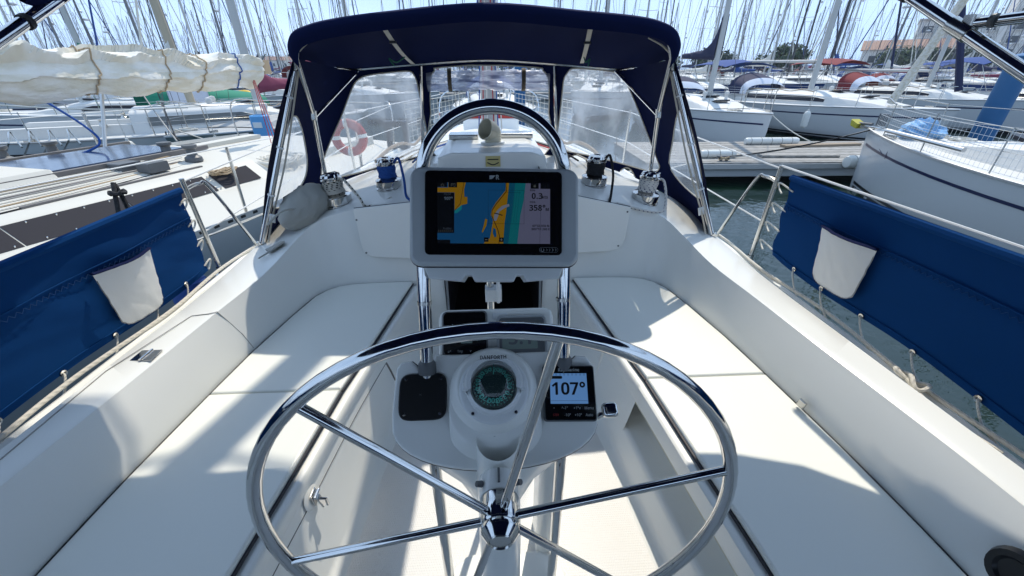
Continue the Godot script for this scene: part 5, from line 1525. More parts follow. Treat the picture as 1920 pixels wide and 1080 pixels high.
func rigging() -> void:
	var aft := thing("weather_cloth", "unseen blue weather cloth astern, placed to darken the chrome reflections", "weather cloth")  # out of view, there to darken what the chrome reflects
	part(MB.new().sheet([V([Vector3(-1.4, 1.25, 1.62), Vector3(1.4, 1.25, 1.62)]), V([Vector3(-1.4, 1.85, 1.62), Vector3(1.4, 1.85, 1.62)])], 0.004), "cloth", M.blue_cloth, aft)
	part(MB.new().tube(V([Vector3(-1.42, 1.86, 1.62), Vector3(1.42, 1.86, 1.62)]), 0.0125, 8), "rail", M.steel, aft)
	var fb := thing("maroon_board", "dark maroon board hanging outboard under the port weather cloth", "fender board", "", Vector3(-1.74, 0.42, -0.75))  # maroon strip below the cloth, modelled as a hanging board
	part(MB.new().box(Vector3(0.05, 0.62, 2.3), Transform3D(), 0.012), "board", M.maroon, fb)
	for z in [-0.9, 0.9]: part(MB.new().tube(V([Vector3(0.0, 0.3, z), Vector3(0.16, 0.72, z)]), 0.006, 5), "line", M.rope_tan, fb)
	var bf := thing("fender", "blue fender wedged at the forward foot of the port weather cloth", "fender", "", Vector3(-1.66, 0.72, -2.0))
	part(MB.new().lathe([Vector2(0.0, 0.0), Vector2(0.07, 0.02), Vector2(0.105, 0.09), Vector2(0.105, 0.34), Vector2(0.07, 0.42), Vector2(0.0, 0.44)], frame(Vector3.ZERO, Vector3.UP), 16), "body", M.cover_blue, bf)
	part(MB.new().tube(V([Vector3(0, 0.43, 0), Vector3(0.05, 0.85, -0.1)]), 0.006, 5), "line", M.rope_white, bf)
	for s in [-1, 1]:
		var side: String = "port" if s < 0 else "starboard"
		var base := Vector3(s * 1.60, 1.10, -2.165)
		var o := thing("stanchion", "steel gate stanchion with a bent brace at the forward end of the %s weather cloth" % side, "stanchion", "gate stanchions")
		part(MB.new().tube(V([base, Vector3(s * 1.6, 1.655 if s < 0 else 1.685, -2.145)]), 0.0125, 10), "post", M.steel, o)
		part(MB.new().tube(spline(V([Vector3(s * 1.6, 1.60, -2.15), Vector3(s * 1.59, 1.605, -2.24), Vector3(s * 1.575, 1.56, -2.30), Vector3(s * 1.53, 1.13, -2.47)]), 6), 0.0095, 8), "brace", M.steel, o)
		var ft := MB.new().lathe([Vector2(0.035, 0.0), Vector2(0.035, 0.008), Vector2(0.018, 0.014), Vector2(0.018, 0.05)], frame(base - Vector3(0, 0.01, 0), Vector3.UP), 14)
		part(ft, "foot", M.steel, o)
		o = thing("stanchion", "plain steel stanchion on the %s side deck beyond the sprayhood" % side, "stanchion", "side deck stanchions")
		part(MB.new().tube(V([Vector3(s * 1.52, 1.13, -4.6), Vector3(s * 1.53, 1.76, -4.6)]), 0.0125, 8), "post", M.steel, o)
		part(MB.new().lathe([Vector2(0.03, 0.0), Vector2(0.03, 0.01), Vector2(0.016, 0.05)], frame(Vector3(s * 1.52, 1.12, -4.6), Vector3.UP), 10), "foot", M.steel, o)
		for l in [[1.64 if s < 0 else 1.67, 1.74, 1.78, "upper"], [1.36, 1.44, 1.5, "lower"]]:
			var pts := V([Vector3(s * 1.6, l[0], -2.15), Vector3(s * 1.53, l[1], -4.6), Vector3(s * 0.82, l[2], -7.45)])
			solo(MB.new().tube(pts, 0.0045, 6), "lifeline", M.wire_white, "%s white %s lifeline running forward from the gate stanchion" % [side, l[3]], "lifeline", "lifelines")
		if s > 0:
			solo(MB.new().tube(V([Vector3(1.6, 1.685, -2.145), Vector3(1.62, 1.66, 0.9)]), 0.0055, 6), "lifeline", M.wire_white, "starboard lifeline above the shaded weather cloth", "lifeline", "lifelines")
		# rope lying along the gunwale
		var r := PackedVector3Array()
		for i in 25:
			var f := i / 24.0
			r.push_back(Vector3(s * (1.545 + 0.016 * sin(f * 21.0 + s)), 1.150, lerpf(-2.5, 0.6, f)))
		var cat: MeshInstance3D = solo(MB.new().tube(spline(r, 3), 0.0085, 8), "rail_rope", M.rope_white, "cream rope lying along the %s toe rail beside the weather cloth" % side, "rope", "ropes along the toe rails")
	var kn := thing("rope_knot", "loose cream rope knot lying on the starboard gunwale", "rope")
	var kp := PackedVector3Array()
	for i in 40:
		var a := TAU * i / 40.0
		kp.push_back(Vector3(1.496, 1.16, -1.011) + Vector3(0.02 * sin(a * 2.0), 0.008 * sin(a * 3.0) + 0.012, 0.055 * cos(a)))
	part(MB.new().tube(kp, 0.0075, 7, true), "knot", M.rope_white, kn)
	part(MB.new().tube(spline(V([kp[20], Vector3(1.474, 1.15, -0.905), Vector3(1.478, 1.15, -0.813), Vector3(1.5, 1.15, -0.711)]), 5), 0.0065, 7), "end", M.rope_white, kn)
	# own mast, boom and its lines
	var o := thing("mast", "white mast with red and blue halyards standing on the coachroof ahead of the sprayhood", "mast", "", Vector3(0.0, 1.5, -4.65))
	part(MB.new().tube(V([Vector3(0, 0.02, 0), Vector3(0, 14, 0.1)]), 0.072, 16, false, -1.0, 1.25), "spar", M.mast_white, o)
	part(MB.new().box(Vector3(0.26, 0.06, 0.26), at(0, 0.03, 0), 0.01), "mast_step", M.steel, o)
	part(MB.new().tube(V([Vector3(-1.0, 5.5, 0.2), Vector3(0, 5.4, 0.0), Vector3(1.0, 5.5, 0.2)]), 0.02, 6), "spreaders", M.alu, o)
	for l in [[-0.055, 0.075, "rope_red"], [-0.02, 0.082, "rope_white"], [0.035, 0.08, "rope_red"], [0.07, 0.06, "rope_blue"], [-0.09, 0.04, "rope_blue"], [0.1, 0.03, "rope_white"]]:
		part(MB.new().tube(V([Vector3(l[0] * 1.3, 0.08, l[1] + 0.06), Vector3(l[0], 0.6, l[1] + 0.01), Vector3(l[0] * 0.9, 9, l[1] + 0.03)]), 0.007, 6), "halyard", M[l[2]], o)
	var col := []
	for k in 9:
		var f := k / 8.0
		var r := PackedVector3Array()
		for i in 14: r.push_back(Vector3(cos(TAU * i / 14) * (0.10 + 0.05 * (1 - f)), 1.42 + f * 1.1, 0.03 + sin(TAU * i / 14) * (0.12 + 0.12 * (1 - f)) + 0.08 * (1 - f)))
		col.push_back(r)
	part(MB.new().grid(col, true), "sail_collar", M.cover_blue, o)
	o = thing("boom", "boom with a folded sail in its blue cover, above the cockpit", "boom", "", Vector3(0, 3.12, -4.5))
	part(MB.new().tube(V([Vector3(0, 0, 0), Vector3(0, 0.05, 3.9)]), 0.055, 10), "spar", M.mast_white, o)
	var sc := []
	for k in 20:
		var f := k / 19.0
		var r := PackedVector3Array()
		for i in 14: r.push_back(Vector3(cos(TAU * i / 14) * lerpf(0.15, 0.09, f), 0.12 + sin(TAU * i / 14) * lerpf(0.2, 0.11, f), 0.05 + f * 3.7))
		sc.push_back(r)
	part(MB.new().grid(sc, true), "sail_cover", M.cover_blue, o)
	for s in [-1, 1]:
		solo(MB.new().tube(V([Vector3(s * 1.48, 1.15, -4.75), Vector3(s * 1.0, 7.0, -4.45), Vector3(0, 13, -4.5)]), 0.004, 5), "shroud", M.wire, "%s wire shroud from the side deck to the white mast" % ("port" if s < 0 else "starboard"), "shroud", "shrouds of the white mast")
		for k in 3:
			var c: String = [["rope_blue", "rope_white", "rope_grey"], ["rope_red", "rope_black", "rope_white"]][0 if s < 0 else 1][k]
			solo(MB.new().tube(V([Vector3(s * (0.12 + 0.02 * k), 1.56, -4.5), Vector3(s * (0.52 + 0.05 * k), 1.575, -3.35), Vector3(s * (0.56 + 0.08 * k), 1.565, -2.95)]), 0.0065, 6), "deck_line", M[c], "%s control line led aft over the coachroof on the %s side" % [{"rope_blue": "blue", "rope_white": "white", "rope_grey": "grey", "rope_red": "red", "rope_black": "black"}[c], "port" if s < 0 else "starboard"], "rope", "control lines on the coachroof")
	# ventilator cowl on the hatch garage
	o = thing("ventilator_cowl", "cream ventilator cowl on the hatch garage seen through the guard arch", "ventilator")
	var cw := []
	var path := spline(V([Vector3(0.02, 1.69, -3.0), Vector3(0.018, 1.735, -3.0), Vector3(0.005, 1.765, -2.99), Vector3(-0.035, 1.785, -2.955)]), 4)
	for i in path.size():
		var f := float(i) / (path.size() - 1)
		var d := (path[mini(i + 1, path.size() - 1)] - path[maxi(i - 1, 0)]).normalized()
		var xf := frame(path[i], d)
		var r := PackedVector3Array()
		for k in 20: r.push_back(xf * Vector3(cos(TAU * k / 20), sin(TAU * k / 20), 0) * 1.0 if false else xf * (Vector3(cos(TAU * k / 20), sin(TAU * k / 20), 0) * lerpf(0.05, 0.066, f)))
		cw.push_back(r)
	part(MB.new().sheet(cw.map(func(r): r.push_back(r[0]); return r), -0.006), "cowl", M.cream, o)
	part(MB.new().lathe([Vector2(0.09, 0.0), Vector2(0.085, 0.012), Vector2(0.05, 0.015)], frame(Vector3(0.02, 1.683, -3.0), Vector3.UP), 20), "base", M.gel, o)


# ---------------------------------------------------------------- other yachts
# p: L length, B beam, fb / fs freeboard at bow and stern, ms mast place (0 stern .. 1 bow), mh mast height, and materials by name
func half_beam(s: float) -> float:
	return lerpf(0.72, 1.0, sin(s / 0.42 * PI / 2)) if s < 0.42 else 1.0 - pow((s - 0.42) / 0.58, 2.2)

func sheer(p: Dictionary, s: float) -> float:
	return lerpf(p.fs, p.fb, pow(s, 1.5)) - 0.06 * sin(PI * s)

func side(p: Dictionary, s: float, lv: float, out := 0.0) -> Vector3:   # lv 1 at the sheer, 0 at the water
	var hb: float = p.B / 2 * half_beam(s) * lerpf(0.80, 1.0, pow(clampf(lv, 0, 1), 0.55)) * (1.0 if lv >= 0 else 1.0 + lv)
	var rake: float = p.get("rake", 0.5) * (1.0 - lv) * smoothstep(0.6, 1.0, s)
	var tr: float = p.get("transom", 0.3) * (1.0 - lv) * smoothstep(0.2, 0.0, s)
	return Vector3(hb + out, sheer(p, s) * lv, p.L * (0.5 - s) + rake - tr)

func yacht(label: String, group: String, at_: Vector3, hd: Vector2, p: Dictionary) -> Node3D:
	var o := thing("yacht", label, "yacht", group, Vector3(at_.x, WATER, at_.z))
	o.rotation.y = atan2(-hd.x, -hd.y)
	build_yacht(o, p)
	return o

func build_yacht(o: Node3D, p: Dictionary) -> void:
	var det: int = p.get("det", 1)
	var ns := 20 if det > 0 else 11
	var L: float = p.L
	var hull := MB.new()
	var stripe := MB.new()
	var boot := MB.new()
	var deck := MB.new()
	var toe := MB.new()
	for s in [-1, 1]:
		var hr := []
		for lv in [1.0, 0.8, 0.55, 0.3, 0.1, -0.25]:
			var r := PackedVector3Array()
			for i in ns + 1: r.push_back(side(p, float(i) / ns, lv) * Vector3(s, 1, 1))
			hr.push_back(r)
		hull.grid(hr)
		var bands := [[0.74, 0.78, stripe], [0.0, 0.13, boot]]
		if p.get("twin", false): bands = [[0.76, 0.80, stripe], [0.10, 0.15, boot], [-0.02, 0.07, boot]]
		for b in bands:
			var br := []
			for lv in [b[0], b[1]]:
				var r := PackedVector3Array()
				for i in ns + 1: r.push_back(side(p, lerpf(0.03, 0.985, float(i) / ns), lv, 0.006) * Vector3(s, 1, 1))
				br.push_back(r)
			b[2].grid(br)
		var tr := PackedVector3Array()
		for i in ns + 1: tr.push_back(side(p, float(i) / ns, 1.0) * Vector3(s, 1, 1) + Vector3(0, 0.015, 0))
		toe.tube(tr, 0.022, 5)
	var rows := []
	for i in ns + 1:
		var r := PackedVector3Array()
		for k in 5:
			var e := side(p, float(i) / ns, 1.0)
			var f := 1.0 - k * 0.5
			r.push_back(Vector3(e.x * f, e.y + 0.05 * (1 - f * f), e.z))
		rows.push_back(r)
	deck.grid(rows)
	var t := PackedVector3Array()
	for lv in [1.0, 0.5, -0.25]: t.push_back(side(p, 0.0, lv))
	var tm := t.duplicate()
	tm = mirror(tm)
	hull.grid([t, tm])
	part(hull, "hull", M[p.get("hull", "hull_white")], o)
	part(stripe, "stripe", M[p.get("stripe", "stripe_navy")], o)
	part(boot, "waterline_stripe", M[p.get("boot", "stripe_black")], o)
	part(deck, "deck", M[p.get("deck", "deck")], o)
	part(toe, "toe_rail", M[p.get("toe", "alu")], o)
	# cabin trunk
	var c0: float = p.get("c0", 0.30)
	var c1: float = p.get("c1", 0.76)
	var ch: float = p.get("ch", 0.38)
	var cab := MB.new()
	var cr := []
	var wr := [[[], []], [[], []]]
	for i in 13:
		var f := i / 12.0
		var s := lerpf(c0, c1, f)
		var e := side(p, s, 1.0)
		var w := minf(e.x * 0.66, p.B * 0.31)
		var h := ch * (1.0 if f < 0.55 else lerpf(1.0, 0.06, pow((f - 0.55) / 0.45, 1.25))) + 0.04
		var r := PackedVector3Array()
		for q in [[-1.0, 0.0], [-0.90, 0.8], [-0.78, 0.95], [-0.4, 1.06], [0, 1.1], [0.4, 1.06], [0.78, 0.95], [0.90, 0.8], [1.0, 0.0]]:
			r.push_back(Vector3(w * q[0], e.y + h * q[1], e.z))
		cr.push_back(r)
		if f > 0.06 and f < 0.72:
			for k in 2:
				var sg := -1 if k == 0 else 1
				var hi := 0.72 if f < 0.6 else 0.6
				wr[k][0].push_back(Vector3(sg * (w * 0.965 + 0.006), e.y + h * 0.32, e.z))
				wr[k][1].push_back(Vector3(sg * (w * (1.0 - 0.125 * hi) + 0.006), e.y + h * hi, e.z))
	cab.grid(cr)
	var back := PackedVector3Array()
	for k in cr[0].size(): back.push_back(Vector3(cr[0][k].x * 0.98, cr[0][0].y, cr[0][0].z))
	cab.grid([back, cr[0]])
	part(cab, "cabin", M[p.get("cabin", "deck")], o)
	for k in 2: part(MB.new().grid([V(wr[k][0]), V(wr[k][1])]), "window", M[p.get("window", "smoked")], o)
	if det > 0:
		# deck gear of the nearer boats
		for f in [0.62, 0.80]:
			var ms0 := side(p, lerpf(c0, c1, f), 1.0)
			var hh := ch * (1.0 if f < 0.7 else 0.62) * 1.1
			part(MB.new().box(Vector3(0.52, 0.05, 0.5), Transform3D(Basis(Vector3.RIGHT, 0.10 if f < 0.7 else 0.22), Vector3(0, ms0.y + hh + 0.02, ms0.z)), 0.015), "deck_hatch", M.smoked, o)
		for s in [-1, 1]:
			var hp := PackedVector3Array()
			for i in 7:
				var e := side(p, lerpf(c0 + 0.02, c0 + (c1 - c0) * 0.55, i / 6.0), 1.0)
				hp.push_back(Vector3(s * minf(e.x * 0.66, p.B * 0.31) * 0.62, e.y + ch * 1.02 + 0.04 + (0.055 if i % 2 else 0.0), e.z))
			part(MB.new().tube(spline(hp, 4), 0.016, 5), "grab_rail", M.teak if int(L * 10) % 2 else M.steel, o)
			var we := side(p, c0 - 0.06, 1.0)
			part(MB.new().lathe([Vector2(0.08, 0), Vector2(0.075, 0.05), Vector2(0.05, 0.07), Vector2(0.045, 0.13), Vector2(0.065, 0.16), Vector2(0, 0.17)], frame(Vector3(s * we.x * 0.62, we.y + 0.24, we.z), Vector3.UP), 12), "winch", M.steel, o)
			for q in [0.16, 0.9]:
				var ce := side(p, q, 1.0)
				part(MB.new().box(Vector3(0.05, 0.06, 0.26), at(s * (ce.x - 0.10), ce.y + 0.05, ce.z), 0.02), "cleat", M.steel, o)
			var fl := PackedVector3Array()
			var fu := PackedVector3Array()
			for i in wr[0][0].size(): fu.push_back(wr[0 if s < 0 else 1][1][i])
			for i in range(wr[0][0].size() - 1, -1, -1): fl.push_back(wr[0 if s < 0 else 1][0][i])
			fu.append_array(fl)
			part(MB.new().tube(fu, 0.010, 4, true), "window_frame", M.alu, o)
		var ve := side(p, p.get("ms", 0.56) + 0.05, 1.0)
		for s in [-1, 1]: part(MB.new().lathe([Vector2(0.07, 0), Vector2(0.05, 0.04), Vector2(0.05, 0.12), Vector2(0.085, 0.2), Vector2(0.07, 0.27), Vector2(0, 0.29)], frame(Vector3(s * 0.42, ve.y + ch * 0.9, ve.z), Vector3.UP), 12), "ventilator", M.deck, o)
		var jc := PackedVector3Array()
		for i in 60: jc.push_back(Vector3(0.45 + 0.16 * cos(i * 0.42) + 0.04 * sin(i * 0.13), side(p, 0.86, 1.0).y + 0.07 + 0.02 * sin(i * 0.7), side(p, 0.86, 1.0).z + 0.18 * sin(i * 0.42)))
		part(MB.new().tube(jc, 0.012, 5), "rope_coil", M.rope_white, o)
	# cockpit coaming
	var cm := MB.new()
	for s in [-1, 1]:
		var a := side(p, 0.08, 1.0)
		var b := side(p, c0, 1.0)
		cm.box(Vector3(0.22, 0.26, a.z - b.z), at(s * (a.x * 0.62), (a.y + b.y) / 2 + 0.12, (a.z + b.z) / 2), 0.06)
	part(cm, "cockpit_coaming", M[p.get("cabin", "deck")], o)
	# rig
	var ms: float = p.get("ms", 0.56)
	var me := side(p, ms, 1.0)
	var mb0 := Vector3(0, me.y + (ch if p.get("ms", 0.56) < c1 - 0.08 else 0.0), me.z)
	var mh: float = p.get("mh", L * 1.3)
	var mr: float = p.get("mr", 0.075)
	var top := Vector3(0, mh, me.z + mh * p.get("mrake", 0.012))
	part(MB.new().tube(V([mb0 - Vector3(0, 0.1, 0), top]), mr, 10 if det > 0 else 6, false, mr * 0.85, 1.0), "mast", M[p.get("mast", "mast_white")], o)
	for f in [0.36, 0.66]:
		var c := mb0.lerp(top, f)
		part(MB.new().tube(V([c + Vector3(-L * 0.085 * (1.25 - f), 0.06, 0.12), c, c + Vector3(L * 0.085 * (1.25 - f), 0.06, 0.12)]), 0.022, 5), "spreader", M.alu, o)
	if p.get("radar", false):
		part(MB.new().lathe([Vector2(0.0, 0.0), Vector2(0.22, 0.02), Vector2(0.26, 0.10), Vector2(0.22, 0.18), Vector2(0.0, 0.24)], frame(Vector3(0, lerpf(mb0.y, top.y, 0.42), me.z - 0.36), Vector3.UP), 10), "radar_dome", M.hull_white, o)
	if p.get("lamp", false):
		part(MB.new().ball(Vector3(0.08, 0.12, 0.12), at(0, lerpf(mb0.y, top.y, 0.48), me.z - 0.22), 8), "mast_light", M.alu, o)
	var wire := MB.new()
	var bow := side(p, 0.985, 1.0)
	wire.tube(V([top, Vector3(0, side(p, 0.0, 1.0).y, side(p, 0.01, 1.0).z)]), p.get("wr", 0.006), 4)
	for s in [-1, 1]:
		var ce := side(p, ms - 0.02, 1.0)
		var t1 := mb0.lerp(top, 0.36) + Vector3(s * L * 0.085 * 0.89, 0.06, 0.12)
		var t2 := mb0.lerp(top, 0.66) + Vector3(s * L * 0.085 * 0.59, 0.06, 0.12)
		wire.tube(V([Vector3(s * ce.x * 0.94, ce.y, ce.z), t1, t2, top]), p.get("wr", 0.006), 4)
		wire.tube(V([Vector3(s * ce.x * 0.88, ce.y, ce.z + 0.3), mb0.lerp(top, 0.36)]), p.get("wr", 0.006), 4)
	for k in 2: wire.tube(V([mb0 + Vector3(0.06 - 0.12 * k, 0.6, 0.16), top + Vector3(0.03 - 0.06 * k, 0, 0.1)]), 0.006, 4)
	part(wire, "rigging_wires", M.wire, o)
	var stem := Vector3(0, bow.y + 0.05, bow.z)
	if p.has("furl"): part(MB.new().tube(V([stem + Vector3(0, 0.5, 0.1), stem.lerp(top, 0.5), stem.lerp(top, 0.93)]), p.get("fr", 0.055), 7, false, 0.03), "furled_headsail", M[p.furl], o)
	else: part(MB.new().tube(V([stem, top]), 0.008, 4), "forestay", M.wire, o)
	# boom and cover
	var bh: float = mb0.y + p.get("bh", 0.75)
	var bl: float = p.get("bl", L * 0.36)
	var b0 := Vector3(0, bh, me.z + 0.12)
	part(MB.new().tube(V([b0, b0 + Vector3(0, 0.05, bl)]), 0.055, 8), "boom", M[p.get("mast", "mast_white")], o)
	if p.has("cover"):
		var sc := []
		var nz := noise(0.9, 2, int(L * 100))
		for k in 15:
			var f := k / 14.0
			var r := PackedVector3Array()
			var up: float = p.get("hump", 0.55) * exp(-f * 9.0)
			for i in 10:
				var a := TAU * i / 10
				var w := 1.0 + 0.2 * nz.get_noise_2d(f * 6.0, i)
				r.push_back(b0 + Vector3(cos(a) * lerpf(0.14, 0.09, f) * w, 0.10 + sin(a) * lerpf(0.19, 0.10, f) * w + (up if sin(a) > 0.3 else 0.0), -0.1 + f * bl * 0.97))
			sc.push_back(r)
		part(MB.new().grid(sc, true), "sail_cover", M[p.cover], o)
	# sprayhood and bimini
	if p.has("hood"):
		var hd := []
		var gl := []
		var zc := side(p, c0, 1.0).z
		var w: float = p.B * 0.34
		for k in 7:
			var f := k / 6.0
			var r := PackedVector3Array()
			for i in 15:
				var a := PI * i / 14
				var h := lerpf(0.42, 0.85, pow(f, 0.55))
				r.push_back(Vector3(cos(a) * w * lerpf(0.9, 1.0, f), mb0.y - (0.0 if ms < c1 - 0.08 else -ch) - 0.15 + pow(sin(a), 0.6) * h, zc - 0.55 + f * 1.0))
			hd.push_back(r)
		part(MB.new().grid(hd.slice(2)), "sprayhood", M[p.hood], o)
		part(MB.new().grid([hd[0], hd[1], hd[2]]), "sprayhood_window", M.pale_vinyl, o)
	if p.has("bim"):
		var bm := []
		var za: float = L * 0.5 - 0.25
		for k in 7:
			var f := k / 6.0
			var r := PackedVector3Array()
			for i in 9:
				var s := -1.0 + i / 4.0
				r.push_back(Vector3(s * p.B * 0.4, sheer(p, 0.1) + 1.75 - 0.22 * s * s - 0.12 * pow(2 * f - 1, 2), lerpf(za, za - L * 0.22, f)))
			bm.push_back(r)
		var bt := part(MB.new().sheet(bm, 0.02), "bimini", M[p.bim], o)
		var bp := MB.new()
		for s in [-1, 1]:
			for f in [0.1, 0.9]: bp.tube(V([Vector3(s * p.B * 0.38, sheer(p, 0.1), za - L * 0.11), Vector3(s * p.B * 0.39, sheer(p, 0.1) + 1.5, lerpf(za, za - L * 0.22, f))]), 0.014, 5)
		part(bp, "frame_tube", M.steel, bt)
	# rails
	var rl := MB.new()
	for s in [-1, 1]:
		var up := PackedVector3Array()
		var lo := PackedVector3Array()
		for i in range(1, 8):
			var e := side(p, 0.04 + 0.125 * i, 1.0) * Vector3(s * 0.96, 1, 1)
			up.push_back(e + Vector3(0, 0.6, 0))
			lo.push_back(e + Vector3(0, 0.32, 0))
			rl.tube(V([e, e + Vector3(0, 0.62, 0)]), 0.012, 4)
		rl.tube(up, 0.005 if det > 0 else 0.007, 4)
		if det > 0: rl.tube(lo, 0.004, 4)
		var pb := V([up[6], Vector3(s * 0.22, bow.y + 0.66, bow.z + 0.25), Vector3(0, bow.y + 0.68, bow.z + 0.05)])
		rl.tube(pb, 0.013, 5)
		var pe := V([up[0], Vector3(s * p.B * 0.34, sheer(p, 0) + 0.62, L / 2 - 0.1), Vector3(s * 0.3, sheer(p, 0) + 0.62, L / 2 + 0.05)])
		rl.tube(pe, 0.013, 5)
		rl.tube(V([pe[1], pe[1] - Vector3(0, 0.62, 0)]), 0.013, 5)
	part(rl, "guard_rails", M.steel, o)

func fender(p: Vector3, h: float, label: String, called := "fender") -> void:
	var o := thing(called, label, "fender", "", p)
	part(MB.new().lathe([Vector2(0.0, 0.0), Vector2(0.07, 0.02), Vector2(0.11, 0.09), Vector2(0.11, h - 0.09), Vector2(0.07, h - 0.02), Vector2(0.03, h), Vector2(0.03, h + 0.05), Vector2(0.0, h + 0.05)], frame(Vector3.ZERO, Vector3.UP), 14), "body", M.fender_white, o)
	part(MB.new().tube(V([Vector3(0, h + 0.03, 0), Vector3(0.03, h + 0.62, 0.05)]), 0.007, 5), "line", M.rope_white, o)

func left_boats() -> void:
	# the boat alongside: stern away from us, bow behind the camera
	var o := thing("neighbour_boat", "white neighbouring sailing boat with a long dark cabin window strip along the port side", "yacht", "", Vector3(-4.16, 0, -4.4))
	o.rotation.y = -atan2(0.29, 0.957)
	var st := [[6.0, 0.05], [5.0, 1.0], [3.5, 1.85], [1.8, 2.2], [0.4, 2.25], [-1.2, 2.2], [-2.6, 2.0], [-3.7, 1.7]]
	for s in [-1, 1]:
		var hr := []
		for lv in [[1.0, 1.0], [0.99, 0.6], [0.95, 0.2], [0.85, -0.5]]:
			var r := PackedVector3Array()
			for e in st: r.push_back(Vector3(s * e[1] * lv[0], lv[1], e[0]))
			hr.push_back(spline(r, 4))
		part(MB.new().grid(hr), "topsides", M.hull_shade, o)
		var rr := PackedVector3Array()
		for e in st: rr.push_back(Vector3(s * (e[1] - 0.02), 1.02, e[0]))
		var rail := MB.new()
		var sp := spline(rr, 4)
		for i in sp.size() - 1:
			rail.box(Vector3(0.012, 0.055, sp[i].distance_to(sp[i + 1]) + 0.005), Transform3D(Basis.looking_at(sp[i + 1] - sp[i]), (sp[i] + sp[i + 1]) / 2 + Vector3(0, 0.02, 0)))
		var tr := part(rail, "toe_rail", M.alu, o)
		var hm := MB.new().box(Vector3(0.003, 0.022, 0.05), Transform3D(), 0.0).mesh(M.black)
		if s > 0:
			for i in 22: hang(hm, "slot", tr, "", Transform3D(Basis(Vector3.UP, 0.01), Vector3(2.23 + 0.006 + (0.0 if i < 12 else -0.0), 1.045, 1.3 - i * 0.13)))
	var dk := []
	for e in st:
		dk.push_back(V([Vector3(-e[1], 1.0, e[0]), Vector3(-e[1] * 0.5, 1.05, e[0]), Vector3(0, 1.07, e[0]), Vector3(e[1] * 0.5, 1.05, e[0]), Vector3(e[1], 1.0, e[0])]))
	part(MB.new().grid(dk), "deck", M.deck_cream, o)
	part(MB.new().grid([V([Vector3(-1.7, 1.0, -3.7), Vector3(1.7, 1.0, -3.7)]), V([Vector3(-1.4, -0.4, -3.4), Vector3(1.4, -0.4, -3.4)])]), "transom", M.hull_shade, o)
	# cabin
	var cb := []
	for e in [[3.6, 0.7, 0.12], [2.9, 1.0, 0.7], [1.8, 1.29, 1.0], [0.4, 1.32, 1.0], [-0.5, 1.34, 1.0], [-0.95, 1.32, 1.0]]:
		var r := PackedVector3Array()
		for q in [[-1.03, 0.02], [-1.0, 0.045], [-0.855, 0.19], [-0.81, 0.225], [-0.45, 0.30], [0.0, 0.33], [0.45, 0.30], [0.81, 0.225], [0.855, 0.19], [1.0, 0.045], [1.03, 0.02]]:
			r.push_back(Vector3(q[0] * e[1], 1.0 + q[1] * e[2], e[0]))
		cb.push_back(r)
	cb.push_back(V([Vector3(-1.46, 1.02, -1.0), Vector3(-1.44, 1.03, -1.0), Vector3(-1.4, 1.04, -1.0), Vector3(-1.3, 1.05, -1.0), Vector3(-0.7, 1.05, -1.0), Vector3(0, 1.05, -1.0), Vector3(0.7, 1.05, -1.0), Vector3(1.3, 1.05, -1.0), Vector3(1.4, 1.04, -1.0), Vector3(1.44, 1.03, -1.0), Vector3(1.46, 1.02, -1.0)]))
	part(MB.new().grid(cb), "cabin", M.deck_cream, o)
	# long window strip in panels on the side towards us
	for w in [[2.4, 1.32], [1.31, 0.55], [0.54, -0.22], [-0.30, -0.78]]:
		var wr := [PackedVector3Array(), PackedVector3Array()]
		for i in 7:
			var z := lerpf(w[0], w[1], i / 6.0)
			var k := 1.29 + 0.05 * smoothstep(1.8, -0.5, z)
			if z > 1.8: k = lerpf(1.29, 1.0, (z - 1.8) / 1.1)
			wr[0].push_back(Vector3(k * 0.99 + 0.010, 1.055, z))
			wr[1].push_back(Vector3(k * 0.865 + 0.010, 1.184, z))
		part(MB.new().sheet(wr, 0.004), "window", M.strip_dark, o)
	var sc := MB.new()
	for i in 13:
		for q in [[0.978, 1.066], [0.877, 1.172]]:
			var z := 1.9 - i * 0.18
			var k := 1.29 + 0.05 * smoothstep(1.8, -0.5, z)
			sc.ball(Vector3.ONE * 0.009, at(k * q[0] + 0.012, q[1], z), 6)
	part(sc, "window_screws", M.chrome, o)
	# roof gear
	part(MB.new().prism(PackedVector2Array([Vector2(-0.62, 0), Vector2(0.55, 0), Vector2(0.5, 0.075), Vector2(-0.57, 0.075)]), 0.55, 1.9, at(0, 1.31, 0), 0.02), "sliding_hatch_hood", M.deck_cream, o)
	part(MB.new().box(Vector3(0.95, 0.025, 1.35), at(-0.12, 1.335, -0.12), 0.008), "companion_hatch", mat("smoked_blue", 0.06, 0.085, 0.14, 0.12), o)
	for x in [-0.72, 0.50]: part(MB.new().box(Vector3(0.05, 0.04, 1.9), at(x, 1.335, 0.0), 0.01), "hatch_runner", M.toe_wood, o)
	for x in [0.74, 1.0]: part(MB.new().box(Vector3(0.03, 0.03, 1.5), at(x, 1.27 if x < 0.9 else 1.235, 0.35), 0.008), "grab_rail", M.toe_wood, o)
	for q in [[0.62, 0.06], [0.86, -0.02]]: part(MB.new().box(Vector3(0.17, 0.09, 0.20), at(q[0], 1.31, q[1]), 0.012), "rope_clutch", M.dark_grey, o)
	for q in [[0.35, -0.58], [0.80, -0.5], [-0.95, -0.3], [-1.1, 0.05]]:
		part(MB.new().lathe([Vector2(0.085, 0.0), Vector2(0.08, 0.04), Vector2(0.05, 0.06), Vector2(0.045, 0.12), Vector2(0.07, 0.14), Vector2(0.07, 0.165), Vector2(0.0, 0.175)], frame(Vector3(q[0], 1.27, q[1]), Vector3.UP), 16), "winch", M.dark_grey, o)
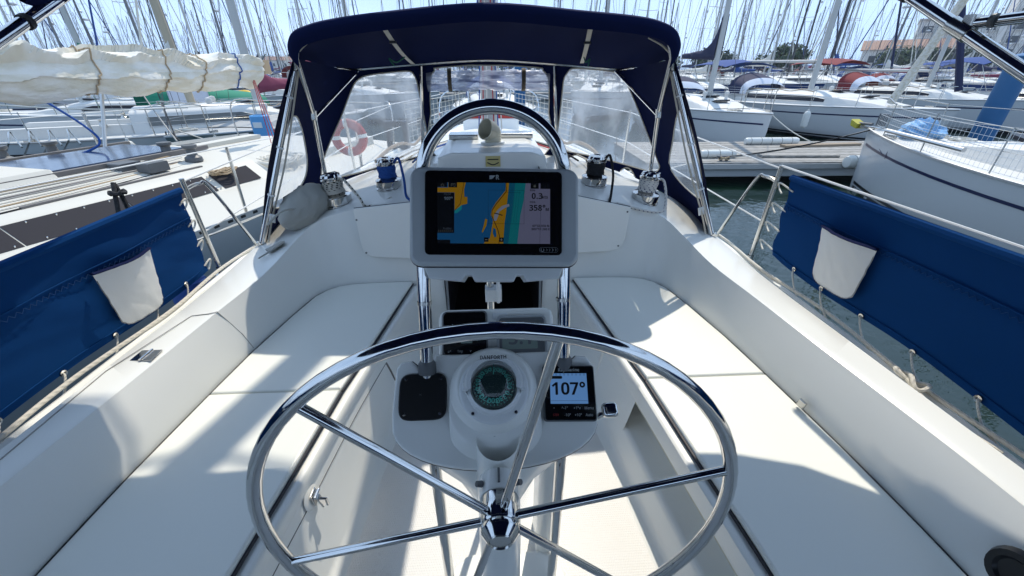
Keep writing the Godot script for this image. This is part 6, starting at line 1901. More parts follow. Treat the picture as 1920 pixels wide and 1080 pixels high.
	for i in 9:
		var c: String = ["rope_white", "rope_tan", "rope_grey", "rope_white", "rope_grey", "rope_white", "rope_tan", "rope_white", "rope_black"][i]
		part(MB.new().tube(spline(V([Vector3(0.50 + i * 0.062, 1.305 - 0.010 * i, 2.2), Vector3(0.54 + i * 0.058, 1.312 - 0.009 * i, 1.0), Vector3(0.55 + i * 0.046, 1.312 - 0.008 * i, 0.1), Vector3(0.47 + 0.042 * i, 1.325 - 0.008 * i, -0.5)]), 4), 0.007, 5), "deck_line", M[c], o)
	var coil := PackedVector3Array()
	for i in 90:
		var a := TAU * i / 15.0
		coil.push_back(Vector3(1.24 + 0.05 * cos(a) + 0.03 * sin(i * 0.37), 1.20 + 0.02 * sin(i * 0.9), -0.42 + 0.13 * sin(a) + 0.02 * cos(i * 0.5)))
	part(MB.new().tube(coil, 0.008, 5), "rope_coil", M.rope_tan, o)
	var coil2 := PackedVector3Array()
	for i in 120:
		var a := TAU * i / 17.0
		coil2.push_back(Vector3(1.15 + 0.2 * cos(a) + 0.05 * sin(i * 0.31), 1.16 + 0.03 * sin(i * 0.7), -1.35 + 0.2 * sin(a) + 0.06 * cos(i * 0.23)))
	part(MB.new().tube(coil2, 0.008, 5), "rope_coil", M.rope_white, o)
	# cockpit coamings and stern rail
	for s in [-1, 1]: part(MB.new().box(Vector3(0.22, 0.16 if s > 0 else 0.06, 2.3), at(s * 1.15, 1.08, -2.2), 0.03), "cockpit_coaming", M.deck_cream, o)
	for s in [-1, 1]:
		part(MB.new().tube(spline(V([Vector3(s * 1.6, 1.0, -3.4), Vector3(s * 1.6, 1.62, -3.45), Vector3(s * 1.2, 1.64, -3.75), Vector3(s * 0.5, 1.64, -3.8)]), 5), 0.0125, 7), "stern_rail", M.steel, o)
		for z in [2.2, 0.3, -1.5]:
			part(MB.new().tube(V([Vector3(s * 2.18, 1.0, z), Vector3(s * 2.2, 1.6, z)]), 0.0125, 7), "stanchion", M.steel, o)
		part(MB.new().tube(V([Vector3(s * 2.0, 1.6, 4.0), Vector3(s * 2.2, 1.6, 2.2), Vector3(s * 2.2, 1.6, -1.5), Vector3(s * 1.6, 1.62, -3.45)]), 0.005, 5), "guard_wire", M.wire_white, o)
	# black lashing round the stanchion towards us
	var bl := MB.new()
	for d in [-0.022, 0.022]: bl.tube(spline(V([Vector3(-2.3, 1.544, -2.536), Vector3(-2.28, 1.47, -2.507) + Vector3(0, 0, d), Vector3(-2.26, 1.342, -2.462) + Vector3(0, 0, d * 2)]), 4), 0.013, 6)
	var kn := PackedVector3Array()
	for i in 16: kn.push_back(Vector3(-2.28, 1.492, -2.512) + Vector3(0.035 * cos(TAU * i / 16), 0.006 * sin(i * 2.0), 0.035 * sin(TAU * i / 16)))
	bl.tube(kn, 0.012, 6, true)
	solo(bl, "black_lashing", M.rope_black, "thick black rope lashing knotted in front of the dark cabin window strip", "rope")
	# furled sail on its boom
	var bm := thing("furled_mainsail", "loosely furled cream mainsail tied along a boom across the upper left", "sail")
	var n := noise(1.1, 4, 91)
	var n2 := noise(4.0, 3, 92)
	var b0 := Vector3(-4.75, 2.10, -3.2)
	var b1 := Vector3(-3.72, 2.13, -7.45)
	var rows := []
	# overhanging folds: start angle, width, wander, wander rate, seed, drift, height
	var lips := [[0.35, 1.0, 0.5, 2.0, 3.0, 0.3, 0.30], [1.2, 0.9, 0.7, 3.0, 13.0, -0.5, 0.24], [2.2, 0.8, 0.4, 2.5, 23.0, 0.4, 0.22], [-0.55, 0.8, 0.35, 1.6, 33.0, 0.5, 0.16], [-1.5, 0.9, 0.4, 1.5, 43.0, -0.3, 0.12], [3.0, 0.9, 0.5, 2.0, 53.0, 0.3, 0.24], [3.9, 0.8, 0.4, 1.6, 63.0, -0.4, 0.14]]
	var ties := [0.235, 0.43, 0.62, 0.74, 0.885]
	for i in 141:
		var f := i / 140.0
		var c := b0.lerp(b1, f)
		var dir := (b1 - b0).normalized()
		var sd := dir.cross(Vector3.UP).normalized()
		var r := PackedVector3Array()
		var pinch := 0.0
		for tt in ties: pinch = maxf(pinch, exp(-pow((f - tt) * 26.0, 2)))
		for k in 110:
			var a := TAU * k / 110
			var rx := 0.14 * (1.0 - 0.16 * pinch)
			var ry := (0.235 + 0.02 * n.get_noise_1d(f * 5.0)) * (1.0 - 0.13 * pinch)
			if f > 0.96: ry *= 1.0 - (f - 0.96) * 9.0
			var fold := 0.05 * n.get_noise_3d(f * 2.5, cos(a) * 0.9, sin(a) * 0.9) + 0.02 * pinch * sin(a * 12.0 + f * 70.0) + 0.012 * n2.get_noise_3d(f * 9.0, cos(a) * 1.2, sin(a) * 1.2)
			for l in lips:
				var a0: float = l[0] + l[2] * n.get_noise_2d(f * l[3], l[4]) * 2.0 + l[5] * f
				var x: float = fposmod(a - a0, TAU) / l[1]
				if x < 1.0: fold += 2.0 * l[6] * (0.55 + 1.2 * absf(n.get_noise_2d(f * 3.0, l[4] + 40.0))) * (1.0 - x) * (1.0 - x) * minf(1.0, x * 14.0)
			r.push_back(c + sd * cos(a) * rx * (0.92 + fold) + Vector3.UP * sin(a) * ry * (0.92 + fold))
		rows.push_back(r)
	part(MB.new().grid(rows, true), "sail_folds", M.sail, bm, "", 0.75)
	part(MB.new().tube(V([b0 - Vector3(0, 0.1, 0), b1 + (b1 - b0) * 0.03 - Vector3(0, -0.05, 0)]), 0.06, 8), "boom", M.alu, bm)
	for i in ties.size():
		var idx := int(ties[i] * 140)
		var ring := PackedVector3Array()
		for k in 110:
			var c: Vector3 = b0.lerp(b1, idx / 140.0)
			var p: Vector3 = rows[clampi(idx + int(2.5 * sin(TAU * k / 110 + 1.0)), 0, 140)][k]
			ring.push_back(c + (p - c) * 1.03 + (p - c).normalized() * 0.008)
		part(MB.new().tube(ring, 0.014 if i == 0 else 0.008, 6, true), "sail_tie", M.rope_blue if i == 0 or i == 4 else M.rope_tan, bm)
	var tie0 := PackedVector3Array()
	for k in 110:
		var c: Vector3 = b0.lerp(b1, 2.0 / 140.0)
		tie0.push_back(c + (rows[2][k] - c) * 1.06)
	part(MB.new().tube(tie0, 0.012, 6, true), "sail_tie", M.rope_blue, bm)
	part(MB.new().box(Vector3(0.12, 0.2, 0.25), Transform3D(Basis(), b1 + Vector3(0.05, 0.05, -0.15)), 0.03), "boom_end", M.rope_tan, bm)
	var sh := thing("mainsheet", "red flecked mainsheet tackle hanging from the boom end to the deck", "rope")
	for k in 3:
		part(MB.new().tube(V([Vector3(-3.70 + 0.04 * k, 2.0, -7.2 + 0.05 * k), Vector3(-3.22 + 0.06 * k, 1.05, -6.3)]), 0.0055, 6), "strand", M.rope_red, sh)
	solo(MB.new().tube(spline(V([Vector3(-4.95, 1.95, -5.0), Vector3(-4.55, 1.6, -5.0), Vector3(-4.42, 1.42, -4.95), Vector3(-4.5, 1.33, -4.75)]), 6), 0.012, 6), "hanging_rope", M.rope_blue, "dark blue rope hanging from the furled sail to the cabin top", "rope")
	solo(MB.new().tube(V([Vector3(-4.6, 1.25, -5.15), Vector3(-4.6, 1.95, -5.5)]), 0.018, 8), "boom_crutch", M.alu, "slim grey support post standing under the furled mainsail", "post")
	# boats further off to port
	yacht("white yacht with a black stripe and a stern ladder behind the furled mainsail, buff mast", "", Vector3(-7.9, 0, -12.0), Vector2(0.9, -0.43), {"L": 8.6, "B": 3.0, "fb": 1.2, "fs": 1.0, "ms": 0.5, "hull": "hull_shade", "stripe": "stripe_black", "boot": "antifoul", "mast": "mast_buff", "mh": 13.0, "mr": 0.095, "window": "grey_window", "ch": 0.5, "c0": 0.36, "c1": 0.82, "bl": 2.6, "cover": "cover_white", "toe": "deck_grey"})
	var ld := thing("stern_ladder", "bent steel bathing ladder on the stern of the black striped yacht", "ladder")
	for k in 4: part(MB.new().tube(spline(V([Vector3(-10.9, 0.25, -9.6), Vector3(-9.7, 0.85, -8.9), Vector3(-10.1, 1.0, -9.4), Vector3(-9.6, 0.75, -9.0)]), 4), 0.016, 6), "ladder_tube", M.steel, ld).position = Vector3(0.28 * k, 0, -0.12 * k)
	yacht("grey green hulled yacht with a pale grey deck behind the blue service pedestal", "", Vector3(-6.34, 0, -13.3), Vector2(-0.1, 0.995), {"L": 8.5, "B": 3.1, "fb": 1.15, "fs": 1.0, "ms": 0.6, "hull": "hull_grey", "deck": "deck_grey", "cabin": "deck_grey", "stripe": "hull_grey", "boot": "antifoul", "mast": "mast_white", "mh": 12.5, "mr": 0.11, "cover": "cover_wine", "bl": 3.2, "bh": 0.55, "toe": "hull_shade", "ch": 0.34})
	yacht("yacht with a green canvas hood and green mainsail cover behind the black striped yacht", "", Vector3(-12.9, 0, -16.1), Vector2(-0.9, 0.43), {"L": 9.0, "B": 3.0, "fb": 1.2, "fs": 1.05, "hood": "cover_green", "cover": "cover_green", "mast": "mast_white", "mh": 12.5, "mr": 0.09, "stripe": "stripe_navy", "bh": 0.95})
	var gh := thing("green_canopy", "bright green canvas cockpit tent with a grey window right of the buff mast", "canopy", "", Vector3(-9.3, 0.85, -14.6))
	gh.rotation.y = 0.5
	var gr := []
	for k in 6:
		var r := PackedVector3Array()
		for i in 11:
			var a := PI * i / 10
			r.push_back(Vector3(lerpf(-1.5, 1.6, k / 5.0) + 0.3 * cos(a), pow(sin(a), 0.5) * lerpf(1.05, 0.6, k / 5.0), cos(a) * 0.9))
		gr.push_back(r)
	part(MB.new().grid(gr), "canvas", M.cover_green, gh)
	part(MB.new().box(Vector3(1.0, 0.42, 0.03), Transform3D(Basis(Vector3.RIGHT, -0.25), Vector3(-0.2, 0.58, 0.86)), 0.05), "side_window", M.pale_vinyl, gh)
	yacht("white motor yacht style cruiser with large grey cabin windows at the far left", "", Vector3(-19.5, 0, -20.5), Vector2(-0.8, 0.6), {"L": 11.0, "B": 3.6, "fb": 1.5, "fs": 1.2, "ch": 0.95, "c0": 0.25, "c1": 0.7, "window": "grey_window", "mast": "mast_white", "mh": 14.0, "cabin": "hull_white"})
	for q in [[Vector3(-6.7, 1.0, -9.2), Vector3(-4.9, 0.85, -7.3), "black mooring line from the grey green bow to the neighbour's stern", "rope_black"], [Vector3(-6.8, 1.0, -9.2), Vector3(-7.7, 0.3, -10.3), "black mooring line from the grey green bow down to the pontoon", "rope_black"], [Vector3(-6.6, 1.05, -9.2), Vector3(-5.6, 0.3, -10.6), "white mooring line from the grey green bow to the blue pedestal", "rope_white"], [Vector3(-8.6, 1.7, -11.9), Vector3(-6.2, 0.95, -8.6), "black line slanting down from the buff mast's rail", "rope_black"], [Vector3(-9.0, 1.9, -11.8), Vector3(-5.7, 1.0, -7.9), "long grey line slanting down from the buff mast to the neighbour's deck", "rope_grey"], [Vector3(-10.2, 1.5, -9.6), Vector3(-6.3, 1.45, -9.4), "white guard line stretched across in front of the black striped yacht", "rope_white"]]:
		solo(MB.new().tube(line(q[0], q[1], 10, 0.06), 0.014, 5), "mooring_line", M[q[3]], q[2], "rope", "mooring lines")
	for q in [[Vector3(-8.1, 0.25, -9.75), "white fender between the black striped yacht and the pontoon"], [Vector3(-6.15, 0.3, -9.7), "white fender hanging on the grey green hull"]]: fender(q[0], 0.5, q[1])
	# service pedestal, lifebuoys
	var pd := thing("service_pedestal", "bright blue service pedestal with a yellow label on the port pontoon", "service pedestal", "", Vector3(-5.35, 0.2, -10.25))
	part(MB.new().prism(rrect(0.36, 0.34, 0.09, 5), 0.0, 1.02, Transform3D(Basis(Vector3(1, 0, 0), Vector3(0, 0, -1), Vector3(0, 1, 0)), Vector3.ZERO), 0.03), "body", M.pedestal_blue, pd)
	part(MB.new().box(Vector3(0.2, 0.02, 0.16), at(0, 1.025, 0), 0.004), "top_recess", M.pile_blue, pd)
	part(MB.new().box(Vector3(0.12, 0.14, 0.012), at(0.02, 0.35, 0.175), 0.002), "label_plate", M.yellow, pd)
	part(MB.new().box(Vector3(0.2, 0.12, 0.012), at(0.0, 0.82, 0.172), 0.002), "socket_flap", M.white_plastic, pd)
	buoy("horseshoe_buoy", "yellow horseshoe lifebuoy on a stern rail left of the red mainsheet", Vector3(-8.3, 0.95, -15.4), 0.42, "yellow", true)
	buoy("lifebuoy", "red ring lifebuoy seen through the port sprayhood window", Vector3(-1.56, 1.486, -4.728), 0.15, "red", false)
	buoy("lifebuoy", "small orange ring lifebuoy on a far white boat left of the strut", Vector3(-11.2, 1.35, -27.0), 0.36, "orange_red", false)
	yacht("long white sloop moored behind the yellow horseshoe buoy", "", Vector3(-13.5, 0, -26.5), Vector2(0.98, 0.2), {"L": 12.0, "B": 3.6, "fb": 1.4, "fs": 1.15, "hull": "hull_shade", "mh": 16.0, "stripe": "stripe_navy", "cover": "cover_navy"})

func buoy(called: String, label: String, p: Vector3, r: float, m: String, horseshoe: bool) -> void:
	var o := thing(called, label, "lifebuoy", "", p)
	var pts := PackedVector3Array()
	for k in 25:
		var a := -PI / 2 + 0.5 + (TAU - 1.0) * k / 24.0 if horseshoe else TAU * k / 25.0
		pts.push_back(Vector3(cos(a) * r, sin(a) * r * (1.1 if horseshoe else 1.0), 0))
	part(MB.new().tube(pts, r * 0.32, 10, not horseshoe), "ring", M[m], o)
	if not horseshoe:
		for k in 4: part(MB.new().tube(V([pts[k * 6], pts[k * 6 + 1]]), r * 0.335, 10), "white_band", M.fender_white, o)
	part(MB.new().tube(V([Vector3(0, r, 0), Vector3(0, -1.0 + r * 0.1, 0.02)]), 0.014, 5), "rail_post", M.steel, o)

func right_boats() -> void:
	var o := yacht("white yacht with its plumb bow and anchor close off the starboard side", "", Vector3(8.35, 0, -3.3), Vector2(0.0, -1.0), {"L": 11.2, "B": 3.75, "fb": 1.24, "fs": 1.1, "rake": 0.12, "hull": "hull_white", "twin": true, "mast": "mast_white", "mh": 15.0, "mr": 0.085, "ms": 0.6, "furl": "sail", "fr": 0.075, "ch": 0.42, "c1": 0.84, "c0": 0.3, "toe": "alu"})
	# wire mesh between the guard rails on the side towards us
	var p := {"L": 11.2, "B": 3.75, "fb": 1.24, "fs": 1.1, "rake": 0.12}
	var net := MB.new()
	for k in 6:
		var r := PackedVector3Array()
		for i in 13: r.push_back(side(p, 0.5 + 0.46 * i / 12.0, 1.0) * Vector3(-0.965, 1, 1) + Vector3(0, 0.06 + 0.1 * k, 0))
		net.tube(r, 0.0028, 4)
	for i in 64:
		var e := side(p, 0.5 + 0.46 * i / 63.0, 1.0) * Vector3(-0.965, 1, 1)
		net.tube(V([e + Vector3(0, 0.05, 0), e + Vector3(0, 0.58, 0)]), 0.0022, 4)
	part(net, "guard_net", M.wire_white, o)
	var an := MB.new()
	an.box(Vector3(0.10, 0.05, 0.7), at(0.05, 1.27, -5.75), 0.01)
	part(an, "bow_roller", M.steel, o)
	part(MB.new().prism(PackedVector2Array([Vector2(-0.02, 0.0), Vector2(-0.24, 0.08), Vector2(-0.22, -0.05), Vector2(-0.05, -0.10)]), -0.10, 0.10, Transform3D(Basis(Vector3.UP, -PI / 2), Vector3(0.05, 1.32, -5.85)), 0.01), "anchor_fluke", M.lime, o)
	part(MB.new().tube(V([Vector3(0.05, 1.34, -5.6), Vector3(0.05, 1.32, -6.1)]), 0.03, 7), "anchor_shank", M.dark_grey, o)
	part(MB.new().box(Vector3(0.14, 0.24, 0.14), at(0.0, 1.46, -5.35), 0.03), "furler_drum", M.dark_grey, o)
	part(MB.new().tube(V([Vector3(-1.40, 1.36, -2.4), Vector3(-0.95, 1.40, -4.2)]), 0.035, 8), "jib_track_tube", M.alu, o)
	# small printed maker's mark on the bow: an arrow bird and a star
	for q in [[0.90, [Vector2(-0.12, 0.05), Vector2(0.02, 0.0), Vector2(0.10, -0.02), Vector2(0.05, 0.012), Vector2(0.0, 0.02)]], [0.875, [Vector2(0, 0.07), Vector2(0.012, 0.012), Vector2(0.045, 0), Vector2(0.012, -0.012), Vector2(0, -0.07), Vector2(-0.012, -0.012), Vector2(-0.045, 0), Vector2(-0.012, 0.012)]]]:
		var c := side(p, q[0], 0.80) * Vector3(-1, 1, 1)
		var t := (side(p, q[0] + 0.02, 0.80) - side(p, q[0] - 0.02, 0.80)) * Vector3(-1, 1, 1)
		part(MB.new().prism(PackedVector2Array(q[1]), 0.003, 0.007, frame(c, t.cross(Vector3.UP) * -1.0)), "bow_mark", M.stripe_navy, o)
	var tp := thing("blue_tarp", "crumpled pale blue tarpaulin bundle on the bow of the near starboard yacht", "tarpaulin", "", Vector3(8.2, 1.12, -7.6))
	var tn := noise(2.5, 3, 44)
	var tr := []
	for i in 15:
		var r := PackedVector3Array()
		for k in 18:
			var u := Vector3(sin(PI * i / 14) * cos(TAU * k / 18), -cos(PI * i / 14), sin(PI * i / 14) * sin(TAU * k / 18))
			r.push_back(u * Vector3(0.30, 0.20, 0.34) * (1.0 + 0.5 * tn.get_noise_3dv(u * 1.6)))
		tr.push_back(r)
	part(MB.new().grid(tr, true), "bundle", M.tarp_blue, tp, "", 0.85)
	yacht("white sloop facing us on the pontoon with a navy cover round its mast", "", Vector3(8.45, 0, -17.2), Vector2(0.0, 1.0), {"L": 9.6, "B": 3.3, "fb": 1.22, "fs": 1.1, "rake": 0.1, "ms": 0.58, "mast": "mast_white", "mh": 13.0, "mr": 0.10, "cover": "cover_navy", "bh": 1.35, "hump": 1.1, "hood": "cover_navy", "stripe": "stripe_navy", "boot": "hull_white", "ch": 0.34, "bl": 3.0})
	yacht("white sloop with a low wedge cabin and black sprayhood beside the navy covered sloop", "", Vector3(13.6, 0, -18.6), Vector2(0.25, 0.97), {"L": 11.5, "B": 3.9, "fb": 1.25, "fs": 1.1, "ms": 0.54, "mast": "mast_white", "mh": 15.0, "mr": 0.105, "hood": "cover_navy", "bim": "cover_blue", "stripe": "stripe_navy", "boot": "stripe_black", "twin": true, "furl": "cover_navy", "fr": 0.10, "ch": 0.44, "c1": 0.86, "bh": 1.15})
	yacht("white yacht with a red sprayhood and a long red bimini", "", Vector3(20.6, 0, -20.5), Vector2(0.35, 0.94), {"L": 11.5, "B": 3.8, "fb": 1.35, "fs": 1.2, "ms": 0.55, "mast": "mast_white", "mh": 15.0, "mr": 0.09, "hood": "cover_red", "bim": "cover_red", "furl": "cover_navy", "fr": 0.10, "stripe": "stripe_navy"})
	yacht("white yacht with a blue sail cover at the right edge beyond the netted bow", "", Vector3(24.5, 0, -17.0), Vector2(0.1, 1.0), {"L": 11.0, "B": 3.7, "fb": 1.35, "fs": 1.2, "cover": "cover_blue", "mast": "mast_white", "mh": 15.0, "mr": 0.12, "bim": "cover_blue"})
	# pile and fenders
	var pl := thing("mooring_pile", "thick blue steel mooring pile rising behind the near starboard bow", "pile", "", Vector3(18.2, -0.6, -14.6))
	part(MB.new().tube(V([Vector3.ZERO, Vector3(0, 3.1, 0)]), 0.35, 24), "tube", M.pile_blue, pl)
	part(MB.new().lathe([Vector2(0.37, 0.0), Vector2(0.37, 0.05), Vector2(0.0, 0.16)], frame(Vector3(0, 3.1, 0), Vector3.UP), 24), "cap", M.pile_blue, pl)
	fender(Vector3(10.9, 0.35, -14.2), 0.55, "white sausage fender hanging on the wedge cabin sloop")
	for q in [[5.1, 6.0, -9.75, "white tube fender lying on the pontoon, left one of two at its rear edge"], [7.3, 8.9, -11.6, "white tube fender lying on the pontoon, right one of two at its rear edge"], [8.2, 10.4, -8.98, "long white tube fender along the front edge of the pontoon"]]:
		var f := thing("tube_fender", q[3], "fender", "", Vector3(q[0], 0.24 if q[2] < -9.5 else 0.12, q[2]))
		var ln: float = q[1] - q[0]
		var r: float = 0.10 if q[2] < -9.5 else 0.15
		part(MB.new().lathe([Vector2(0, 0), Vector2(r * 0.8, 0.02), Vector2(r, 0.08), Vector2(r, ln - 0.08), Vector2(r * 0.8, ln - 0.02), Vector2(0, ln)], Transform3D(Basis(Vector3(0, 0, -1), Vector3(0, 1, 0), Vector3(1, 0, 0)), Vector3(0, r, 0)), 16), "body", M.fender_white, f)
		for k in int(ln / 0.3): part(MB.new().lathe([Vector2(r * 1.02, 0), Vector2(r * 1.05, 0.01), Vector2(r * 1.02, 0.02)], Transform3D(Basis(Vector3(0, 0, -1), Vector3(0, 1, 0), Vector3(1, 0, 0)), Vector3(0.15 + k * 0.3, r, 0)), 16), "lashing", M.rope_grey, f)
	var pk := thing("wooden_plank", "dark weathered plank lying on the pontoon beside the fenders", "plank", "", Vector3(9.3, 0.255, -11.2))
	part(MB.new().box(Vector3(2.4, 0.06, 0.22), Transform3D(Basis(Vector3.UP, 0.1), Vector3(0, 0.03, 0)), 0.006), "board", M.teak, pk)
	var pa := thing("wooden_plank", "pale short plank near the front edge of the pontoon", "plank", "", Vector3(7.6, 0.255, -9.75))
	part(MB.new().box(Vector3(1.9, 0.05, 0.26), Transform3D(Basis(Vector3.UP, -0.05), Vector3(0, 0.03, 0)), 0.006), "board", M.plank0, pa)
	for q in [[Vector3(8.3, 1.02, -8.7), Vector3(5.5, 0.34, -9.35), "black mooring line from the near bow to the pontoon cleat", "rope_black"], [Vector3(8.4, 1.02, -8.8), Vector3(5.6, 0.34, -9.3), "grey mooring line beside the black one from the near bow", "rope_grey"], [Vector3(8.5, 0.95, -12.5), Vector3(9.2, 0.32, -11.4), "white mooring line from the navy covered sloop to the pontoon", "rope_white"], [Vector3(1.53, 1.15, -4.4), Vector3(4.9, 0.34, -9.25), "long white mooring line from our side deck to the pontoon", "rope_white"]]:
		solo(MB.new().tube(line(q[0], q[1], 12, 0.07), 0.013, 6), "mooring_line", M[q[3]], q[2], "rope", "mooring lines")
	var cl := thing("pontoon_cleat", "rusty mooring cleat with wound rope on the front edge of the pontoon", "cleat", "", Vector3(5.5, 0.25, -9.35))
	part(MB.new().box(Vector3(0.34, 0.05, 0.06), at(0, 0.1, 0), 0.02), "horn", M.dark_grey, cl)
	for s in [-1, 1]: part(MB.new().box(Vector3(0.05, 0.09, 0.06), at(s * 0.07, 0.045, 0), 0.01), "leg", M.dark_grey, cl)
	var cr := PackedVector3Array()
	for i in 48: cr.push_back(Vector3(0.12 * cos(TAU * i / 12.0), 0.07 + 0.03 * sin(i * 0.8), 0.07 * sin(TAU * i / 12.0)))
	part(MB.new().tube(cr, 0.013, 5), "wound_rope", M.rope_tan, cl)

func ahead_boats() -> void:
	yacht("white yacht with a red stripe moored bow on ahead of our bow", "", Vector3(0.2, 0, -17.5), Vector2(0.05, 1.0), {"L": 10.0, "B": 3.3, "fb": 1.25, "fs": 1.1, "stripe": "red", "mast": "hull_blue", "mh": 14.0, "mr": 0.08, "hood": "cover_blue", "rake": 0.8})
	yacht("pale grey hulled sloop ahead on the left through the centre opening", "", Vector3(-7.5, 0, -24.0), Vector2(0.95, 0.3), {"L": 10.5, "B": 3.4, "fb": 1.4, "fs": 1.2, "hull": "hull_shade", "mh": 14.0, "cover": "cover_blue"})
	yacht("white sloop ahead on the right with black fenders through the centre opening", "", Vector3(7.0, 0, -27.0), Vector2(-0.4, 0.9), {"L": 11.0, "B": 3.6, "fb": 1.4, "fs": 1.2, "mh": 15.0, "cover": "cover_navy", "furl": "sail"})
	var pl := thing("mooring_pile", "blue steel mooring pile just right of our white mast", "pile", "", Vector3(0.95, -0.6, -13.5))
	part(MB.new().tube(V([Vector3.ZERO, Vector3(0, 3.6, 0)]), 0.17, 18), "tube", M.pile_blue, pl)
	part(MB.new().lathe([Vector2(0.18, 0.0), Vector2(0.18, 0.04), Vector2(0.0, 0.1)], frame(Vector3(0, 3.6, 0), Vector3.UP), 18), "cap", M.pile_blue, pl)
	var bx := thing("deck_box", "white deck box with a red band standing across the foredeck behind the mast", "box", "", Vector3(0.02, 1.24, -6.75))
	part(MB.new().box(Vector3(0.86, 0.24, 0.4), at(0, 0.14, 0), 0.04), "body", M.white_plastic, bx)
	part(MB.new().box(Vector3(0.88, 0.10, 0.42), at(0, 0.30, 0), 0.03), "red_band", M.red, bx)
	# netting rolls on our pulpit sides
	for s in [-1, 1]:
		var o := thing("rail_netting", "cream netting on the %s bow rail seen through the centre opening" % ("port" if s < 0 else "starboard"), "netting", "bow rail nettings")
		var mb := MB.new()
		for i in 15:
			var f := i / 14.0
			var a := Vector3(s * lerpf(1.2, 0.5, f), lerpf(1.19, 1.22, f), lerpf(-6.2, -8.2, f))
			mb.tube(V([a, a + Vector3(0, 0.55, 0)]), 0.0035, 4)
		for k in 8:
			mb.tube(V([Vector3(s * 1.2, 1.2 + 0.075 * k, -6.2), Vector3(s * 0.5, 1.23 + 0.075 * k, -8.2)]), 0.0035, 4)
		part(mb, "mesh", M.rope_white, o)
	var ob := thing("outboard_bracket", "black square outboard motor bracket on the port bow rail", "bracket", "", Vector3(-1.28, 1.3, -5.9))
	for q in [[0, 0.2, 0.30, 0.07], [0, -0.1, 0.30, 0.07], [-0.12, 0.05, 0.07, 0.36], [0.12, 0.05, 0.07, 0.36]]:
		part(MB.new().box(Vector3(q[2], q[3], 0.1), at(q[0], q[1], 0), 0.015), "frame_bar", M.black, ob)

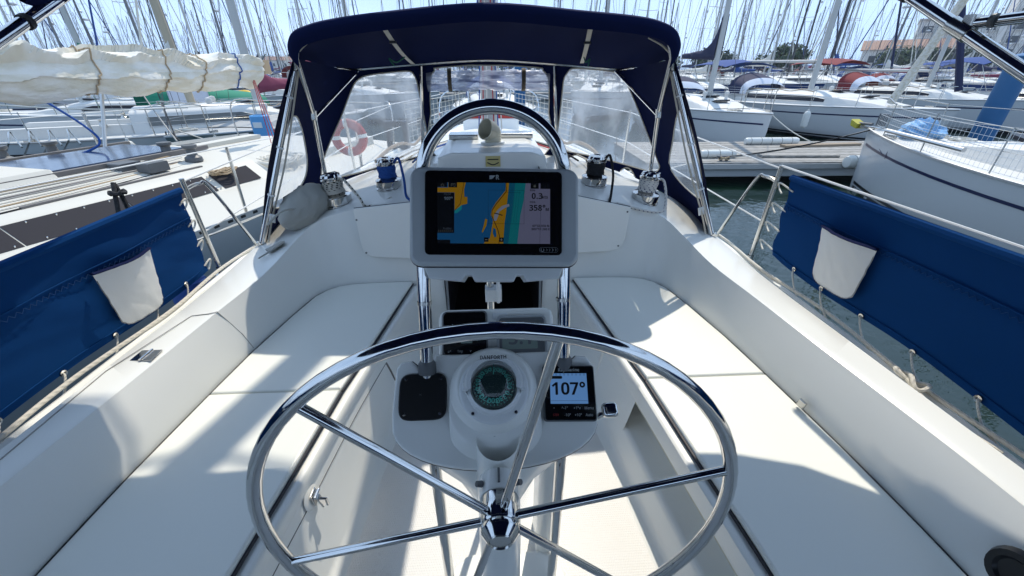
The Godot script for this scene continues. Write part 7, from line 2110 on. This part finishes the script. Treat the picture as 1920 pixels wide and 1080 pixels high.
func fleet() -> void:
	var r := RandomNumberGenerator.new()
	r.seed = 21
	# prototypes: moored yachts in the rows behind
	var kinds := [
		["white yacht with a navy sail cover", {"cover": "cover_navy", "hood": "cover_navy", "mast": "mast_white", "stripe": "stripe_navy"}],
		["white yacht with a blue sail cover", {"cover": "cover_blue", "hood": "cover_blue", "mast": "mast_grey", "furl": "sail"}],
		["white yacht with a bare boom and dark mast", {"mast": "mast_dark", "stripe": "stripe_black", "furl": "cover_navy"}],
		["white yacht with a cream sail cover", {"cover": "cover_white", "mast": "mast_grey", "hood": "cover_grey"}],
		["cream hulled yacht with a white mast", {"hull": "hull_cream", "cover": "cover_navy", "mast": "mast_white", "stripe": "stripe_black", "furl": "sail"}],
		["white yacht with a wine red sail cover", {"cover": "cover_wine", "hood": "cover_red", "mast": "mast_white"}],
		["white yacht with a blue bimini", {"cover": "cover_white", "bim": "cover_blue", "hood": "cover_blue", "mast": "mast_grey", "furl": "cover_blue"}],
		["dark blue hulled yacht", {"hull": "hull_blue", "cover": "cover_white", "mast": "mast_white", "stripe": "hull_white"}],
		["small white sloop with a dark mast", {"mast": "mast_dark", "cover": "cover_grey"}]]
	var protos := []
	for i in kinds.size():
		var p: Dictionary = kinds[i][1]
		p.merge({"L": [10.5, 9.5, 11.5, 9.0, 10.0, 11.0, 10.8, 11.2, 8.0][i], "B": 3.3, "fb": 1.3, "fs": 1.12, "det": 0, "wr": 0.010, "radar": i % 3 == 0, "mr": [0.07, 0.06, 0.085, 0.055, 0.065, 0.08, 0.09, 0.075, 0.05][i], "mh": [13.5, 12.0, 15.5, 11.5, 13.0, 14.5, 14.0, 15.0, 10.5][i], "lamp": true})
		protos.push_back(p)
	var first := []
	first.resize(kinds.size())
	var spots := []
	# rows of berths: [z of row, x from, x to, step, heading sign]
	var names := ["first", "first", "second", "third", "fourth", "fifth", "sixth", "seventh", "eighth", "farthest"]
	var nrow := -1
	for row in [[-30, -46, -15, 4.1, 1], [-34, 13, 46, 4.1, 1], [-45, -66, 60, 4.3, -1], [-57, -70, 78, 4.3, 1], [-74, -92, 92, 4.4, -1], [-86, -104, 108, 4.5, 1], [-108, -134, 120, 4.9, -1], [-122, -150, 135, 5.2, 1], [-150, -185, 60, 6.0, -1], [-172, -208, 20, 6.5, 1]]:
		nrow += 1
		var x: float = row[1]
		while x < row[2]:
			var mid: bool = absf(x) < -row[0] * 0.07
			if r.randf() < 0.86 and not (mid and row[0] > -60):
				spots.push_back([x + r.randf_range(-0.6, 0.6), row[0] + r.randf_range(-1.0, 1.0) + (0.12 * x if row[0] < -40 else 0.0), row[4], names[nrow]])
			x += row[3]
	for q in [[-24.0, -27.0, 1], [-30.0, -24.0, -1], [-26.5, -15.0, 1], [-18.0, 14.0, 1], [-9.0, 16.0, 1], [-1.0, 19.0, -1], [6.0, 17.0, 1], [14.0, 15.0, 1], [22.0, 13.0, -1], [-14.0, 30.0, 1], [0.0, 33.0, 1], [15.0, 31.0, 1], [19.0, -29.0, 1], [28.0, -27.0, -1], [33.0, -22.0, 1]]: spots.push_back(q + (["nearest"] if q[1] < 0 else ["row behind us"]))  # yachts astern are out of view, placed for the chrome to reflect
	var n := 0
	for s in spots:
		if n >= 295: break
		var k := r.randi() % kinds.size()
		var o: Node3D
		if first[k] == null:
			o = yacht(kinds[k][0], "yachts moored in the rows behind", Vector3.ZERO, Vector2(0, 1), protos[k])
			first[k] = o
		else:
			o = first[k].duplicate()
			o.name = numbered("yacht")
			add_child(o)
		var where: String = "unseen behind us, placed for chrome reflections" if s[3] == "row behind us" else "in the %s row, %s" % [s[3], "far left" if s[0] < s[1] * 0.75 else "left of sprayhood" if s[0] < s[1] * 0.35 else "behind sprayhood" if s[0] < -s[1] * 0.35 else "right of sprayhood" if s[0] < -s[1] * 0.75 else "far right"]
		o.set_meta("label", "%s %s" % [kinds[k][0], where])
		o.position = Vector3(s[0], WATER, s[1])
		o.rotation = Vector3(r.randf_range(-0.012, 0.012), (PI if s[2] > 0 else 0.0) + r.randf_range(-0.10, 0.10), r.randf_range(-0.010, 0.010))
		var sc := r.randf_range(0.86, 1.18)
		o.scale = Vector3(sc, sc * r.randf_range(0.92, 1.08), sc)
		n += 1
	for z in [-39.5, -65.5, -97.0, -115.0, -161.0]:
		var o := thing("walkway", "long grey walkway between two rows of moored yachts" if z < -40 else "nearest long grey walkway between the rows of moored yachts", "pontoon", "walkways between the rows", Vector3(0, 0, z))
		part(MB.new().box(Vector3(-z * 2.4, 0.4, 1.8), at(0, 0.05, 0), 0.02), "float", M.grey_plastic, o)
		part(MB.new().box(Vector3(-z * 2.4, 0.04, 1.9), at(0, 0.28, 0), 0.01), "decking", M.plank1, o)
